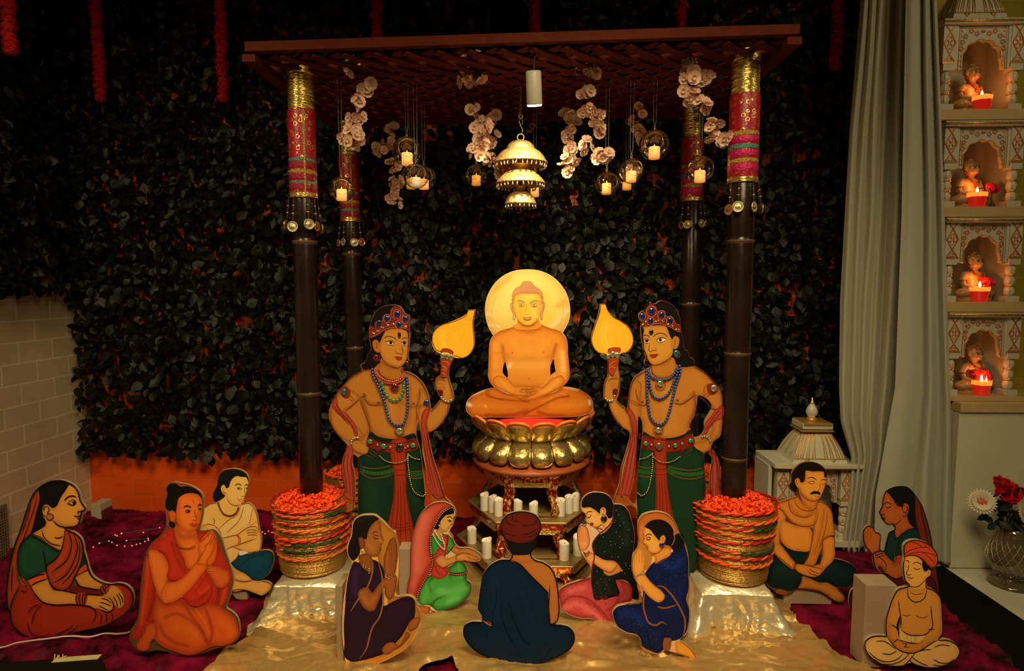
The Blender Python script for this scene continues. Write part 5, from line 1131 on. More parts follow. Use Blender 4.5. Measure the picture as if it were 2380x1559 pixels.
    def done(s):
        for nm in s.order:
            m, cl, mt = s.parts[nm]; cl = cl + [[.5, .5, .5]] * (len(m.v) - len(cl)); n = len(m.v)
            lab = list(range(n))
            def find(a):
                while lab[a] != a: lab[a] = lab[lab[a]]; a = lab[a]
                return a
            for f in m.f:
                r = find(f[0])
                for q in f[1:]: lab[find(q)] = r
            R = np.array([find(i) for i in range(n)]); ids = list(dict.fromkeys(R[[f[0] for f in m.f]].tolist()))
            if nm in ('outline', 'board') or len(ids) > 12: groups = [ids]
            else:
                C = np.array([(p.x, p.z) for p in m.v]); bb = [(C[R == i].min(0) - .004, C[R == i].max(0) + .004) for i in ids]; groups = []
                for i, b in zip(ids, bb):
                    hit = [g for g in groups if any((b[0] < q[1][1]).all() and (q[1][0] < b[1]).all() for q in g)]
                    new = [(i, b)] + [q for g in hit for q in g]; groups = [g for g in groups if all(g is not h for h in hit)]; groups.append(new)
                groups = [[q[0] for q in g] for g in groups]
            for g in groups:
                keep = np.where(np.isin(R, g))[0]; mp = {int(k): j for j, k in enumerate(keep)}; mm = MB(); fi = [k for k, f in enumerate(m.f) if f[0] in mp]
                mm.v = [m.v[k] for k in keep]; mm.f = [tuple(mp[q] for q in m.f[k]) for k in fi]; mm.mi = [m.mi[k] for k in fi]
                o = mm.build(nm, mt, s.e); at = o.data.color_attributes.new('Col', 'FLOAT_COLOR', 'POINT'); buf = np.ones((len(mm.v), 4), dtype=np.float32); buf[:, :3] = np.array([cl[k] for k in keep]); at.data.foreach_set('color', buf.ravel())
KF = .30
F = Fig('figure_board', 'seated woman in profile with green blouse and red veil, large board at far left', 'cut-out figure', (0, 1080), .30726, (60, 1481), .03, kk=0.36, ow=9)
F.board("300,165 345,135 400,116 460,113 520,130 570,160 602,210 614,260 632,295 652,330 648,346 628,354 624,370 617,392 612,412 602,445 575,467 530,474 500,476* 520,490 570,513 612,550 632,600 638,650 650,690 664,740 677,788 704,838 762,878 830,898 900,891 952,903 998,945 1014,1000 1004,1060 962,1118 902,1164 830,1204 740,1235 640,1255 540,1280 450,1295 350,1305 250,1305 190,1290 138,1255 97,1208 81,1150 76,1110 61,1085 50,1000 53,900 65,800 85,690 115,590 146,510 176,420 201,340 227,270 257,210", (60, 35, 15))
F.reg('sari', "160,910 205,912 235,915 400,915 700,925 850,900 905,893 950,905 995,945 1010,1000 1000,1060 960,1115 900,1160 830,1200 740,1230 640,1250 540,1275 450,1290 350,1300 250,1300 190,1285 140,1250 100,1205 85,1150 82,1100 95,1040 125,965", (112, 26, 8), edge=((85, 16, 6), 40, .5))
F.reg('veil', "305,192 270,222 235,290 205,370 180,450 150,530 120,620 95,720 75,820 62,920 60,1000 66,1080* 80,1050 95,1010 130,960 160,905* 135,880 128,800 130,700 150,620 190,560 240,522* 255,470 280,370 306,270*", (115, 36, 9), edge=((85, 22, 6), 12, .6))
F.reg('blouse', "235,520 300,560 380,612 440,645 465,652* 440,690 372,750* 352,790 352,818* 280,835 213,865* 175,880 150,830 135,760 140,700 150,640 180,570", (16, 42, 20), edge=((8, 24, 12), 25, .6))
F.reg('blouse', "632,655 665,745* 600,780* 615,700", (10, 26, 16))
F.reg('skin', "525,143 570,165 598,210 612,260 628,297 647,330 643,342 622,350 619,372 600,385 614,393 608,410 598,445 575,463 530,471 495,472 490,500 485,545 478,600 464,640 420,625 360,590 320,550 250,520* 300,490 340,460 345,420 320,380 322,320 345,290 380,305 400,325 440,290 460,245 495,190", (146, 88, 26), edge=((120, 66, 18), 22, .6), soft=[("430,430 480,460 540,465", 18, (110, 55, 14), .5)])
F.reg('hair', "300,168 345,138 400,120 460,117 505,128 527,143* 500,190 470,232 446,280 430,312 400,326 382,318* 370,298 350,288 330,305 320,335 322,375 345,415 352,440 340,462 300,490 238,525* 255,470 280,370 306,270", (9, 5, 5))
F.reg('sash', "500,478 570,517 608,552 626,600 624,680 610,760 570,840 522,925* 490,942 420,928 402,915* 370,850 355,772* 430,705 470,635 488,550", (118, 36, 10), edge=((92, 22, 6), 16, .5), soft=[("520,500 540,600 500,720 400,830", 14, (90, 22, 6), .5), ("570,560 575,660 520,790 450,880", 14, (90, 22, 6), .5)])
F.reg('sleeve_border', "352,815 366,858* 235,912* 210,866* 280,835;".replace(';', ''), (150, 48, 14)); F.reg('sleeve_border', "660,752 667,790* 585,832 602,790*", (130, 40, 12)); F.reg('sleeve_border', "155,842 185,865 205,912 165,908*", (120, 36, 10))
F.reg('sash', "525,925 570,910 640,925 700,945 790,970 700,985 620,970 530,948", (70, 14, 6))
F.reg('skin', "575,855 620,822 670,796* 702,840 770,882 825,903 880,915 920,955 940,1005 936,1060 905,1085 875,1065 845,1015 790,985 770,945 690,935 610,910", (142, 84, 24), edge=((115, 62, 16), 16, .6))
F.reg('skin', "240,912* 366,860* 378,900 402,938 480,948 590,972 640,978 700,978 780,985 830,1010 858,1045 857,1085 822,1108 760,1088 700,1078 640,1058 560,1052 400,1052 335,1035 280,985", (150, 90, 27), edge=((120, 66, 18), 18, .6))
F.reg('bangle', "590,968 662,978 648,1052 582,1050", (110, 34, 12)); F.reg('bangle', "790,898 835,905 800,975 765,945", (110, 34, 12)); F.reg('earring', "360,372 385,365 408,382 405,405 380,415 358,402", (120, 60, 16))
F.edge(9)
F.ln("305,192 306,270 280,370 255,470 235,525 175,575 145,640 138,720 145,800 175,870 205,912;235,525 290,555 380,610 440,645 468,655;320,490 340,545 390,590 470,608;415,545 450,550 482,535;500,478 488,550 470,635 430,705 355,772 370,850 402,915 420,930 490,942 522,925 570,840 612,755 630,660;520,495 545,590 520,700 395,810;560,520 590,600 565,720 500,830 410,890;600,570 608,650 590,740 530,840 470,900", 7)
F.ln("355,772 340,700 330,640;352,818 280,835 213,865;366,858 300,880 235,912;352,790 366,858;213,865 200,830;235,912 280,985 335,1037 400,1052 560,1052 640,1058 700,1075 730,1110 725,1150 700,1195;402,938 480,948 590,972;635,978 700,978 780,985;575,855 600,905 690,932 765,945;667,790 585,832", 9)
F.ln("585,968 578,1010 590,1050;610,968 602,1010 612,1050;635,972 628,1010 635,1052;660,978 645,1015 648,1052;785,900 765,930 775,960 795,975;808,900 785,925 792,960;835,905 800,935 805,975", 7)
F.ln("770,1005 810,1015 850,1045;760,1035 800,1045 845,1065;752,1060 790,1080 825,1100;860,990 885,1030 895,1075;885,975 910,1015 918,1065;900,965 925,1000 935,1040;845,1010 862,1050 858,1085 825,1108 765,1090", 7)
F.ln("490,270 520,240 555,232 582,240", 9); F.ln("515,292 540,268 560,262 575,280", 5); F.ln("510,290 535,296 560,302 572,290;555,262 572,268 576,290 562,302", 8)
F.ln("560,275 566,295", 16, taper=False); F.ln("592,345 608,352 622,345 645,340;592,345 598,358 590,368", 7); F.ln("565,382 590,388 618,378;590,398 605,408 616,392", 8); F.ln("405,415 440,450 490,468 530,472", 9)
F.ln("385,310 360,290 335,300 322,335 328,370 355,392;365,310 340,320 335,345;368,315 378,340 365,355 372,372", 7); F.ln("358,390 362,372 385,366 407,380 405,403 382,415 360,403 357,388", 6)
F.ln("82,1105 95,1040 125,965 155,905;290,220 262,330 225,440 190,540 150,640;240,290 210,400 170,520;105,760 95,860 92,960;330,1050 290,1080 260,1140 248,1195;300,1052 255,1070 215,1115;768,1120 772,1160 760,1200;805,1110 812,1150 800,1195;848,1105 858,1150 850,1185;560,1210 500,1250 420,1278;600,1205 560,1245 520,1270;215,1190 225,1240 265,1290;165,945 185,955 210,950", 6)
F.stand(168, 252, 1250, 1330, .12); F.done()
F = Fig('figure_board', 'kneeling orange robed monk with joined palms and topknot, at front left', 'cut-out figure', (280, 1070), .31379, (420, 1527), .028, kk=0.38, ow=5)
F.board("335,215 350,180 390,160 440,165 500,178 560,205 600,240 615,285 614,340 612,390 600,450 590,515 640,515 690,510 740,560 770,650 800,740 830,830 835,880 820,970 795,1050 785,1085 830,1120 865,1160 882,1220 878,1290 850,1345 790,1370 700,1395 600,1430 530,1445 440,1440 340,1415 260,1405 190,1418 130,1410 95,1370 65,1320 68,1270 110,1200 130,1150 140,1080 145,980 155,880 170,760 185,700 230,610 290,555 330,500 338,420 330,360 328,280", (62, 40, 14))
mk = (150, 52, 10)
F.reg('robe', "360,500 300,560 240,610 200,690 180,790 165,900 155,1000 150,1100 135,1180 100,1250 78,1300 90,1325 140,1310 190,1250 240,1200 300,1150 700,1150 760,1080 790,1020 810,930 828,850 800,770 765,690 730,600 700,540 600,520 560,530 480,560", (125, 26, 8), edge=((95, 18, 6), 25, .6), soft=[("200,740 195,900 175,1050 150,1200", 14, (150, 46, 10), .6), ("255,900 240,1050 200,1180", 14, (88, 16, 6), .8), ("720,850 730,950 720,1050", 16, (88, 16, 6), .8), ("770,870 775,960 750,1060", 12, (150, 46, 10), .6), ("330,560 400,700 460,800", 16, (165, 50, 12), .5)])
F.reg('halo', "338,230 352,185 395,163 500,182 560,207 600,245 610,290 608,340 600,400 590,470 570,520 400,520 345,480 340,400 332,340", (95, 38, 12))
F.reg('skin', "400,480 405,540 430,620 470,720 500,800 560,790 620,720 590,620 570,560 560,520 500,515", (160, 68, 14), edge=((120, 42, 8), 25, .7), soft=[("420,500 450,560 540,560", 25, (110, 38, 8), .7)])
F.reg('skin', "430,250 470,235 540,240 590,260 605,300 606,350 600,410 590,450 565,500 530,522 490,522 450,500 420,450 412,400 418,330", (165, 72, 16), edge=((125, 44, 8), 28, .75), soft=[("520,340 540,400 548,435", 14, (185, 92, 26), .6), ("470,430 490,450", 30, (180, 86, 22), .4), ("550,420 580,410", 8, (110, 36, 8), .4)])
F.reg('skin', "358,375 380,368 410,385 412,430 400,455 380,455 362,420", (150, 58, 12), edge=((95, 30, 8), 10, .8))
F.reg('hair', "345,200 370,172 410,170 440,190 500,190 560,212 598,250 606,290* 590,262 540,240 470,250 435,275 420,330 412,385* 390,368 360,372 345,360 335,300 350,250", (10, 6, 4)); F.reg('hair', "365,450 400,460 410,480 390,498 362,480", (12, 8, 5))
F.reg('skin', "220,660 260,665 310,690 345,740 365,820 350,900* 420,890 500,830 560,760 580,700 575,640 600,590 640,540 680,513 700,530 708,580 700,640 690,700 640,780 590,860 520,950 440,1020 380,1050 330,1055 290,1010 260,940 230,820 212,720", (162, 70, 14), edge=((120, 42, 8), 22, .75), soft=[("240,700 270,850 320,980", 26, (178, 84, 20), .5), ("600,620 640,560", 16, (180, 86, 22), .5)])
F.reg('skin', "640,760 700,780 740,790 800,820 815,870 790,920 750,945 710,930 680,880 650,830", (145, 56, 12), edge=((105, 34, 8), 18, .8)); F.reg('skin', "690,520 715,560 722,640 712,720 680,770 650,780 640,740 670,690 700,620", (150, 58, 12), edge=((105, 34, 8), 10, .8))
F.reg('robe', "330,560 380,540 420,640 470,740 500,800 600,770 650,850 680,930 670,1000 620,1060 570,1080 520,1070 470,1020 440,1010 500,960 550,900 580,850 520,870 420,890 350,870 360,780 330,690 280,650 290,600", (135, 28, 9), edge=((98, 18, 6), 18, .6), soft=[("380,600 420,720 480,830", 12, (100, 18, 6), .7), ("420,1000 560,1040 640,980", 12, (100, 18, 6), .6), ("560,930 600,980 660,930", 10, (170, 46, 12), .6), ("640,850 560,960", 10, (100, 18, 6), .5), ("600,1010 650,960", 10, (100, 18, 6), .5)])
F.reg('skin', "345,905 420,890 500,830 560,760 600,760 640,780 590,860 520,950 440,1020 380,1050 330,1055 300,1010", (160, 66, 14), edge=((118, 40, 8), 16, .7), soft=[("370,980 480,900 560,820", 20, (178, 84, 20), .5)])
F.reg('dhoti', "275,1030 340,1060 430,1040 480,1060 560,1085 640,1060 700,1060 760,1090 820,1130 860,1180 876,1240 870,1300 830,1345 760,1368 680,1375 620,1405 540,1435 480,1435 400,1410 320,1380 280,1350 240,1290 260,1240 245,1160 250,1080", mk, edge=((100, 28, 7), 34, .75), soft=[("330,1160 420,1130 520,1180 600,1260 640,1340", 14, (105, 30, 8), .7), ("300,1230 330,1290 400,1340 500,1370", 14, (105, 30, 8), .7), ("480,1060 530,1150 600,1240 640,1330", 10, (100, 28, 7), .7), ("640,1110 670,1200 680,1290 660,1350", 14, (100, 28, 7), .7), ("420,1230 500,1250 560,1310", 45, (178, 80, 16), .5), ("740,1190 800,1230 830,1270", 40, (172, 72, 14), .5), ("560,1100 620,1180 660,1280", 7, (180, 82, 18), .6)])
F.reg('skin', "200,1215 250,1200 275,1240 270,1300 230,1340 215,1395 180,1408 140,1400 120,1370 150,1310 180,1260", (140, 50, 12), edge=((98, 30, 8), 14, .8))
F.ln("470,345 495,332 530,345;575,335 595,322 606,330", 8, (30, 12, 6)); F.ln("480,372 500,362 525,372;482,378 505,382 522,374;578,358 592,352 605,358", 5, (25, 10, 6)); F.ln("500,370 512,372;588,358 596,360", 10, (20, 8, 5), taper=False)
F.ln("535,435 552,440 575,432;550,370 560,410 572,428", 4, (100, 34, 10)); F.ln("515,465 545,470 578,460", 5, (95, 20, 8)); F.reg('lips', "515,465 545,460 560,464 578,460 560,480 535,480", (135, 34, 12)); F.ln("538,280 548,312", 9, (150, 26, 10))
F.ln("370,390 360,420 378,445;385,395 392,420", 4, (100, 30, 8)); F.ln("600,600 640,560 680,520;620,640 660,600 690,530;560,760 600,700 640,640;660,620 690,580 700,540;710,560 722,640 708,720", 4, (105, 34, 8)); F.ln("350,900 420,890;130,1395 150,1340;160,1402 178,1350;185,1400 200,1355;205,1395 215,1350", 4, (105, 34, 8))
F.ln("640,820 670,830 715,800;640,808 668,815 710,785", 5, (170, 80, 24)); F.beads('bead_necklace', "425,605 440,625 470,640 510,642 540,632 560,618", 5, mat('coral_bead', (.35, .09, .02), .3), 2.2); F.done()
F = Fig('figure_board', 'seated man with folded arms, white sash and teal dhoti, behind the orange monk', 'cut-out figure', (280, 1070), .31379, (560, 1387), .04, kk=0.29, ow=4)
F.board("760,75 810,60 860,60 910,75 945,110 955,150 945,200 925,270 900,320* 950,312 990,345 1010,390 1020,440 1030,500 1045,560 1045,620 1035,665* 1090,660 1130,680 1142,720 1130,780 1100,840 1050,885 1090,895 1120,915 1118,945 1080,985 1050,1000 1000,985 930,960 830,965 780,1000 740,900 700,700 600,560 605,360 660,320 690,300 683,270 690,230 715,180 720,140 735,100", (120, 80, 34))
F.reg('dhoti', "870,690 950,690 1035,668 1090,665 1128,685 1138,725 1125,780 1095,840 1040,890 980,885 900,830 840,790 820,760", (8, 34, 36), edge=((5, 22, 24), 25, .6), soft=[("880,790 960,720 1060,690", 10, (5, 20, 22), .6)])
F.reg('skin', "830,965 840,890 850,840 880,825 940,850 980,885 1050,892 1090,898 1118,918 1112,945 1075,985 1048,998 1000,982 930,958", (150, 100, 36), edge=((120, 72, 22), 14, .7), soft=[("850,880 920,895 980,885", 6, (70, 30, 12), .8)])
F.reg('skin', "605,360 660,325 720,310 780,250 900,325 950,315 990,345 1010,400 1030,500 1043,570 1040,630 1030,662 950,680 880,690 760,700 640,560", (175, 125, 50), edge=((140, 90, 30), 20, .6))
F.reg('sash', "895,330 940,315 985,345 950,480 900,500 850,560 830,620 880,680 860,720 810,760 780,680 760,600 740,520 730,500 800,440 860,400", (185, 140, 66), edge=((150, 100, 42), 14, .6), soft=[("870,390 900,420 790,540", 8, (145, 95, 40), .6), ("830,640 840,700 810,750", 8, (145, 95, 40), .6)])
F.reg('skin', "960,490 1000,485 1030,520 1020,560 940,600 880,620 800,650 775,665* 742,575* 830,550 870,545 910,515", (175, 122, 48), edge=((135, 84, 28), 12, .7)); F.reg('skin', "1000,500 1032,520 1045,600 1035,662 960,678 880,655 840,640 900,620 960,590", (168, 115, 44), edge=((130, 80, 26), 14, .7)); F.reg('skin', "610,480 650,470 690,475 720,500 745,550 742,580 700,560 640,500", (172, 120, 46), edge=((135, 84, 28), 10, .7))
F.reg('skin', "825,140 860,115 900,120 935,125 948,160 945,200 928,255 905,315 870,332 830,325 790,285 778,235 750,230 748,195 765,178 785,200 800,190", (190, 140, 58), edge=((155, 102, 36), 16, .6), soft=[("790,260 820,310 870,335", 12, (135, 84, 28), .6)])
F.reg('hair', "762,78 810,64 860,64 908,78 942,112 950,158* 930,122 895,120 860,112 835,130 815,160 800,200 785,205* 770,178 750,185 746,215 760,245 775,255 740,290 700,303 688,270 694,230 718,180 724,140 740,100", (10, 7, 5))
F.ln("848,185 875,172 900,185;922,188 935,176 948,185", 7, (25, 15, 8)); F.ln("858,208 878,198 898,210 875,216;925,205 938,200 948,208", 4, (25, 15, 8)); F.ln("870,206 884,208;932,205 940,206", 9, (25, 15, 8), taper=False); F.ln("918,190 922,230 925,258 905,265 888,258", 4, (90, 50, 16)); F.ln("862,278 885,290 905,282;872,296 888,302 900,298", 4, (110, 40, 16)); F.ln("790,285 820,320 860,333 890,325", 4, (70, 34, 12)); F.ln("762,190 758,215 772,235", 4, (110, 70, 26))
F.edge(4, (60, 34, 12)); F.ln("605,360 660,322 720,310;690,420 698,450 690,470;610,485 650,470 690,478 730,510 750,550;742,578 830,555 870,545 910,515 960,490 1000,486 1030,520;930,520 980,510 1020,525;935,535 985,530 1022,540;940,552 985,548 1018,556;775,665 800,650 880,620 940,598 1010,575;840,640 880,655 960,678 1030,662;960,480 1010,450", 5, (80, 40, 16)); F.ln("895,330 860,400 800,440 735,500;915,340 880,440 790,530;985,345 970,400 955,478;880,675 860,720 810,760", 4, (95, 50, 20))
F.ln("850,548 870,560 878,590 870,618;862,545 885,565 888,600 880,618", 6, (110, 32, 14)); F.beads('bead_necklace', "728,310 740,350 770,392 815,405 855,388 878,345", 6, mat('maroon_bead', (.18, .03, .02), .35), 1.9)
F.ln("1060,990 1068,965;1078,982 1082,955;1092,968 1096,945;1105,955 1106,935;1115,940 1112,922;850,885 900,895 970,888", 4, (90, 45, 16)); F.reg('waist_cloth', "885,670 950,680 880,695", (150, 125, 100)); F.stand(800, 930, 975, 1010, .10); F.done()
F = Fig('figure_board', 'kneeling woman in dark purple sari with joined palms and gold bangles, front left of centre', 'cut-out figure', (600, 1150), .26230, (830, 1553), .035, kk=0.45, ow=4, thick=.012)
F.board("840,240 870,200 920,178 980,172 1040,180 1080,210 1110,235 1160,290 1190,320 1210,320 1220,370 1240,450 1245,520 1242,720 1240,900 1300,890 1350,895 1390,920 1410,980 1440,1050 1440,1110 1410,1200 1380,1270 1320,1350 1220,1420 1100,1480 980,1520 880,1530 800,1515 775,1480 765,1400 750,1300 745,1150 750,1000 765,880 790,730 830,600 800,540 785,470 800,410 825,350", (170, 112, 40))
F.reg('painted_ground', "1030,180 1080,212 1160,290 1205,325 1240,450 1240,900 1300,892 1385,920 1410,985 1438,1050 1435,1110 1405,1200 1320,1345 1220,1415 1100,1475 980,1512 880,1525 800,1508 900,1400 1100,1250 1150,1000 1100,700 1060,560", (130, 76, 16), edge=((95, 45, 10), 30, .5), soft=[("900,1490 1150,1440 1300,1340 1400,1200", 30, (165, 100, 28), .6)])
pu = (28, 10, 18)
F.reg('sari', "850,590 900,600 1010,570 1060,590 1110,650 1120,720 1110,800 1120,980 1200,940 1290,905 1345,900 1380,925 1392,1000 1385,1080 1330,1150 1280,1240 1200,1330 1130,1400 1050,1430 920,1465 830,1475 780,1450 765,1300 760,1150 770,1000 780,850 800,720 825,640", pu, edge=((14, 5, 10), 30, .6), soft=[("870,680 850,780 860,860", 40, (40, 16, 34), .8), ("1000,1150 1100,1150 1250,1000", 40, (30, 10, 14), .6)])
F.reg('skin', "890,545 900,600 940,660 1000,690 1020,600 1010,560 980,520", (100, 50, 14), edge=((60, 28, 8), 16, .7))
F.reg('skin', "1045,225 1080,235 1090,280 1092,330 1112,400 1105,430 1090,440 1092,465 1085,485 1080,510 1060,540 1010,545 960,520 935,460 930,400 960,340 1000,270", (118, 62, 18), edge=((80, 38, 10), 22, .75), soft=[("1060,330 1080,400 1100,420", 12, (140, 82, 30), .6), ("980,440 1010,470", 26, (135, 76, 26), .5)])
F.reg('skin', "895,385 915,370 935,380 945,420 935,470 915,480 895,430", (95, 45, 12), edge=((55, 24, 8), 8, .8))
F.reg('hair', "845,245 875,205 925,183 980,178 1035,185 1070,212 1048,225 1005,265 975,320 950,390 935,385 915,368 895,380 892,420 905,470 900,520 870,560 840,580 810,545 795,480 808,415 832,355 838,290", (14, 9, 6), soft=[("900,230 960,200 1020,200", 14, (24, 18, 12), .6)])
F.reg('skin', "1180,385 1205,375 1225,420 1232,480 1232,560 1225,640 1215,690 1195,720 1165,730 1130,720 1118,650 1115,560 1130,500 1150,440", (105, 50, 14), edge=((62, 26, 8), 12, .8), soft=[("1150,500 1145,600 1150,680", 12, (128, 68, 22), .5)])
F.reg('skin', "1130,720 1225,715 1228,800 1205,880 1180,915 1150,915 1125,880 1122,820 1060,960 1030,1020 990,1030 940,1000 900,940 885,880 900,840 940,815* 975,820 1010,860 1060,800 1110,740", (115, 56, 15), edge=((72, 32, 9), 18, .75), soft=[("920,870 980,960 1040,900", 18, (138, 74, 24), .5)])
F.reg('skin', "1330,1150 1390,1085 1438,1085 1425,1140 1380,1190 1345,1200", (120, 60, 18), edge=((75, 34, 10), 12, .7)); F.reg('skin', "1100,1380 1140,1310 1200,1300 1240,1330 1290,1270 1320,1210 1345,1230 1310,1290 1260,1340 1200,1370 1160,1400 1120,1405", (120, 58, 18), edge=((70, 30, 10), 12, .8))
F.ln("1065,590 1095,700 1105,800 1100,1000 1070,1090 1020,1160 990,1250 960,1360 900,1450;1020,590 1010,700 960,830 870,950 820,1030", 14, (105, 62, 26), name='sari_border')
F.ln("1010,345 1035,322 1068,330;1075,300 1082,298", 5, (30, 14, 8)); F.ln("1020,372 1045,385 1072,380;1025,360 1050,352 1070,368", 5, (25, 10, 6)); F.ln("1085,435 1100,432;1078,480 1092,475 1085,490", 5, (80, 20, 10)); F.dots('bindi', "1076,295", 5, (130, 20, 10)); F.ln("1150,440 1140,520;1170,400 1158,540;1190,385 1180,545;1208,390 1205,540;1225,430 1225,560", 4, (70, 30, 10))
F.gems('gold_ornament', [(905, 580, 5, 12, 20), (932, 628, 10, 14, -20), (950, 640, 8, 12, -30), (985, 662, 12, 16, -10), (985, 690, 6, 6)], GBEAD); F.gems('earring', [(928, 488, 10, 14)], PEARL)
F.gems('gold_bangle', [(1128, 720, 6, 9, 30), (1142, 732, 6, 9, 40), (1158, 742, 6, 9, 50), (1160, 720, 4, 8, 60), (1190, 728, 8, 16, 10), (1205, 715, 5, 9, 0), (1220, 700, 5, 6, -60), (1135, 705, 5, 8, 60)], GBEAD)
F.stand(672, 745, 820, 1380, .10); F.done()
F = Fig('figure_board', 'kneeling woman in long pink veil and green skirt holding out her open hands', 'cut-out figure', (900, 1100), .29446, (990, 1422), .035, kk=0.72, ow=3.5)
F.board("225,400 255,330 300,275 350,238 410,222 460,225 505,245 530,265 542,290 540,330 528,350 530,385 520,410 505,435 495,460 515,490 530,540 565,580 640,585 700,610 745,650 735,690 700,700 640,695 600,690 615,720 632,760 632,840 660,860 668,900 650,960 600,1010 540,1050 470,1075 420,1088 330,1100 265,1108* 240,1060 215,1040 180,1000 155,940 160,880 180,780 182,660 190,540 205,460", (190, 150, 90))
F.reg('skirt', "340,800 480,740 590,690 615,720 632,765 630,840 658,862 666,900 648,960 600,1008 540,1048 470,1072 400,1085 330,1040 260,1035 240,990 250,920 290,850", (60, 130, 42), edge=((18, 62, 16), 26, .85), soft=[("640,870 560,920 440,970 380,1000 340,1060", 10, (16, 55, 14), .8), ("600,900 500,940 420,930", 34, (100, 165, 70), .7), ("560,980 480,1010", 24, (95, 160, 66), .7), ("330,870 300,960 290,1010", 30, (85, 150, 55), .5), ("345,930 330,860 370,820", 8, (18, 60, 16), .6), ("490,740 500,830", 10, (18, 60, 16), .5), ("560,720 580,820", 12, (85, 150, 55), .5)])
F.reg('skin', "240,1045 300,1045 340,1060 330,1095 265,1106", (160, 78, 26), edge=((120, 50, 14), 10, .7))
F.reg('blouse', "350,480 400,470 460,480 500,500 528,545 500,610 470,640 430,620 400,660 370,690 350,600", (52, 118, 38), edge=((18, 62, 16), 14, .8), soft=[("480,530 490,580", 10, (90, 155, 60), .5)])
F.reg('veil', "410,225 460,228 505,248 528,270 490,262 440,290 400,340 370,400 350,460 335,540 340,620 355,680 345,740 315,800 280,860 245,930 230,1000 240,1050* 215,1038 180,1000 157,940 162,880 182,780 184,660 192,540 208,460 228,400 258,330 302,278 352,240", (178, 66, 40), edge=((130, 28, 14), 26, .8), soft=[("300,330 260,450 240,600 235,750", 40, (200, 100, 66), .6), ("330,720 260,850 220,960", 14, (140, 30, 16), .7), ("205,880 215,800", 20, (195, 95, 60), .4)])
F.reg('veil', "380,620 430,560 440,500 480,480 475,580 460,650 440,700 485,745 480,790 440,825 390,830 350,800 345,745 355,690", (165, 48, 32), edge=((125, 24, 14), 14, .7), soft=[("370,700 400,780 440,800", 6, (120, 20, 12), .7), ("380,730 440,740 470,780", 5, (120, 20, 12), .7)])
F.reg('skin', "395,440 420,400 460,440 440,470 430,530 400,500 360,480", (175, 112, 42), edge=((135, 72, 24), 12, .7))
F.reg('skin', "430,360 460,325 520,315 528,345 518,362 520,385 508,400 500,420 480,440 470,460 440,455 415,430 405,400 415,370", (192, 132, 56), edge=((155, 90, 32), 12, .6), soft=[("415,430 450,455 475,455", 7, (135, 72, 24), .6)])
F.reg('hair', "415,340 430,305 465,280 515,270 530,285 532,312* 500,322 465,328 440,350 425,368 415,420 395,440 370,430 385,390", (14, 8, 6))
F.reg('skin', "500,600 535,575 570,590 640,588 700,612 742,652 732,680 700,660 640,640 600,630 560,640 520,620", (165, 98, 36), edge=((125, 62, 20), 10, .7)); F.reg('skin', "385,690 410,650 440,640* 470,665 540,645 600,625 660,640 720,680 728,692 690,697 620,690 560,690 480,725 440,742 405,720", (185, 118, 46), edge=((140, 74, 26), 12, .7))
F.ln("355,640 375,650 410,632 425,625;490,575 500,600 525,570 540,555;545,690", 9, (100, 18, 12), name='trim'); F.ln("485,775 540,785 600,780 632,770;485,795 540,802 600,798 632,785", 5, (90, 20, 12), name='trim'); F.ln("520,262 480,275 440,305 405,350 375,410 350,480 338,560 345,640 362,690 350,750 320,805 285,862 252,930 236,1000 245,1050", 15, (92, 16, 12), name='trim', taper=False); F.ln("475,480 478,530 470,580;345,800 352,830", 9, (92, 16, 12), name='trim')
F.ln("632,775 560,788 485,785", 14, (92, 16, 12), name='trim')
F.beads('white_dots', "512,268 470,285 435,315 400,365 372,420 350,480 340,560 346,640 360,695 348,750 318,805 282,865 250,930 238,990 246,1040", 4, PEARL, 4.2, .5); F.beads('white_dots', "490,785 540,795 600,790 628,778", 3.5, PEARL, 4.2, .5); F.beads('white_dots', "370,652 400,640 425,622", 3.2, PEARL, 3.4, .5); F.beads('white_dots', "490,600 505,580 530,560", 3.2, PEARL, 3.4, .5)
F.beads('pearl_necklace', "362,478 385,520 410,560 440,590 462,605", 6.5, PEARL, 2); F.beads('pearl_necklace', "378,455 400,490 420,520 450,540 455,590", 6, PEARL, 2); F.beads('pearl_necklace', "425,480 438,510 448,560", 5.5, PEARL, 2)
F.ln("470,348 495,338 515,352", 6, (30, 10, 6)); F.ln("475,370 492,366 508,380;478,374 498,384", 5, (20, 8, 5)); F.ln("490,372 500,378", 7, (20, 8, 5), taper=False); F.ln("520,388 508,402 498,402;478,428 500,430;528,345 530,385", 4, (110, 40, 16)); F.ln("524,275 530,320;525,335 528,338", 4, (190, 160, 120)); F.ln("400,385 405,375 415,385 410,400", 4, (120, 50, 20)); F.gems('earring', [(412, 410, 6, 9)], PEARL)
F.ln("385,690 405,722 440,742 480,725 560,690 620,690 690,697 728,692;540,645 600,625 660,640;620,655 680,672 722,688;640,668 690,685;535,575 570,590 640,588 700,612 745,655;545,640 538,665 550,688;555,636 548,665 560,686;565,590 560,610;575,590 570,612", 4, (110, 40, 14)); F.ln("340,1045 330,1060 350,1080 400,1090 430,1085", 5, (50, 14, 8))
F.edge(4, (90, 30, 16)); F.stand(85, 185, 600, 980, .10); F.done()
F = Fig('figure_board', 'seated man seen from behind in dark teal robe and brown-red turban, front centre', 'cut-out figure', (900, 1100), .29446, (1200, 1545), .035, kk=0.68, ow=8, thick=.01)
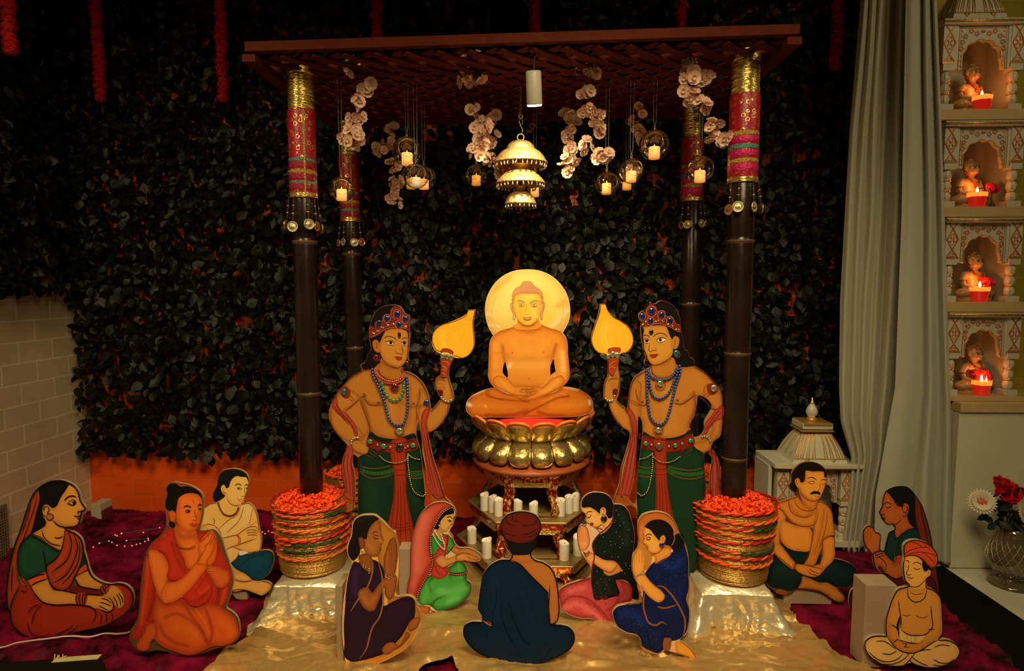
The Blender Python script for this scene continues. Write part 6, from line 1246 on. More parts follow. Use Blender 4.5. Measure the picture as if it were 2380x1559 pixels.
F.board("890,420 900,380 940,330 1000,305 1060,298 1120,305 1175,330 1210,380 1215,430 1200,480 1175,520 1178,560 1150,600 1135,640 1160,675 1230,700 1290,740 1325,800 1345,880 1358,1000 1358,1100 1340,1170 1310,1190* 1380,1195 1440,1215 1475,1260 1480,1320 1450,1380 1380,1430 1280,1480 1180,1508 1080,1505 960,1490 860,1470 760,1440 680,1390 620,1320 598,1260 610,1200 650,1175 750,1170* 745,1120 720,1080 722,1000 740,880 755,800 780,760 830,710 900,680 970,675 985,650 975,620 945,590 925,540 918,500 900,460", (30, 20, 12))
F.reg('robe', "970,680 1040,710 1120,790 1180,850 1272,940* 1275,1050 1290,1185* 1380,1198 1438,1218 1470,1260 1475,1320 1445,1378 1378,1426 1280,1475 1180,1502 1080,1500 960,1485 860,1465 765,1436 685,1388 625,1320 603,1260 614,1204 652,1180 750,1174 745,1118 725,1078 728,1000 745,880 760,800 785,762 833,714 900,684", (5, 24, 34), edge=((3, 14, 22), 30, .6), soft=[("850,850 850,1000 830,1150", 30, (8, 32, 46), .5), ("1050,900 1100,1050 1150,1200", 30, (8, 32, 46), .4)])
F.reg('skin', "985,650 975,620 1060,635 1130,630 1135,650 1160,680 1230,705 1285,742 1320,800 1340,880 1352,1000 1352,1100 1335,1165 1305,1185 1285,1182* 1275,1050 1272,940* 1180,850 1120,790 1040,710 972,682", (158, 84, 28), edge=((130, 62, 20), 14, .6), soft=[("1000,680 1100,700 1160,690", 12, (135, 66, 22), .5)])
F.reg('skin', "925,505 945,560 975,600 980,650 965,640 940,600 922,540", (140, 62, 22)); F.reg('skin', "755,1160 825,1190 825,1200 790,1190", (165, 84, 34))
F.reg('hair', "945,535 1000,550 1080,555 1150,545 1175,530 1172,570 1148,600 1130,630 1060,642 980,632 960,590", (9, 9, 7)); F.reg('turban', "893,420 903,382 942,333 1000,308 1060,302 1120,308 1172,333 1206,382 1210,430 1190,480 1150,530 1080,550 1000,545 940,520 905,470", (84, 18, 8), edge=((62, 12, 6), 24, .6))
F.edge(8, (8, 8, 8)); F.ln("970,680 1040,710 1120,790 1180,850 1272,940;1283,880 1280,960 1275,1050 1288,1185;893,425 905,470 940,520 1000,545 1080,550 1150,530 1190,480 1212,425;945,540 960,590 985,635;1148,600 1130,640;975,640 985,670;1310,1185 1288,1188 1285,1180;760,1155 800,1175 828,1195", 7, (7, 8, 8))
F.ln("945,335 935,370 970,400 1010,410;985,318 990,360 1040,385;1178,350 1170,390 1120,410 1060,410;1185,430 1130,470 1060,480;900,440 960,480 1020,490;1110,500 1150,490 1190,460", 7, (30, 8, 6)); F.ln("858,870 865,980 835,1100 825,1250;900,1020 905,1120 960,1280 1040,1400;965,1020 985,1120 1020,1200;1020,1190 1060,1290 1120,1350;800,1180 780,1240 795,1320;1310,1200 1330,1240;1380,1300 1420,1250;1200,1480 1260,1430 1290,1370", 5, (3, 12, 18)); F.stand(1000, 1180, 1100, 1480, .10, .001); F.done()
F = Fig('figure_board', 'kneeling woman in black dotted shawl and pink dotted skirt, joined palms, right of centre', 'cut-out figure', (1280, 1100), .29435, (1390, 1445), .035, kk=0.52, ow=4)
F.board("245,210 270,175 310,152 370,146 430,158 475,190 497,235 560,245 600,275 630,340 655,430 662,520 650,640 650,740 680,840 700,930 690,1000 540,1040 490,1110 530,1200 560,1245 480,1240 400,1215 350,1190 340,1165 230,1145 130,1110 75,1060 62,1000 66,920 120,880 200,850 300,820 310,740 260,670 232,610 215,560 208,500 220,430 245,400 262,410 278,400 270,370 278,340 270,320 245,300", (175, 130, 80))
F.reg('skirt', "70,925 120,885 200,855 300,822 420,830 560,840 620,870 650,930 640,1000 560,1030 500,1090 500,1150 530,1210 550,1238 480,1234 400,1210 355,1185 342,1158 230,1138 135,1105 82,1058 70,1000", (150, 48, 40), edge=((105, 18, 16), 24, .8), soft=[("90,1030 140,980 260,980 380,1060 470,1180", 8, (95, 16, 14), .8), ("120,1060 200,1030 300,1080 400,1160", 26, (182, 84, 66), .6), ("150,930 260,900", 26, (178, 80, 62), .6), ("330,1120 380,1170 450,1210", 8, (100, 16, 14), .6), ("440,1080 480,1060 540,1000", 8, (100, 16, 14), .7), ("560,860 580,940 520,1000", 8, (100, 16, 14), .6), ("480,870 520,940", 16, (182, 84, 66), .5), ("280,1010 360,1060 420,1140", 7, (100, 16, 14), .6)])
F.reg('shawl', "500,245 560,250 600,280 628,345 650,430 658,520 645,640 645,740 675,840 692,930 684,995 650,990 640,900 600,850 520,840 540,960 480,970 430,985 350,995 330,920 318,840 320,760 345,620 330,560 360,500 410,470 470,400", (12, 16, 11), edge=((6, 9, 7), 20, .5), soft=[("560,330 600,450 590,560", 30, (20, 28, 18), .7), ("370,850 400,960", 12, (24, 32, 22), .6), ("430,840 470,950", 12, (24, 32, 22), .6)])
F.reg('skin', "400,400 430,440 415,470 480,400 495,340 440,350 400,380", (185, 120, 48), edge=((140, 80, 28), 12, .7)); F.reg('skin', "430,690 500,690 570,765* 520,790 450,805 425,790", (165, 100, 38), edge=((125, 66, 22), 10, .7))
F.reg('skin', "245,262 300,265 350,290 385,320 395,290 415,262 435,275 435,320 415,345 425,370 405,400 360,422 330,418 310,395 290,390 280,375 285,350 275,320 248,300", (195, 132, 55), edge=((155, 92, 34), 14, .65), soft=[("345,390 380,390", 16, (205, 140, 66), .4)])
F.reg('hair', "250,215 275,180 312,158 370,151 428,163 470,193 490,235 492,290 485,345* 465,355 440,330 438,290 420,262 398,270 388,320* 355,290 310,265 246,262", (12, 8, 7))
F.reg('skin', "245,405 265,412 290,440 302,490 300,560 275,600 245,610 225,580 215,540 212,490 225,440", (190, 112, 50), edge=((150, 70, 30), 12, .75), soft=[("250,540 270,560", 16, (205, 130, 66), .5)]); F.reg('skin', "262,650 300,615* 350,640 420,680 480,690 525,710 500,760 470,778 430,765 370,730 330,705 320,740 295,700", (188, 118, 48), edge=((145, 76, 28), 14, .7))
F.ln("500,248 492,300 490,360 440,430 380,480 330,560 345,640 330,740 318,840", 10, (80, 14, 8), name='sari_border'); F.ln("345,998 385,980 430,990 480,968 545,965;350,985 400,975 450,975 540,955", 8, (70, 10, 8), name='sari_border')
F.scatter('white_dots', "510,260 600,290 650,430 650,640 590,800 500,680 350,620 360,520 470,420", 30, 2.6, (150, 150, 120), 4); F.scatter('white_dots', "330,760 420,760 500,900 520,950 350,980", 16, 2.4, (140, 140, 115), 5); F.scatter('skirt_dots', "90,930 300,840 500,1080 540,1220 400,1200 200,1120 90,1050", 60, 3, (90, 10, 12), 6); F.scatter('skirt_dots', "460,860 600,870 640,960 540,1020", 20, 3, (90, 10, 12), 7)
F.ln("278,318 300,300 330,300;285,345 305,345 320,322", 6, (40, 16, 8)); F.ln("300,265 270,270 245,262;310,395 290,390 282,375;298,388 312,398;282,350 278,380", 4, (100, 40, 16)); F.reg('lips', "310,395 325,385 338,392 330,412 315,410", (120, 22, 16)); F.ln("395,290 398,272 415,262 432,275 434,320 415,345;405,285 415,275 422,295 412,310;330,420 370,420 405,398;425,370 412,440;360,425 380,455 400,470", 4, (90, 36, 12)); F.ln("350,430 380,430 410,440", 10, (120, 50, 20))
F.ln("228,450 226,530;240,425 238,540;255,415 255,545;275,430 272,540;290,450 292,520;215,540 232,605 262,660 318,742;350,640 300,612;325,705 370,732 430,768 470,778 500,760 525,712;480,690 430,680;262,408 278,420 300,480 302,555 280,600", 4, (110, 36, 16)); F.ln("255,610 275,625 300,605;258,625 280,640 308,612;262,640 285,652 312,622;270,655 290,665", 6, (110, 24, 16)); F.gems('earring', [(412, 318, 7, 7)], GBEAD); F.gems('earring', [(420, 357, 26, 27)], mat('black_gem', (.008, .012, .018), .08, spec=1, coat=1)); F.beads('bangle_stones', "258,612 280,622 305,600", 4, PEARL, 2.6)
F.edge(4, (70, 26, 14)); F.stand(380, 480, 1000, 1180, .08); F.done()
F = Fig('figure_board', 'kneeling woman in blue starry sari with orange halo and low bun, front right', 'cut-out figure', (1280, 1100), .29435, (1520, 1533), .035, kk=0.54, ow=4, thick=.01)
F.board("690,380 720,330 780,305 850,300 920,320 970,365 1000,420 1020,475 1050,520 1075,590 1092,680 1092,800 1095,920 1078,990 1100,1080 1095,1180 1075,1260 1020,1310* 1060,1340 1120,1400 1160,1480* 1080,1450 1000,1420 940,1405 900,1400 850,1425 780,1420 720,1390 710,1330 690,1290 600,1260 530,1220 495,1160 488,1090 520,1050 590,1030 720,1000 705,940 690,880 665,840 645,780 640,700 650,640 680,600 690,560 688,450", (185, 130, 70))
F.reg('halo', "693,382 722,333 782,308 850,303 918,323 968,368 998,422 1000,500 950,600 800,650 720,620 700,560 690,450", (150, 72, 18), edge=((115, 50, 12), 20, .5), soft=[("720,420 710,500 730,560", 14, (175, 95, 30), .5)])
F.reg('painted_ground', "700,540 760,600 800,660 740,760 720,740 690,600", (150, 90, 26))
F.reg('sari', "1010,480 1040,520 1065,590 1085,680 1086,800 1088,920 1070,990 1092,1080 1088,1180 1068,1255 1015,1305 960,1320 900,1300 905,1350 880,1400 850,1418 790,1400 720,1360 710,1310 690,1280 600,1250 535,1212 502,1155 495,1092 525,1055 590,1035 710,1020 730,930 740,800 790,720 830,690 900,650 960,620 1000,560", (8, 16, 42), edge=((5, 9, 26), 24, .6), soft=[("880,700 960,740 1020,700", 30, (14, 26, 66), .7), ("560,1100 650,1100 720,1180", 30, (14, 26, 66), .7), ("900,1100 1000,1050 1020,900", 26, (12, 22, 58), .6), ("760,1240 780,1330 800,1390", 10, (5, 9, 26), .7), ("830,1250 840,1340", 10, (14, 26, 62), .6)])
F.reg('skin', "820,640 870,600 940,590 950,630 880,680 825,712* 822,680", (180, 105, 32), edge=((140, 74, 22), 12, .6)); F.reg('skin', "745,418 780,440 830,500 860,530 868,500 885,482 905,495 903,530 890,555 880,590 850,622 810,628 775,610 765,590 770,580 750,560 732,545 740,510 738,470", (192, 122, 40), edge=((155, 88, 26), 16, .6), soft=[("800,590 830,600", 18, (205, 135, 50), .4)])
F.reg('hair', "745,412 770,385 810,365 860,362 910,378 950,415 970,460 968,490 1010,470 1040,485 1060,530 1045,575 1010,610 980,620 955,590 940,570 900,560 905,500 885,482 866,500 860,530* 830,498 780,440 742,415", (10, 8, 8)); F.ln("965,470 978,500 970,540 950,575", 8, (110, 60, 40))
F.reg('skin', "690,585 715,600 738,650 742,720 735,770 700,800 670,815 650,780 645,700 655,640", (185, 112, 34), edge=((148, 76, 24), 12, .75), soft=[("690,720 700,760", 18, (200, 130, 48), .4)]); F.reg('skin', "670,815 735,775* 770,830 830,890 880,930 900,965 885,1000 850,1015 800,990 740,930 715,890 722,940 700,930 680,870", (188, 115, 36), edge=((148, 78, 24), 14, .7), soft=[("760,880 840,960", 16, (202, 130, 48), .4)])
F.reg('skin', "985,1325 1040,1335 1090,1370 1155,1470 1080,1440 1000,1412 985,1370", (185, 112, 28), edge=((145, 75, 20), 12, .6)); F.reg('skin', "720,1365 770,1395 830,1415 780,1418 725,1388", (150, 80, 28)); F.reg('skin', "905,1295 940,1315 930,1395 900,1395", (110, 58, 24))
F.ln("835,885 880,890 930,930 985,1000 1030,1080 1060,1160 1055,1240 1040,1290;840,1050 900,1060 960,1045 990,1035;740,940 730,1020 745,1110 780,1180 830,1195 880,1170 915,1190;590,1030 660,1022 720,1005;905,1295 945,1310 920,1380", 15, (105, 56, 26), name='sari_border'); F.ln("755,770 790,720 825,690", 5, (110, 60, 34), name='sari_border')
F.scatter('sari_dots', "830,720 1000,600 1070,700 1070,960 930,920 780,820", 34, 2.6, (70, 80, 110), 4); F.scatter('sari_dots', "520,1070 720,1040 900,1220 1050,1260 880,1380 740,1330 560,1210", 44, 2.6, (70, 80, 110), 5)
F.ln("745,495 770,475 800,485;752,512 770,522 790,512;755,505 772,500 790,508", 5, (50, 22, 8)); F.ln("750,560 732,548 742,500;745,556 755,566;752,578 768,588 760,592", 4, (120, 50, 16)); F.ln("868,500 885,482 903,495 902,530 888,555;878,500 888,515 880,535;880,590 850,622 812,628;830,640 835,690;825,712 860,700 940,650;655,640 660,690;675,610 675,690;695,600 700,700;718,620 720,700;650,790 672,815;740,722 735,770 770,830 830,890 880,930 900,965 885,1000 850,1015 800,990 740,930 712,885;700,935 668,830", 4, (110, 50, 16))
F.dots('bindi', "738,466", 5, (150, 170, 150)); F.gems('earring', [(875, 563, 21, 22)], GEM); F.gems('bracelet', [(670, 820, 6, 8), (676, 805, 6, 8), (688, 798, 6, 8), (700, 793, 6, 8), (712, 790, 6, 8), (724, 788, 6, 8), (733, 795, 6, 7)], GEMW); F.edge(4, (80, 46, 26)); F.stand(960, 1090, 850, 1290, .09); F.done()
F = Fig('figure_board', 'cross-legged man with moustache, ochre shawl and dark green dhoti, by the marble temple', 'cut-out figure', (1740, 1080), .23083, (1800, 1398), .035, kk=0.34, ow=6)
F.board("430,90 465,30 520,-15 590,-32 650,-30 710,-10 760,30 785,80 790,130 775,200 750,270 720,330 700,358 760,380 810,420 840,480 852,560 860,640 866,740 868,830 872,900 860,940* 960,965 1050,1010 1090,1070 1095,1130 1070,1190 1010,1230 900,1245 940,1290 970,1330 955,1370 900,1378 850,1360 780,1310 700,1275 560,1250 470,1250 430,1290 385,1310 340,1310 270,1285 240,1255 180,1215 165,1150 190,1080 195,990 225,910 210,800 208,760 220,680 215,520 225,450 270,400 400,345 480,310 460,275 420,250 405,200 420,180 430,150", (62, 30, 14))
F.reg('dhoti', "215,915 320,790 420,850 520,870 620,870 720,900 860,945 960,970 1045,1012 1085,1070 1090,1130 1065,1188 1005,1225 880,1225 800,1190 700,1180 600,1140 540,1120 530,1180 480,1250 380,1270 290,1250 210,1215 175,1180 180,1110 200,1000", (8, 18, 13), edge=((4, 9, 7), 40, .5), soft=[("700,1000 850,1040 950,1100", 50, (12, 26, 20), .5), ("260,1060 380,1050 460,1100", 50, (12, 26, 20), .5)])
F.reg('skin', "540,1125 620,1145 720,1185 790,1185 860,1225 940,1290 965,1330 950,1365 900,1372 855,1355 780,1300 700,1262 600,1245 500,1235 530,1180", (128, 70, 16), edge=((92, 44, 10), 24, .7)); F.reg('skin', "270,1285 290,1255 390,1290 380,1306 330,1308", (85, 40, 12))
F.reg('skin', "225,455 280,425 330,450 370,500 350,600 320,680 320,740 310,790* 370,860 430,940 470,990* 450,1050 380,1010 300,940 240,870 212,800 210,760 222,680 218,540", (150, 84, 20), edge=((112, 54, 12), 26, .7), soft=[("270,520 260,650 265,740", 26, (160, 94, 26), .5)])
F.reg('skin', "330,560 480,610 600,620 640,800 600,870 520,870 420,850 345,790 320,740", (150, 84, 20), edge=((112, 54, 12), 24, .6)); F.reg('skin', "740,760 800,720 866,740 866,830 868,900 850,960 780,1030 720,1090 690,1060 720,990 745,900", (148, 82, 20), edge=((110, 52, 12), 22, .7))
F.reg('skin', "470,1000 520,1000 600,1005 660,1010 720,1000 750,1020 740,1070 710,1110 660,1128 600,1120 540,1100 480,1060", (146, 80, 20), edge=((105, 50, 12), 16, .7))
F.reg('shawl', "400,345 470,305 500,330 560,400 640,440 690,380 720,358 765,382 812,425 842,490 850,560 862,640 865,705 800,720 745,760 730,850 700,920 660,1005 560,1000 600,930 620,860 630,760 640,640 580,625 500,615 420,570 360,500 310,440 240,425 290,385", (138, 74, 16), edge=((104, 48, 10), 22, .65), soft=[("400,370 460,470 560,520 650,470", 12, (108, 50, 12), .7), ("360,420 450,540 580,570 670,520", 12, (155, 88, 24), .5), ("720,420 700,560 650,800 600,960", 10, (155, 88, 24), .5), ("760,450 740,600 700,750 660,900", 8, (104, 48, 10), .7), ("690,430 660,600 640,760", 8, (104, 48, 10), .6)])
F.reg('skin', "500,200 520,320 560,400 620,445 640,460 690,375 700,330 600,340", (140, 74, 18), edge=((104, 48, 10), 22, .6)); F.reg('skin', "570,60 640,65 700,60 750,65 778,100 782,150 768,220 745,280 710,335 665,366 620,362 560,320 520,260 512,230 490,230 468,190 468,140 500,130 525,175 555,170 570,110", (155, 92, 24), edge=((118, 60, 14), 26, .65), soft=[("540,300 600,350 660,362", 16, (108, 52, 12), .6), ("660,210 680,240", 20, (168, 102, 32), .4)])
F.reg('hair', "435,90 468,35 522,-10 590,-26 650,-25 708,-5 756,35 780,80 784,115 770,130 752,68* 700,62 640,66 575,58 560,110 548,165 528,178 510,140 490,130 468,145 468,190 490,232 480,268 450,275 425,248 410,200 425,180 432,150 425,110", (12, 7, 4)); F.reg('moustache', "615,292 640,268 680,262 715,275 720,298 690,292 660,290 635,296", (10, 5, 3))
F.ln("590,140 625,124 665,138 680,155;722,155 755,145 785,155", 8, (20, 8, 4)); F.ln("598,175 630,190 665,182;600,170 635,162 665,172;722,185 750,195 778,182", 5, (40, 16, 6)); F.ln("715,185 710,240 690,262 655,255 655,240;660,305 685,318 705,305;665,325 690,326", 4, (80, 34, 10)); F.ln("510,240 540,310 600,352 660,366 700,345;485,140 478,170 492,205;500,150 502,190", 5, (60, 20, 8))
cm = (84, 26, 10); F.ln("225,450 280,425 330,450 370,500 440,575 520,612 600,615 650,600 690,540 700,470;460,330 480,400 540,450 620,460 670,440 685,380;405,345 400,390 430,470 520,520 600,520 660,480;790,460 785,560 760,680 700,850;660,560 640,700 610,870 560,985;865,705 810,715 750,755 735,850;560,1000 620,1015 660,1010;318,680 312,760 320,790;320,790 400,900 470,985;210,760 212,800 250,880 330,950 450,1050;600,1005 660,1030 720,1040 740,1060;600,1040 650,1070 710,1090;590,1070 640,1100 700,1108;745,760 740,860 725,950 715,1000;380,830 450,860", 6, cm)
F.ln("470,985 450,1010 448,1050;490,990 468,1020 465,1060", 7, (110, 20, 12)); F.ln("880,1360 870,1320;905,1372 890,1325;930,1370 915,1325;948,1360 938,1325;960,1345 955,1320;500,1235 620,1248 720,1272 800,1325 850,1360;520,1180 540,1125", 5, (60, 24, 8)); F.ln("350,1240 360,1290;300,1290 310,1265;330,1300 342,1270", 4, (40, 16, 8))
F.edge(5, (60, 22, 10)); F.stand(370, 845, 1240, 1365, .10); F.done()
F = Fig('figure_board', 'praying woman in profile facing left, green blouse and long brown veil, beside the curtain', 'cut-out figure', (1960, 1110), .28791, (2000, 1443), .03, kk=0.34, ow=6)
F.board("320,160 340,110 400,75 460,65 520,75 560,110 590,150 630,210 670,320 700,430 720,540 745,680 765,800 775,900 770,930 740,1020 500,1100 340,1120 200,1150 130,1130 75,1090 48,1020 50,950 70,900 130,870 260,850 335,845 345,790 290,770 250,710 230,620 180,560 158,480 165,415 200,385 240,400 262,435 295,450 300,520 295,570 320,590 330,580 350,500 370,440 415,410 405,380 350,375 325,350 310,330 305,310 290,280 310,230", (40, 20, 12))
F.reg('veil', "575,140 600,165 630,215 665,320 695,430 715,540 740,680 758,800 768,920* 720,930 700,800 620,560 600,440 580,330 575,220", (72, 20, 8), edge=((48, 12, 6), 20, .6))
F.reg('sari', "340,800 470,800 600,760 720,800 740,1010 500,1095 340,1115 200,1145 130,1125 80,1088 54,1020 56,950 75,905 150,880 230,865 340,855", (50, 13, 8), edge=((30, 8, 6), 30, .6))
F.reg('blouse', "415,415* 425,480* 470,450 540,410 575,400 610,440 620,520 600,640 480,640 415,665* 405,690* 330,600 345,520 370,450", (11, 26, 17), edge=((6, 16, 10), 20, .6))
F.reg('skin', "350,112 400,175 450,235 475,228 490,205 520,210 530,245 515,300 520,340 560,395 575,402 540,410 470,450 425,488 415,440 418,405 410,378 350,375 325,350 330,325 310,318 318,300 298,285 320,230 318,160", (118, 50, 14), edge=((90, 34, 10), 18, .6)); F.reg('skin', "195,388 240,402 262,438 295,455 298,520 295,572 262,600 235,610 185,560 162,480 170,415", (120, 54, 14), edge=((90, 34, 10), 14, .6)); F.reg('skin', "245,615 320,590* 370,650 410,680 480,690 480,780 430,812 390,800 340,770 290,710 280,720 335,790 290,770 255,700", (118, 52, 14), edge=((88, 34, 10), 16, .6)); F.reg('sleeve_border', "415,635 480,635 480,690 410,672", (110, 34, 12))
F.reg('hair', "350,108 400,78 460,70 518,80 556,112 575,145 578,220 582,330 600,440 570,400 530,350 515,300 530,245 520,212 490,205 472,235* 430,200 390,150", (8, 6, 5))
F.edge(6, (9, 6, 5)); F.ln("325,215 345,198 390,212;340,235 360,242 385,232", 6, (20, 10, 6)); F.ln("318,300 330,300 325,285;310,325 330,320 335,345;410,378 350,375 330,355;470,330 430,370 412,378;490,215 475,235 480,270;505,225 520,250 505,270;478,280 488,275 505,290 500,310 482,310 476,295", 5, (20, 10, 6))
F.ln("415,440 425,485 470,455 540,412 575,402;405,690 330,605;405,690 420,660 440,540 460,490;180,430 175,490;198,400 195,500;215,400 215,480;235,420 222,490;245,600 290,640 340,690 335,765;240,600 275,595 325,590;250,625 290,615 325,605;258,645 300,632 335,618;300,760 340,770 390,800 430,812 480,790;395,690 420,720;130,900 125,980 150,1060;575,140 578,330 610,480;620,230 660,420 700,600;230,870 215,930 170,980 130,1070", 5, (15, 9, 6)); F.done()
F = Fig('figure_board', 'small bare-chested meditating figure with orange turban and cream dhoti, front right corner', 'cut-out figure', (1960, 1110), .28791, (2130, 1553), .03, kk=0.42, ow=7, thick=.012)
hole = "455,1115 462,1190 455,1215 445,1245 430,1200 440,1150"
F.board("485,590 490,540 530,508 590,500 660,520 720,560 755,610 765,670 750,715 720,735 705,790 675,815 670,880* 730,905 775,945 795,1010 800,1100 805,1200 800,1260 770,1305* 830,1305 890,1325 930,1360 942,1400 925,1450 870,1495 780,1530 700,1535 600,1520 540,1500 480,1520 400,1522 320,1510 260,1480 200,1430 170,1370 175,1320 215,1285 270,1272 345,1275* 340,1220 345,1130 370,1040 400,960 440,900 500,880 530,870 500,835 485,780 480,700 490,640", (70, 52, 30), holes=[hole])
F.reg('dhoti', "460,1225 560,1265 660,1265 740,1290 830,1310 888,1330 925,1365 936,1400 920,1446 868,1490 780,1525 700,1530 600,1515 540,1495 480,1515 400,1517 325,1505 265,1475 205,1428 177,1370 182,1322 220,1290 275,1278 350,1285 400,1290 455,1300", (172, 122, 50), edge=((140, 92, 34), 24, .6))
F.reg('skin', "535,870 670,880* 728,908 770,948 790,1010 795,1100 800,1200 795,1255 760,1300 690,1345 640,1380 560,1412 500,1408 430,1375 380,1320 350,1270 345,1215 350,1130 375,1042 405,962 445,905 500,888", (152, 90, 24), edge=((120, 64, 16), 22, .55), soft=[("380,1180 370,1270 420,1340", 16, (125, 66, 18), .5)]); F.reg('dhoti', "460,1230 520,1262 600,1270 660,1262 640,1300 590,1330 540,1325 500,1330 450,1300", (175, 125, 52))
F.reg('skin', "440,1300 500,1330 560,1325 600,1335 640,1330 640,1380 560,1410 500,1406 430,1372 400,1330", (150, 86, 22), edge=((118, 60, 15), 14, .5)); F.reg('skin', "485,640 560,620 640,680 655,750 680,735 705,745 700,790 675,812 668,880 600,905 540,890 530,870 503,832 488,780 484,700", (168, 108, 34), edge=((135, 78, 22), 18, .5)); F.reg('hair', "640,670 690,710 720,740 690,735 668,755 652,748", (10, 7, 5))
F.reg('turban', "487,592 495,545 533,513 590,505 658,525 716,564 750,612 760,670 745,712 720,728 680,705 640,660 590,630 540,625 492,638", (150, 46, 14), edge=((115, 30, 10), 22, .6))
F.edge(7, (10, 7, 5)); F.ln("490,612 560,575 640,560 690,560;495,635 560,605 640,600 720,620 750,640;580,620 650,665 700,715 740,720;640,600 700,650 740,700;540,515 590,530 640,560;655,545 700,590", 6, (60, 14, 8)); F.ln("492,640 545,625 600,635 645,670 660,740 655,750 685,735 705,745 702,785 680,810 660,820;690,745 680,780;500,670 520,665 525,690;495,715 515,718;555,695 590,680 630,700;565,725 590,738 620,730;525,695 520,740 508,765 520,785 548,778;510,798 535,808 565,805;528,822 545,826;495,820 520,865 560,880 610,870 650,830 668,810;668,830 668,880", 6, (14, 9, 5))
F.ln("515,890 525,960 560,995 610,998 650,970 675,890;445,985 450,1050 462,1115 465,1210;455,1130 440,1200 450,1290;705,1030 712,1120 710,1215 690,1225 735,1218;385,1185 420,1200 450,1255;465,1225 520,1262 600,1270 660,1262 705,1225;448,1298 440,1300 400,1330;350,1275 380,1320 430,1375 500,1408 560,1412 640,1380 700,1340 770,1300", 7, (14, 9, 5)); F.ln("475,1100 505,1112 545,1103;580,1105 630,1128 690,1108;540,925 580,938 640,930", 4, (80, 40, 14)); F.ln("510,1265 515,1300;545,1270 545,1320;575,1275 575,1330;590,1272 588,1325;445,1305 500,1320 540,1330 560,1325;470,1330 510,1345 490,1360 530,1365;500,1325 560,1335 600,1335;450,1250 460,1240", 5, (14, 9, 5))
F.ln("260,1318 320,1315 370,1340 420,1380;310,1415 380,1420 430,1395;200,1400 280,1465 380,1480 460,1440 480,1415;300,1500 400,1500 500,1450 540,1410 560,1412;250,1450 330,1490;480,1520 530,1470 580,1410;600,1400 660,1385 710,1385;730,1365 790,1345 860,1355;525,1465 570,1500 640,1520;545,1440 620,1490 680,1515;720,1460 780,1490 850,1490 900,1455;720,1505 790,1515 850,1500", 6, (24, 15, 8)); F.stand(200, 420, 880, 1480, .09); F.done()
KB = 1.0
F = Fig('altar_figure_board', 'brightly lit golden seated meditating figure with round halo, printed board on the lotus', 'cut-out figure', (1040, 600), .25658, (1235, 969), Y=YA - .17, kk=KB, ow=4, group=None, tint=(1, .80, .42))
sil = "415,700* 378,640 350,560 340,480 345,400 375,310 430,225 510,155 600,115 700,101 770,102 860,120 950,165 1030,240 1080,320 1108,420 1112,500 1095,580 1045,672* 1078,730 1090,800 1092,860 1100,940 1107,1030 1104,1080 1085,1120 1040,1162* 1110,1168 1180,1185 1250,1220 1300,1265 1320,1320 1312,1370 1270,1408 1180,1430 1000,1440 735,1444 450,1440 300,1440 220,1430 180,1395 167,1340 175,1300 210,1255 270,1218 350,1188 425,1170* 390,1130 370,1080 370,1020 374,900 378,800 390,740"
F.board(sil, (235, 190, 110), holes=["522,940 535,985 546,1040 543,1083 515,1060 499,1036* 503,990 515,950", "962,915 970,970 980,1028* 955,1045 934,1062* 930,1010 940,950"])
F.kk = 1.3
F.reg('halo', "380,640* 350,560 342,480 347,400 377,312 432,228 512,158 600,118 700,104 770,105 860,123 948,168 1028,243 1078,322 1106,420 1110,500 1092,580 1040,668* 900,700 560,700 420,695", (245, 190, 70), edge=((225, 150, 60), 60, .8), soft=[("520,420 600,300 730,230 860,300 940,420", 150, (252, 215, 95), .8), ("870,350 900,500 880,600", 80, (250, 190, 50), .6), ("440,280 560,180", 22, (235, 160, 40), .6), ("1000,430 1060,400", 30, (235, 145, 30), .6), ("360,500 420,510", 16, (250, 205, 130), .7), ("940,620 1090,470", 20, (250, 212, 130), .7), ("380,600 460,620", 16, (250, 205, 130), .7)], g=12)
F.ln("410,440 402,520 420,600 480,655;450,330 425,380 410,440;1000,320 1040,400 1048,480 1035,560 990,640", 5, (230, 165, 60));
F.kk = KB
F.reg('skin', "390,740* 430,690 520,650 600,620 635,595 640,560 830,560 835,590 870,610 950,645 1030,672 1075,730 1088,800 1092,860 1100,940 1106,1030 1103,1080 1085,1120 1045,1160 980,1200 900,1240 600,1240 480,1190 425,1165 390,1128 371,1080 371,1020 375,900 379,800", (222, 128, 32), edge=((185, 85, 12), 30, .85), soft=[("500,790 505,850 520,930", 16, (170, 78, 12), .8), ("985,780 965,850 945,930", 16, (170, 78, 12), .8), ("520,880 600,915 730,905 860,915 940,880", 26, (195, 105, 22), .6), ("640,640 740,665 840,640", 26, (185, 88, 16), .8), ("560,1150 740,1165 900,1150", 26, (190, 95, 18), .7), ("600,960 730,980 860,960", 60, (240, 155, 50), .55), ("735,730 735,860", 34, (232, 140, 38), .4), ("600,770 660,840", 60, (235, 148, 44), .5), ("870,770 820,840", 60, (235, 148, 44), .5), ("430,780 440,980", 26, (238, 150, 45), .5), ("1040,860 1050,1010", 28, (245, 185, 85), .6), ("430,1060 520,1110 600,1160", 28, (235, 145, 42), .5), ("1050,1070 950,1120 870,1170", 28, (245, 170, 60), .5), ("400,860 500,860", 12, (205, 110, 24), .5), ("555,985 570,960", 14, (255, 215, 140), .7)], g=9)
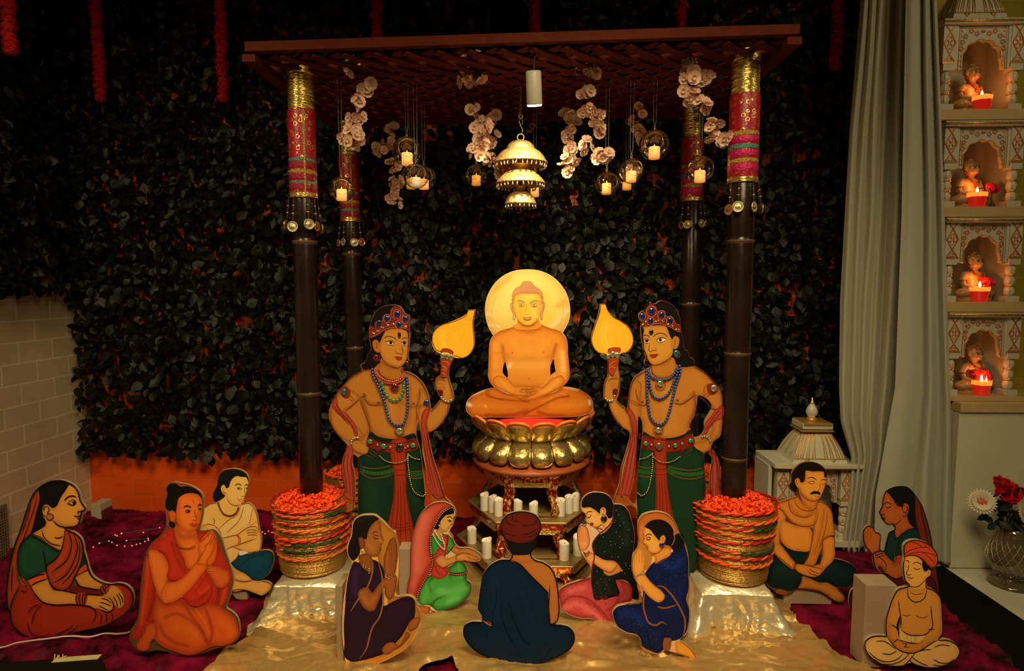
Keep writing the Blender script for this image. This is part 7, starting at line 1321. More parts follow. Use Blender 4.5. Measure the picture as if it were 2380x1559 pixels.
F.reg('skin', "425,1168* 480,1195 560,1230 640,1240 820,1240 920,1230 980,1205 1040,1162* 1110,1168 1180,1185 1250,1220 1298,1265 1317,1320 1309,1370 1268,1405 1180,1427 1000,1437 735,1440 450,1437 300,1437 222,1427 183,1393 170,1340 178,1302 212,1258 272,1221 350,1191", (205, 102, 18), edge=((160, 62, 8), 28, .85), soft=[("350,1235 440,1270 600,1288 740,1300", 8, (150, 55, 8), .85), ("690,1415 800,1360 900,1310 1000,1265 1100,1250", 9, (140, 48, 8), .9), ("350,1420 500,1425 640,1405 720,1380", 16, (150, 48, 8), .8), ("820,1390 900,1415 1050,1425", 14, (150, 48, 8), .8), ("360,1225 380,1250", 10, (165, 66, 10), .7), ("250,1330 400,1340 600,1345", 40, (222, 122, 28), .6), ("960,1340 1150,1330 1250,1310", 40, (225, 125, 30), .6), ("400,1205 520,1250 640,1270", 14, (215, 112, 22), .7), ("860,1300 960,1250 1080,1215", 16, (222, 120, 28), .7), ("185,1320 205,1330", 16, (255, 225, 165), .8), ("1285,1290 1290,1320", 12, (250, 215, 150), .6), ("340,1335 350,1345", 8, (250, 190, 100), .6), ("1060,1170 1180,1190", 12, (225, 170, 110), .6), ("230,1240 330,1200", 10, (235, 170, 100), .6)], g=8)
# hands
F.o = (1100, 850); F.sc = .12605
F.reg('skin', "560,200 640,230 720,320 780,370 860,362 960,375 1060,375 1115,385 1122,405 1080,425 1000,435 900,440 880,460 960,480 1050,500 1080,515 1000,530 940,560 820,555 700,520 560,460 440,400 380,340 360,260 440,180", (225, 128, 32), edge=((180, 82, 14), 30, .8), soft=[("500,280 620,380 720,460", 46, (240, 150, 45), .5)], g=16)
F.reg('skin', "1520,200 1430,240 1330,340 1260,390 1180,385 1120,405 1060,440 970,450 960,470 1040,490 1120,470 1160,465 1060,530 980,560 900,550 850,535 800,560 800,580 850,610 950,630 1080,625 1200,590 1320,530 1500,450 1620,380 1680,260 1640,180", (222, 125, 32), edge=((175, 78, 12), 30, .8), soft=[("1560,280 1400,420 1280,490", 46, (245, 160, 52), .5)], g=16)
F.ln("870,440 1000,438 1110,415;960,470 1060,490 1130,470 1160,465;870,550 1000,560 1080,520;1060,380 1115,385 1120,405;960,372 1040,375;800,575 850,612 960,632 1080,625;850,600 900,600 1000,608;1150,500 1070,560 960,590", 6, (150, 62, 10)); F.ln("280,570 330,560 400,590 600,605;300,530 340,530;1700,500 1760,520 1770,560 1700,575;1650,480 1690,485;250,560 280,580 340,580", 7, (155, 66, 12)); F.ln("1020,240 1030,262;1000,230 1050,225", 12, (170, 78, 14))
F.o = (1040, 600); F.sc = .25658
F.ln("585,850 592,860;870,845 876,850", 16, (190, 96, 24), taper=False); F.ln("415,700 480,660 600,622 635,600;835,595 900,625 1000,655 1045,672", 4, (175, 90, 20))
# head, drawn from the closer view
F.o = (1120, 620); F.sc = .10264
F.reg('skin', "800,1180 800,1290 700,1340 760,1400 1020,1420 1300,1380 1350,1330 1290,1280 1280,1180 1200,1280 1040,1330 900,1280", (222, 128, 32), soft=[("840,1240 940,1320 1040,1340 1140,1320 1230,1240", 34, (165, 78, 10), .85)], g=20)
F.kk = 1.25
F.reg('skin', "650,830 675,815 700,850 715,920 720,1000 750,1060 760,1160 745,1200 720,1205 702,1180 705,1090 690,1020 665,960 648,890", (232, 168, 90), edge=((185, 110, 50), 14, .8), g=18); F.reg('skin', "1428,820 1400,790 1380,850 1360,930 1350,1000 1330,1060 1325,1150 1340,1190 1360,1190 1375,1120 1380,1040 1410,960 1425,900", (225, 158, 80), edge=((175, 100, 44), 14, .8), g=18)
F.reg('skin', "720,800 735,680 790,620 900,600 1040,598 1180,600 1290,620 1340,690 1355,800 1350,920 1330,1040 1300,1130 1240,1220 1160,1290 1050,1322 950,1305 860,1240 790,1150 745,1040 722,920", (244, 186, 56), edge=((222, 150, 40), 46, .75), soft=[("860,1000 880,1100 960,1200", 60, (240, 172, 30), .7), ("1180,960 1200,1060", 70, (250, 205, 80), .6), ("1000,680 1100,680", 90, (250, 208, 80), .5), ("1320,760 1300,900 1270,1050", 34, (220, 150, 60), .6), ("1000,850 1000,980 960,1040", 16, (228, 160, 40), .5)], g=22)
F.reg('curled_hair', "690,860 680,780 680,680 700,580 750,500 820,450 870,440* 890,390 930,340 1000,318 1060,320 1130,345 1175,400 1195,440* 1270,480 1340,540 1380,620 1392,700 1390,790 1375,850* 1355,800 1345,700 1300,630 1200,602 1040,605 900,604 790,625 740,690 720,800", (225, 150, 82), edge=((196, 116, 56), 22, .8), g=22)
rs = np.random.RandomState(3); hp = [(p.x, p.y) for p in smooth("700,800 690,680 720,570 790,480 880,440 900,380 1000,335 1100,345 1170,400 1200,450 1300,520 1370,640 1375,800 1340,690 1290,620 1040,590 800,610 745,680", True, 20)]; cu = []
for a in np.arange(680, 1400, 44):
    for b_ in np.arange(330, 830, 40):
        x_ = a + (22 if int(b_ / 40) % 2 else 0)
        if pip(np.array([x_]), np.array([float(b_)]), hp)[0]: cu.append((x_, b_))
for c_ in cu: F.ln(' '.join(f'{c_[0] + 16 * cos(t):.0f},{c_[1] + 14 * sin(t):.0f}' for t in np.arange(0, 6.3, .9)), 4, (205, 124, 62), name='curled_hair', taper=False)
F.ln("790,780 860,755 930,770 985,830;1080,840 1120,790 1200,755 1290,775", 12, (192, 128, 58)); F.ln("815,855 870,838 930,842 975,865;1110,870 1160,842 1220,838 1275,860", 6, (165, 105, 55)); F.reg('eye', "835,865 880,845 930,848 965,870 920,888 870,885", (228, 180, 84)); F.reg('eye', "1125,870 1170,846 1220,846 1260,868 1220,890 1160,890", (228, 180, 84)); F.dots('iris', "895,862 1185,864", 19, (165, 118, 80), 16); F.dots('iris', "895,862 1185,864", 7, (110, 70, 50), 10)
F.ln("810,820 880,795 950,815;1110,830 1180,795 1260,815", 7, (200, 140, 80)); F.ln("960,1050 980,1065 1010,1060 1030,1075 1060,1062 1080,1050;1010,860 1000,960 975,1030;1060,960 1075,1040", 5, (214, 150, 48)); F.reg('lips', "930,1135 980,1130 1030,1145 1080,1130 1130,1135 1090,1185 1030,1200 970,1180", (226, 150, 62), edge=((205, 120, 40), 12, .6), g=16); F.ln("930,1135 980,1140 1030,1152 1080,1140 1132,1135", 7, (165, 92, 40)); F.ln("700,880 690,950;690,830 700,900 715,960;1400,830 1390,920 1370,980", 6, (190, 118, 56)); F.ln("900,1280 960,1312 1050,1325 1150,1295 1220,1240", 7, (175, 92, 24))
F.done()
m = MB(); m.box(-.05, .05, .011, .05, .002, .30); m.build('stand_block', CARD, F.e)
def attendant_common(F): pass
KA = .74
F = Fig('attendant_board', 'left crowned attendant with blue bead necklace and green dhoti, fan raised toward the lit figure', 'cut-out figure', (740, 680), .34640, (890, 1400), .03, kk=KA, ow=4, group='pair of crowned attendants flanking the altar')
F.board("525,83 548,92 565,110 583,140 608,150 612,200 610,240 615,290 610,330 608,380 602,430 612,470 622,497 600,508 572,505 560,520 600,530 650,556 700,605 738,680 750,745 757,782 800,745 822,712 800,672 783,612 788,572 815,552 828,520 820,470 816,430 822,395 797,390 772,352 762,305 775,258 820,218 880,198 940,178 990,148 1003,113* 1056,112* 1046,165 1041,222 1048,300 1046,362 1010,420 968,440 912,428 908,445 888,480 875,545 882,590 897,640 905,725 882,745 872,800 832,872 785,920 742,942 748,1005 765,1085 795,1185 825,1285 855,1372 893,1412 915,1450 918,1520 880,1560 740,1560 700,1900 720,2060 600,2085 480,2060 380,2085 300,2070 330,1950 285,1700 268,1450 268,1250 270,1110 240,1085 228,1135 242,1200 248,1300 243,1400 232,1462 190,1474 130,1453 88,1432 98,1398 150,1368 175,1330 163,1250 156,1150 172,1080 193,1022 158,982 108,922 72,842 72,788 97,720 122,678 148,640 168,618 230,555 290,520 283,480 310,470 330,420 352,380 345,330 340,250 360,170 400,110 460,85", (150, 90, 40), holes=["668,868 690,960 700,1080 725,1200 757,1365 750,1440 724,1440 720,1340 702,1200 682,1050 656,948 660,900"])
F.reg('hair', "520,88 545,97 562,112 580,142 605,152 608,240 605,380 598,430 620,495 598,505 560,500 500,520 400,520 300,518 288,482 312,472 332,422 355,382 348,330 343,250 363,172 402,114 460,88", (14, 8, 6))
sk = (158, 92, 24)
F.reg('skin', "230,560 300,520 370,510 400,480 560,490 570,522 650,560 698,608 720,660 700,740 680,800 662,860 655,945 600,975 480,980 400,960 345,930 320,960 280,1000 220,960 170,980 110,920 76,842 76,790 100,722 125,680 170,620", (158, 90, 24), edge=((130, 64, 14), 18, .7), soft=[("300,690 340,740 430,750", 12, (128, 58, 14), .7), ("670,680 660,760 600,760 560,740", 10, (128, 58, 14), .6), ("290,720 330,830 350,930", 14, (115, 50, 12), .8), ("540,700 540,900", 12, (145, 78, 20), .5), ("480,640 500,900", 50, (172, 104, 34), .5)])
F.reg('skin', "690,640 725,690 740,760 742,800 790,750 825,715 850,735 880,742 868,800 828,868 782,915 742,938 700,920 675,880 668,800", (160, 94, 26), edge=((125, 60, 14), 14, .7)); F.reg('skin', "790,575 820,558 850,560 872,585 890,640 893,700 882,735 850,735 822,710 800,670 788,620", (165, 98, 28), edge=((125, 60, 14), 10, .6))
F.reg('skin', "215,985 250,975 300,1005 340,1020 380,1040 425,1080 400,1085 415,1098 385,1105 370,1108 330,1090 290,1078 245,1060 215,1020", (162, 95, 28), edge=((125, 60, 14), 10, .6)); F.reg('skin', "125,690 170,640 280,700 220,770 185,790 240,870 300,960 260,985 215,1000 160,975 108,918 80,840 85,780", (160, 92, 26), edge=((120, 58, 14), 16, .7))
F.reg('dhoti', "335,960 500,1000 660,1010 700,1200 720,1440 722,1560 700,1850 560,1900 300,1900 285,1700 270,1450 270,1250 272,1100 330,1070", (14, 36, 16), edge=((7, 20, 9), 22, .6), soft=[("360,1300 370,1500", 50, (20, 50, 24), .5), ("640,1270 650,1400", 24, (20, 54, 24), .4)], g=14)
F.reg('dhoti', "690,1080 700,1190 690,1130", (14, 40, 18)); F.ln("275,1160 330,1175 420,1175 510,1150;278,1200 340,1240 430,1238 505,1215;590,1195 640,1200 700,1195;592,1235 650,1245 706,1238", 8, (84, 56, 16), name='dhoti_border'); F.ln("280,1185 340,1208 430,1208 508,1185;592,1215 650,1222 703,1216", 26, (24, 62, 20), name='dhoti_border', taper=False)
for i_ in range(9): x_ = 300 + i_ * 24; y_ = 1195 + 14 * sin(i_ * .36); F.ln(f"{x_},{y_} {x_ + 8},{y_ - 8} {x_ + 14},{y_} {x_ + 6},{y_ + 7} {x_ - 4},{y_ + 6}", 3, (70, 80, 24), name='dhoti_border')
F.reg('waistband', "345,932 400,962 520,980 655,955 662,985 540,1010 400,1000 335,960", (14, 24, 10)); F.reg('belt', "330,975 420,1000 540,1010 662,985 672,1030 560,1072 470,1072 400,1055 325,1025", (112, 26, 8), edge=((84, 16, 6), 8, .5)); F.reg('sash', "512,980 585,978 588,1080 590,1250 595,1350 615,1470 640,1600 635,1680 560,1720 460,1690 450,1640 480,1500 505,1370 510,1250", (138, 38, 12), edge=((100, 22, 8), 10, .6), soft=[("470,1690 560,1715 640,1680", 50, (150, 70, 20), .6)])
F.ln("515,1250 510,1400 470,1680;535,1250 535,1400 510,1690;552,1250 555,1400 550,1700;570,1250 578,1400 590,1700;582,1250 598,1400 625,1680;515,1185 548,1190 588,1185;512,1220 548,1225 590,1218;480,1540 560,1555 625,1540;475,1560 560,1575 630,1560;470,1580 560,1595 632,1580", 4, (84, 16, 8)); F.ln("512,980 512,1240;586,980 588,1240;330,975 420,1000 540,1010 662,985;325,1025 400,1055 470,1072 512,1075;588,1070 672,1030", 5, (70, 14, 6))
F.reg('scarf', "122,690 105,720 95,760 120,800 170,840 215,880 235,920 245,955 262,960 262,920 240,870 200,820 160,790 135,760 128,720", (150, 50, 26), edge=((105, 24, 12), 8, .6)); F.reg('scarf', "198,1025 178,1080 162,1150 168,1250 180,1330 155,1370 200,1385 235,1400 243,1300 238,1200 224,1135 238,1075 222,1040", (148, 52, 30), edge=((105, 24, 12), 10, .6)); F.reg('scarf', "700,800 690,850 690,930 700,1000 720,1120 740,1250 760,1350 775,1360 810,1370 848,1375 830,1300 795,1190 765,1090 748,1010 742,940 730,870 745,800 750,760", (148, 50, 26), edge=((105, 24, 12), 12, .6)); F.reg('scarf_end', "155,1370 200,1385 235,1400 228,1458 190,1470 135,1450 95,1430 100,1402", (140, 66, 20)); F.reg('scarf_end', "760,1355 810,1370 850,1375 890,1412 905,1445 820,1460 755,1440", (142, 66, 20))
F.ln("180,1080 172,1150 185,1250 195,1350;205,1060 195,1150 210,1250 215,1370;222,1130 228,1250 230,1370;115,730 150,800 220,880 250,940;108,760 150,820 215,890;705,900 730,1050 760,1200 800,1360;720,880 735,1000 775,1180 825,1360;700,960 720,1080 750,1220 780,1350;175,1350 200,1385 238,1395;165,1368 195,1400 235,1412;760,1350 810,1385 845,1370;810,1375 800,1440;765,1345 770,1360 808,1378 850,1365", 4, (92, 20, 10)); F.ln("98,1402 120,1400 135,1425;140,1390 160,1420 185,1430 190,1455;195,1400 170,1440 200,1450", 4, (84, 24, 10))
dk = (105, 36, 10)
F.ln("370,512 300,522 230,560 170,620 148,650;230,912 185,790;185,790 220,760 275,715;280,700 320,685 300,670;300,690 340,745 430,752;600,766 670,755;278,710 310,800 345,900 350,930;680,640 682,700 660,760 665,860;570,522 650,558 698,606 735,680;690,880 668,830;215,1000 245,1060 290,1078 330,1090 370,1108;335,1025 380,1045 420,1082;330,1040 370,1065 405,1090;330,1055 360,1080 385,1100;76,842 110,920 165,980;742,940 785,915 830,868 870,800", 4, dk)
F.gems('nipple', [(405, 733, 9, 7), (640, 738, 9, 7)], mat('painted_nipple', (.25, .06, .02), .5)); F.ln("500,590 505,600", 4, dk)
F.ln("205,705 235,730;215,690 245,720", 8, (120, 36, 12), name='armband'); F.reg('armband', "155,640 190,628 212,650 215,680 195,705 160,690 148,665", (112, 32, 10)); F.ln("668,760 715,735;672,772 718,748", 6, (110, 34, 12), name='armband')
# head
F.o = (840, 690); F.sc = .13468
F.reg('skin', "330,1080 320,1180 290,1240 340,1340 430,1400 560,1430 680,1400 700,1340 690,1200 650,1180", (150, 84, 22), edge=((118, 54, 12), 24, .6), g=20, soft=[("360,1100 450,1190 640,1230", 26, (118, 54, 12), .7)])
F.reg('skin', "205,760 240,735 290,750 320,800 330,950 290,960 240,930 205,860", (152, 84, 22), edge=((118, 54, 12), 14, .7), g=18); F.reg('skin', "400,600 480,560 600,545 720,560 790,590 812,700 815,850 808,980 780,1080 720,1170 650,1215 570,1200 470,1150 380,1070 330,960 318,800 345,720", (168, 102, 28), edge=((130, 68, 16), 34, .6), g=20, soft=[("700,880 725,960 690,1000", 12, (135, 72, 18), .6), ("460,1150 620,1215 720,1180", 20, (130, 64, 16), .5)])
F.reg('hair', "375,600 405,590 370,680 340,750 310,790* 290,750 240,732 200,750 190,820 180,700 260,680", (14, 8, 6)); F.reg('crown', "160,700 140,640 150,560 170,500 230,540 240,450 300,400 360,410 375,340 430,290 500,300 515,220 560,170 615,135* 660,175 720,240 745,320 790,300 835,320 830,450 835,600 790,570 700,545 600,535 480,550 380,590 280,660 210,690", (98, 26, 8), edge=((150, 60, 26), 8, .6), g=16)
F.ln("160,690 280,640 380,570 480,535 600,520 720,530 800,560;170,640 270,600 370,530 480,490 560,470 600,470;700,480 760,500 825,500;560,180 520,240 530,330 600,400;650,175 720,260 700,350 660,390", 7, (160, 72, 34), name='crown')
for cx_, cy_, rx_, ry_ in ((622, 292, 62, 80), (445, 368, 60, 70), (650, 475, 58, 78), (765, 380, 58, 74)): F.ln(' '.join(f'{cx_ + rx_ * cos(t):.0f},{cy_ + ry_ * sin(t):.0f}' for t in np.arange(0, 6.5, .5)), 8, (170, 80, 40), name='crown', taper=False)
F.gems('crown_gem', [(622, 298, 46, 66), (450, 372, 46, 56), (652, 478, 42, 58), (765, 382, 40, 60), (305, 455, 36, 62, -10)], GEM); F.gems('crown_stone', [(215, 625, 30, 16, -30), (290, 585, 28, 13, -10), (365, 525, 30, 15, -15), (460, 482, 30, 15, -35), (555, 465, 28, 16, -30), (765, 515, 26, 26)], GEMW)
F.gems('forehead_gem', [(660, 655, 30, 62)], GEMR); F.gems('earring', [(262, 1040, 42, 52)], GEMR); F.ln("230,1000 215,1050 250,1100 300,1090 320,1040 300,990", 8, (130, 40, 20)); F.gems('earring', [(795, 1150, 30, 50, 20)], GEMR)
F.ln("400,720 430,685 500,680 570,705 620,745;700,730 740,705 800,712", 12, (45, 14, 6)); F.ln("410,778 470,755 530,750 575,800;695,780 740,762 790,790", 8, (50, 20, 8)); F.reg('eye', "440,785 500,762 545,775 565,810 530,825 470,815", (190, 150, 100)); F.reg('eye', "705,795 745,772 790,795 770,830 720,825", (185, 145, 95)); F.dots('iris', "512,788 748,798", 27, (40, 22, 12), 16); F.dots('iris', "512,788 748,798", 12, (8, 5, 4), 10); F.ln("435,780 500,760 550,775 570,815;700,795 740,770 790,792;470,815 520,832 565,815;715,828 750,838 780,825", 6, (30, 12, 6))
F.ln("700,840 710,900 725,950 700,982 660,975 640,965 605,970 600,930;600,900 590,925", 8, (110, 36, 16)); F.reg('lips', "590,1030 640,1022 665,1030 690,1025 712,1045 690,1080 650,1092 610,1070", (135, 34, 14), g=20); F.ln("560,1025 600,1035 650,1048 712,1045", 7, (90, 16, 8)); F.ln("380,1070 440,1150 540,1200 650,1215 710,1180;330,960 345,1030 380,1070;250,770 275,800 260,850 290,890;300,1230 340,1330 430,1400", 8, (100, 30, 14)); F.ln("1270,1400 1310,1380 1420,1400;1300,1470 1400,1480;1310,1530 1420,1540", 6, (105, 34, 12))
# fan
F.reg('fan', "1385,980 1290,930 1235,840 1222,740 1250,620 1330,530 1450,460 1580,410 1700,360 1800,300 1860,235 1880,218* 1975,218* 1940,320 1920,430 1935,580 1950,720 1948,830 1900,950 1820,1030 1720,1052 1590,1040", (250, 170, 28), edge=((235, 140, 14), 30, .7), g=18, soft=[("1450,600 1400,750 1450,860", 60, (255, 190, 50), .5)])
F.ln("1880,260 1780,380 1600,500 1440,620 1380,740 1400,860;1900,300 1820,420 1680,540 1540,660 1480,780 1500,880;1910,330 1870,450 1790,560 1760,680 1660,800;1905,400 1870,560 1850,700 1760,860;1920,500 1900,700 1860,860 1780,960;1880,720 1880,860 1760,980 1640,1000;1330,590 1300,740 1330,870;1890,280 1800,400 1560,560 1420,700", 4, (205, 115, 12), name='fan_line')
F.reg('fan_handle', "1385,905 1440,885 1520,895 1590,950 1580,1000 1500,960 1420,950 1375,960", (140, 46, 12)); F.reg('fan_handle', "1370,1060 1420,1075 1560,1090 1540,1180 1500,1280 1460,1380 1370,1360 1380,1250 1375,1150", (135, 42, 12)); F.ln("1400,1110 1480,1120 1530,1190;1385,1180 1440,1200 1480,1240;1375,1250 1440,1250 1480,1290;1370,1310 1430,1310 1460,1350", 9, (190, 100, 36)); F.gems('fan_stone', [(1400, 1010, 34, 50), (1480, 1020, 32, 56), (1550, 1040, 32, 56)], GEMW)
F.ln("1375,960 1385,905 1440,885 1520,895 1590,950 1585,1000;1370,1060 1375,1350", 6, (90, 20, 8))
F.o = (740, 680); F.sc = .3464; F.reg('fan_handle', "805,650 835,655 832,690 808,690", (80, 18, 8)); F.ln("795,590 810,580 860,585;800,605 860,608;800,625 858,628;802,640 855,645;790,575 788,620 800,650", 5, dk); F.edge(4, (70, 26, 10))
F.beads('gem_collar', "388,510 400,545 425,570 470,590 520,592 560,575 580,545", 8, mat('coral_bead2', (.5, .05, .02), .2, spec=1, coat=1), 1.7); F.beads('gem_collar', "380,520 395,560 420,588 470,605 520,605 570,585 588,550", 6, mat('coral_bead2', (0, 0, 0)), 1.8)
F.beads('blue_bead_necklace', "368,512 372,550 390,590 410,630 430,680 450,740 465,800 482,850 510,880 540,888 570,880 590,840 602,780 603,700 602,640 600,590 590,555", 11, BEADB, 1.85); F.gems('green_stone', [(415, 590, 10, 13), (430, 612, 11, 13), (436, 640, 11, 13), (446, 668, 11, 13), (462, 692, 11, 13), (482, 712, 11, 13), (505, 724, 11, 13), (530, 722, 11, 13), (552, 706, 11, 13), (565, 682, 11, 13), (572, 655, 11, 13), (574, 628, 11, 13), (578, 604, 10, 12)], GEMG); F.gems('pendant', [(514, 632, 25, 28)], GEMR); F.ln("490,605 482,635 500,662 530,662 545,635 535,608", 5, (120, 34, 16)); F.gems('pendant', [(546, 927, 24, 26)], GEMW); F.ln("546,895 520,910 515,935 530,955 562,955 577,935 572,908 546,895", 5, (120, 44, 20))
F.gems('armband_gem', [(175, 665, 17, 24)], GEMT); F.gems('armband_gem', [(727, 735, 20, 20)], GEM); F.gems('belt_gem', [(350, 997, 18, 18), (440, 1028, 20, 20), (637, 1022, 18, 18)], GEMG); F.gems('belt_gem', [(400, 1018, 7, 8), (485, 1034, 9, 10), (602, 1028, 8, 9), (585, 1040, 5, 5)], GEMW); F.gems('buckle', [(548, 1035, 27, 28)], mat('dark_gem', (.02, .015, .012), .1, spec=1, coat=1))
F.gems('bracelet_link', [(222, 1012, 8, 7, 60), (224, 996, 9, 7, 80), (232, 982, 9, 7, 50), (248, 974, 9, 7, 0), (266, 972, 9, 7, -10), (826, 700, 8, 8), (838, 716, 9, 7, -40), (854, 726, 9, 7, -20), (872, 730, 10, 7, 0), (890, 722, 9, 8, 30)], SILVER)
F.beads('gold_chain', "415,1090 440,1115 470,1130 510,1138 550,1135 590,1118 605,1078", 5, GBEAD, 2.1); F.beads('gold_chain', "605,1078 630,1100 660,1112 690,1114", 5, GBEAD, 2.1); F.beads('gold_chain', "605,1080 605,1140 612,1200 620,1260 640,1320 670,1350 710,1358 725,1335", 6, GBEAD, 2.1)
F.stand(400, 600, 1500, 2080, .08); F.done()
F = Fig('attendant_board', 'right crowned attendant with triple blue bead necklaces and green dhoti, teal earring, fan upright', 'cut-out figure', (1360, 680), .34640, (1520, 1400), .03, kk=KA, ow=4, group='pair of crowned attendants flanking the altar')
F.board("437,60* 460,75 500,53 550,62 600,95 632,150 640,210 645,260 660,320 665,375 690,395 700,430 722,440 735,490* 800,530 860,590 905,640 920,700 922,780 918,900 905,960 860,1000 845,1050 890,1100 905,1180 900,1300 898,1450 860,1462 845,1430 860,1400 838,1320 835,1200 850,1100 830,1060 800,1075 797,1130 805,1250 800,1500 790,1700 720,1900 700,2060 600,2085 500,2060 400,2085 330,2060 380,1900 350,1600 345,1500 330,1440 300,1430 240,1450 185,1420 195,1380 230,1270 245,1160 275,1060 290,930 250,905 200,850 165,780 150,735 128,715 125,650 135,590 148,560 152,510 150,450 143,420 130,412 90,405 50,360 38,310 60,230 85,150 100,75* 135,75 150,110 190,160 250,195 290,230 322,290 320,350 290,400 240,412 232,440 225,480 235,560 236,620 225,690 215,712 240,750 270,770 280,790 290,720 300,640 330,570 380,530 440,490 400,485 398,450 408,440 390,380 375,300 370,240 375,200 362,180 360,140 380,125 400,110 420,85", (150, 90, 40), holes=["365,830 380,860 386,930 380,1000 372,1060 358,1180 350,1260 345,1370 330,1420 300,1390 320,1300 335,1200 345,1060 352,940", "760,690 800,700 850,770 830,810 800,860 795,930 770,960 735,970 715,930 700,900 730,830 750,740"])
F.reg('hair', "440,70 465,78 500,57 550,66 598,98 628,152 638,210 642,262 658,322 662,377 688,398 698,432 720,444 732,492 650,500 500,520 400,500 402,452 392,380 378,300", (14, 8, 6))
F.reg('skin', "445,490 560,470 610,480 650,500 735,495 800,533 858,592 902,642 916,700 850,780 800,705 745,700 742,760 715,850 695,920 715,950 600,985 480,975 388,940 384,860 368,830 365,700 330,600 380,533", (165, 96, 26), edge=((128, 64, 14), 18, .7), soft=[("345,740 400,752 430,720", 10, (128, 60, 14), .6), ("590,735 640,745 700,710 730,670", 12, (128, 60, 14), .7), ("730,680 740,760 700,880", 12, (118, 52, 12), .6), ("560,640 560,900", 50, (182, 112, 38), .5), ("340,620 345,700", 12, (125, 58, 14), .6)])
F.reg('skin', "300,650 330,580 370,600 368,720 365,840 340,870 305,880 285,820 290,720", (158, 90, 24), edge=((122, 58, 12), 14, .7)); F.reg('skin', "130,600 150,560 190,550 220,565 234,600 232,650 218,690 205,712 240,755 275,790 300,850 300,925 250,900 205,848 168,780 152,735 130,715 128,655", (166, 98, 28), edge=((125, 60, 14), 12, .7))
F.reg('skin', "820,610 880,640 914,700 918,780 914,900 900,955 860,995 845,1040 800,1072 760,1080 715,1095 680,1103 660,1100 640,1090 635,1075 680,1030 720,1008 780,995 820,980 850,930 850,850 860,780 790,715", (164, 94, 26), edge=((122, 58, 12), 14, .7))
F.reg('dhoti', "380,1000 500,1010 700,985 740,1040 795,1080 797,1130 803,1250 798,1500 788,1700 720,1880 380,1880 352,1600 350,1440 345,1380 358,1180 372,1060", (16, 42, 18), edge=((8, 22, 9), 22, .6), soft=[("420,1060 400,1250", 30, (24, 62, 26), .5), ("680,1300 690,1500", 50, (18, 46, 22), .5)], g=14)
F.ln("545,1160 620,1180 720,1190 795,1175;550,1200 620,1235 720,1248 800,1230;358,1165 420,1175 470,1165;352,1225 410,1235 470,1225", 8, (84, 56, 16), name='dhoti_border'); F.ln("550,1182 620,1208 720,1220 798,1204;356,1195 410,1205 470,1195", 26, (26, 66, 22), name='dhoti_border', taper=False)
for i_ in range(9): x_ = 580 + i_ * 24; y_ = 1205 + 10 * sin(i_ * .3); F.ln(f"{x_},{y_} {x_ + 8},{y_ - 8} {x_ + 14},{y_} {x_ + 6},{y_ + 7} {x_ - 4},{y_ + 6}", 3, (70, 80, 24), name='dhoti_border')
F.reg('waistband', "388,935 450,965 560,975 660,950 710,920 718,950 620,985 500,1000 385,965", (14, 24, 10)); F.reg('belt', "388,965 500,985 620,985 715,950 735,1010 640,1060 540,1072 450,1060 380,1040", (112, 26, 8), edge=((84, 16, 6), 8, .5)); F.reg('sash', "462,975 540,980 545,1080 550,1250 565,1370 590,1500 615,1640 600,1700 520,1720 455,1690 450,1600 470,1450 472,1250 466,1080", (138, 38, 12), edge=((100, 22, 8), 10, .6))
F.ln("475,1230 480,1400 465,1680;495,1230 500,1400 500,1700;512,1230 520,1400 530,1700;530,1230 545,1400 570,1700;545,1230 565,1400 600,1680;468,1180 505,1185 548,1180;470,1215 505,1220 550,1215", 4, (84, 16, 8)); F.ln("462,975 468,1240;540,980 548,1240;388,965 500,985 620,985 715,950;380,1040 450,1060 466,1065;545,1072 640,1060 735,1010", 5, (70, 14, 6))
F.reg('scarf', "285,760 275,790 300,840 312,900 300,980 290,1060 262,1170 240,1280 212,1360 290,1370 325,1300 340,1180 348,1060 352,930 345,860 320,800", (148, 52, 28), edge=((105, 24, 12), 12, .6)); F.reg('scarf', "916,750 880,780 840,830 805,870 795,920 785,955 805,950 840,900 880,860 918,840", (150, 50, 26), edge=((105, 24, 12), 8, .6)); F.reg('scarf', "845,1050 885,1100 898,1180 895,1300 890,1400 855,1400 840,1320 838,1200 850,1110 825,1060", (146, 52, 30), edge=((105, 24, 12), 10, .6)); F.reg('scarf_end', "210,1360 290,1370 322,1420 300,1425 240,1440 192,1415", (142, 66, 20)); F.reg('scarf_end', "855,1400 890,1400 892,1445 862,1455", (142, 66, 20))
F.ln("300,850 320,950 290,1100 240,1350;320,860 330,980 305,1150 265,1360;340,880 342,1040 320,1220 285,1360;860,1060 880,1150 870,1390;845,1120 855,1250 850,1390;870,1080 892,1200 880,1390;910,770 850,850 800,930;912,800 860,860 815,920;212,1345 250,1372 262,1395;230,1385 262,1350 290,1365", 4, (92, 20, 10))
F.ln("380,532 330,572 300,640 290,720;735,495 800,533 860,592 905,642;340,640 345,690 360,730;345,745 400,755 435,722;590,738 640,746 700,712 740,680;752,690 800,722 860,780 915,770;745,690 740,760 712,860 694,920;365,840 340,872;635,1078 680,1035 720,1010;650,1095 700,1060 720,1045;668,1103 712,1075;152,735 170,782 208,850 255,902;240,750 280,795", 4, dk); F.gems('nipple', [(383, 727, 9, 7), (620, 717, 9, 7)], mat('painted_nipple', (0, 0, 0)))
F.reg('armband', "818,620 850,605 885,620 890,655 865,680 835,680 818,650", (112, 32, 10)); F.ln("830,660 780,705;842,672 795,715", 7, (115, 34, 12), name='armband'); F.ln("298,715 350,740;296,730 352,758", 6, (115, 34, 12), name='armband')
F.o = (1370, 690); F.sc = .13468
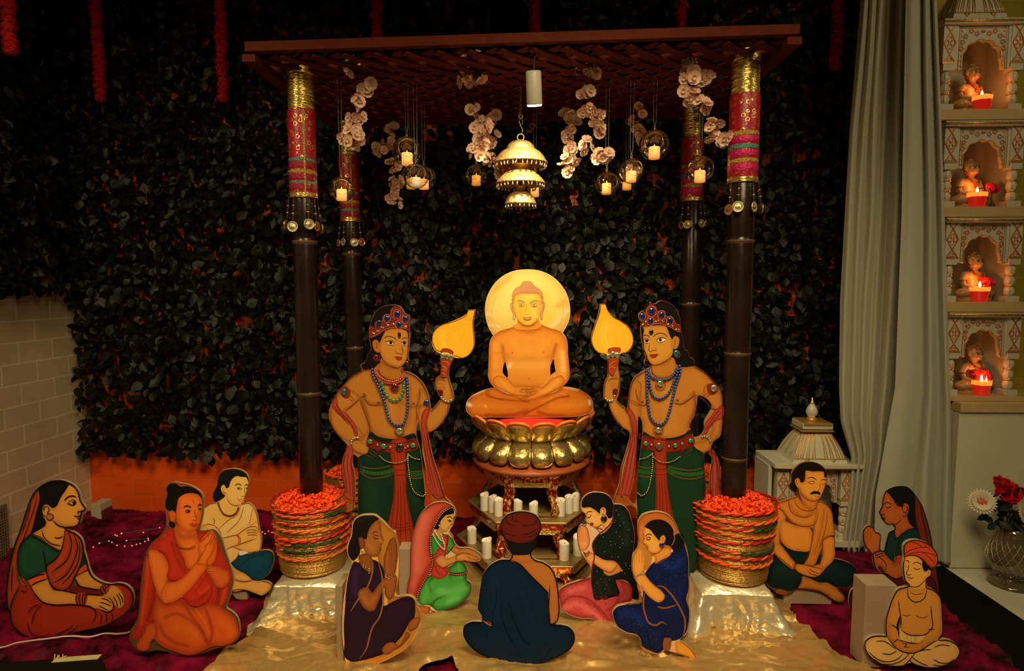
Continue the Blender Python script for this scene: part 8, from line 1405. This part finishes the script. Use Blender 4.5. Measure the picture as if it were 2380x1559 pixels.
F.reg('skin', "1070,1180 1080,1300 1140,1360 1260,1390 1380,1360 1470,1290 1490,1200 1450,1050 1200,1120", (160, 92, 24), edge=((124, 60, 12), 24, .6), g=20, soft=[("1120,1170 1300,1140 1430,1020", 26, (124, 58, 12), .7)])
F.reg('skin', "1420,720 1450,680 1500,672 1540,700 1545,780 1520,860 1480,900 1440,880", (165, 98, 26), edge=((125, 60, 14), 14, .7), g=18); F.reg('skin', "920,530 1000,505 1100,495 1220,490 1320,510 1360,580 1400,680 1430,760 1440,880 1430,980 1380,1050 1290,1110 1200,1150 1120,1170 1060,1150 1010,1080 965,1000 940,880 930,740 915,620", (178, 112, 30), edge=((138, 76, 18), 34, .6), g=20, soft=[("1030,860 1020,920", 12, (140, 78, 20), .5)])
F.reg('hair', "1330,505 1400,560 1500,620 1560,640 1540,700 1500,672 1450,682 1425,735* 1390,680 1360,590", (14, 8, 6)); F.reg('hair', "905,520 925,530 918,640 900,600", (20, 10, 6))
F.reg('crown', "880,400 870,300 900,262 960,300 960,230 1000,170 1030,130 1055,85* 1090,130 1150,170 1170,230 1220,240 1290,240 1310,310 1350,335 1420,350 1470,410 1500,460 1545,470 1580,560 1575,600 1500,595 1420,545 1330,500 1200,475 1100,480 1000,490 920,525 890,470", (98, 26, 8), edge=((150, 60, 26), 8, .6), g=16)
for cx_, cy_, rx_, ry_ in ((1065, 250, 85, 95), (1050, 415, 62, 76), (1240, 310, 66, 80), (1385, 410, 62, 78), (910, 325, 55, 80)): F.ln(' '.join(f'{cx_ + rx_ * cos(t):.0f},{cy_ + ry_ * sin(t):.0f}' for t in np.arange(0, 6.5, .5)), 8, (170, 80, 40), name='crown', taper=False)
F.gems('crown_gem', [(1070, 248, 50, 70), (1050, 415, 42, 60), (1240, 315, 44, 66), (1388, 412, 42, 66, 15), (908, 335, 46, 66, 20)], GEM); F.gems('crown_stone', [(920, 478, 30, 18, 10), (970, 430, 26, 20), (1145, 430, 26, 26), (1270, 425, 30, 13, -25), (1195, 408, 26, 12, -30), (1355, 475, 30, 15, 30), (1430, 510, 24, 16, 60), (1490, 560, 26, 12, 30), (1545, 565, 26, 12, -30)], GBEAD); F.ln("920,515 1000,480 1120,462 1230,462 1340,490 1420,530 1500,580 1570,590", 8, (160, 72, 34), name='crown')
F.gems('forehead_gem', [(1060, 605, 40, 54)], mat('black_gem', (0, 0, 0))); F.gems('earring', [(1492, 975, 48, 66)], GEMT); F.ln("1450,930 1540,940 1555,1000 1520,1045 1470,1040;940,950 960,1010 975,1090 1010,1100", 8, (140, 60, 24))
F.ln("915,662 960,658 1010,668 1035,705;1095,685 1150,640 1230,622 1310,650 1345,690", 12, (45, 14, 6)); F.ln("935,735 980,715 1030,740;1150,750 1200,700 1280,700 1330,720", 7, (50, 20, 8)); F.reg('eye', "945,755 985,738 1022,752 1018,790 970,792", (200, 165, 110)); F.reg('eye', "1165,750 1210,712 1270,712 1310,728 1270,765 1210,775", (205, 170, 115)); F.dots('iris', "985,757 1220,738", 27, (40, 22, 12), 16); F.dots('iris', "985,757 1220,738", 12, (8, 5, 4), 10); F.ln("940,755 985,732 1030,750;1150,752 1205,708 1270,708 1325,722;950,790 985,798 1020,788;1170,765 1220,780 1290,760", 6, (30, 12, 6))
F.ln("1035,790 1030,850 1020,900 1040,935 1075,935 1095,915 1135,920 1145,890 1130,870", 8, (110, 36, 16)); F.reg('lips', "1035,990 1080,980 1110,985 1140,978 1180,985 1150,1030 1100,1050 1060,1040", (140, 36, 14), g=20); F.ln("1018,990 1060,1000 1120,1000 1195,975", 7, (90, 16, 8)); F.ln("965,1000 1010,1085 1060,1150 1120,1170 1210,1150 1300,1105 1390,1040;1500,710 1480,740 1470,830;1490,1200 1470,1290 1380,1365 1260,1392 1140,1362 1075,1290 1065,1200", 8, (100, 30, 14))
F.reg('fan', "190,118* 272,118* 290,190 350,280 450,370 560,430 640,480 710,570 748,690 745,780 700,880 640,940 560,975 440,985 320,985 220,985 130,930 70,860 38,760 55,640 90,500 150,370 185,270", (250, 172, 30), edge=((238, 142, 16), 30, .7), g=18, soft=[("280,500 240,650 300,820", 70, (255, 195, 55), .5)])
F.ln("215,150 215,300 130,500 110,680 150,830;230,150 240,320 190,480 160,700 220,840;245,160 270,340 250,500 230,700 280,850;255,170 320,360 400,480 440,600 470,760 460,850;262,200 380,390 540,520 600,660 580,820;270,220 440,420 600,500 680,620 690,780 620,890;300,540 320,640 320,760 370,860", 4, (205, 115, 12), name='fan_line')
F.reg('fan_handle', "320,900 380,875 470,870 530,880 530,950 430,945 320,970", (150, 52, 14)); F.reg('fan_handle', "325,1070 400,1050 490,1060 485,1150 440,1280 400,1350 330,1280 320,1180", (140, 46, 12)); F.ln("335,1180 400,1120 460,1100;335,1220 400,1200 450,1230;340,1260 420,1260", 9, (190, 100, 36)); F.gems('fan_stone', [(320, 1020, 34, 46), (400, 990, 44, 60), (480, 1005, 40, 54)], GEMW); F.ln("320,970 320,900 380,875 470,870 530,880 530,950;320,1070 320,1280", 6, (90, 20, 8))
F.o = (1360, 680); F.sc = .3464; F.reg('fan_handle', "188,645 212,645 215,680 188,680", (80, 18, 8)); F.ln("160,580 190,570 218,575;165,600 215,602;168,620 214,622;172,640 212,640;228,590 220,640 205,690;162,575 150,610", 5, dk); F.edge(4, (70, 26, 10))
F.beads('blue_bead_necklace', "410,520 412,600 414,700 425,780 440,840 470,872 505,882 535,860 560,800 580,720 600,640 620,580 635,520 628,480", 11, BEADB, 1.85); F.beads('blue_bead_necklace', "420,510 425,580 435,640 455,690 500,708 540,690 570,650 590,600 610,550 622,500", 10, BEADB, 1.9); F.beads('blue_bead_necklace', "415,510 440,560 480,578 530,582 575,565 600,535 615,490", 9, BEADB, 1.9)
F.gems('pendant', [(502, 608, 22, 23)], GEMW); F.ln("475,592 470,620 490,648 520,645 535,615 525,590", 5, (120, 40, 18)); F.gems('pendant', [(490, 920, 22, 23)], GEMW); F.ln("490,890 462,905 458,930 480,950 510,945 522,920 512,895 490,890", 5, (120, 44, 20)); F.gems('armband_gem', [(860, 640, 22, 26)], GEMW); F.gems('belt_gem', [(405, 1010, 17, 18), (603, 1022, 17, 17), (705, 990, 17, 16)], GEMG); F.gems('belt_gem', [(443, 1018, 8, 9), (560, 1028, 8, 9), (648, 1010, 8, 9)], GEMW); F.gems('buckle', [(495, 1028, 27, 29)], mat('dark_gem2', (.12, .07, .03), .12, spec=1, coat=1))
F.gems('bracelet_link', [(138, 712, 8, 7, 60), (150, 722, 9, 7, 20), (166, 726, 9, 7, 0), (182, 722, 9, 7, -20), (198, 692, 9, 8), (785, 965, 9, 7, 30), (800, 960, 9, 7, 0), (818, 966, 9, 7, -30), (830, 978, 9, 7, -50), (836, 994, 9, 7, -80)], SILVER)
F.beads('gold_chain', "365,1112 400,1105 430,1090 448,1075", 5, GBEAD, 2.1); F.beads('gold_chain', "450,1090 480,1120 530,1136 590,1125 635,1095", 5, GBEAD, 2.1); F.beads('gold_chain', "448,1075 450,1150 440,1230 425,1300 400,1345 370,1356 352,1340", 6, GBEAD, 2.1)
F.stand(400, 600, 1500, 2080, .08); F.done()
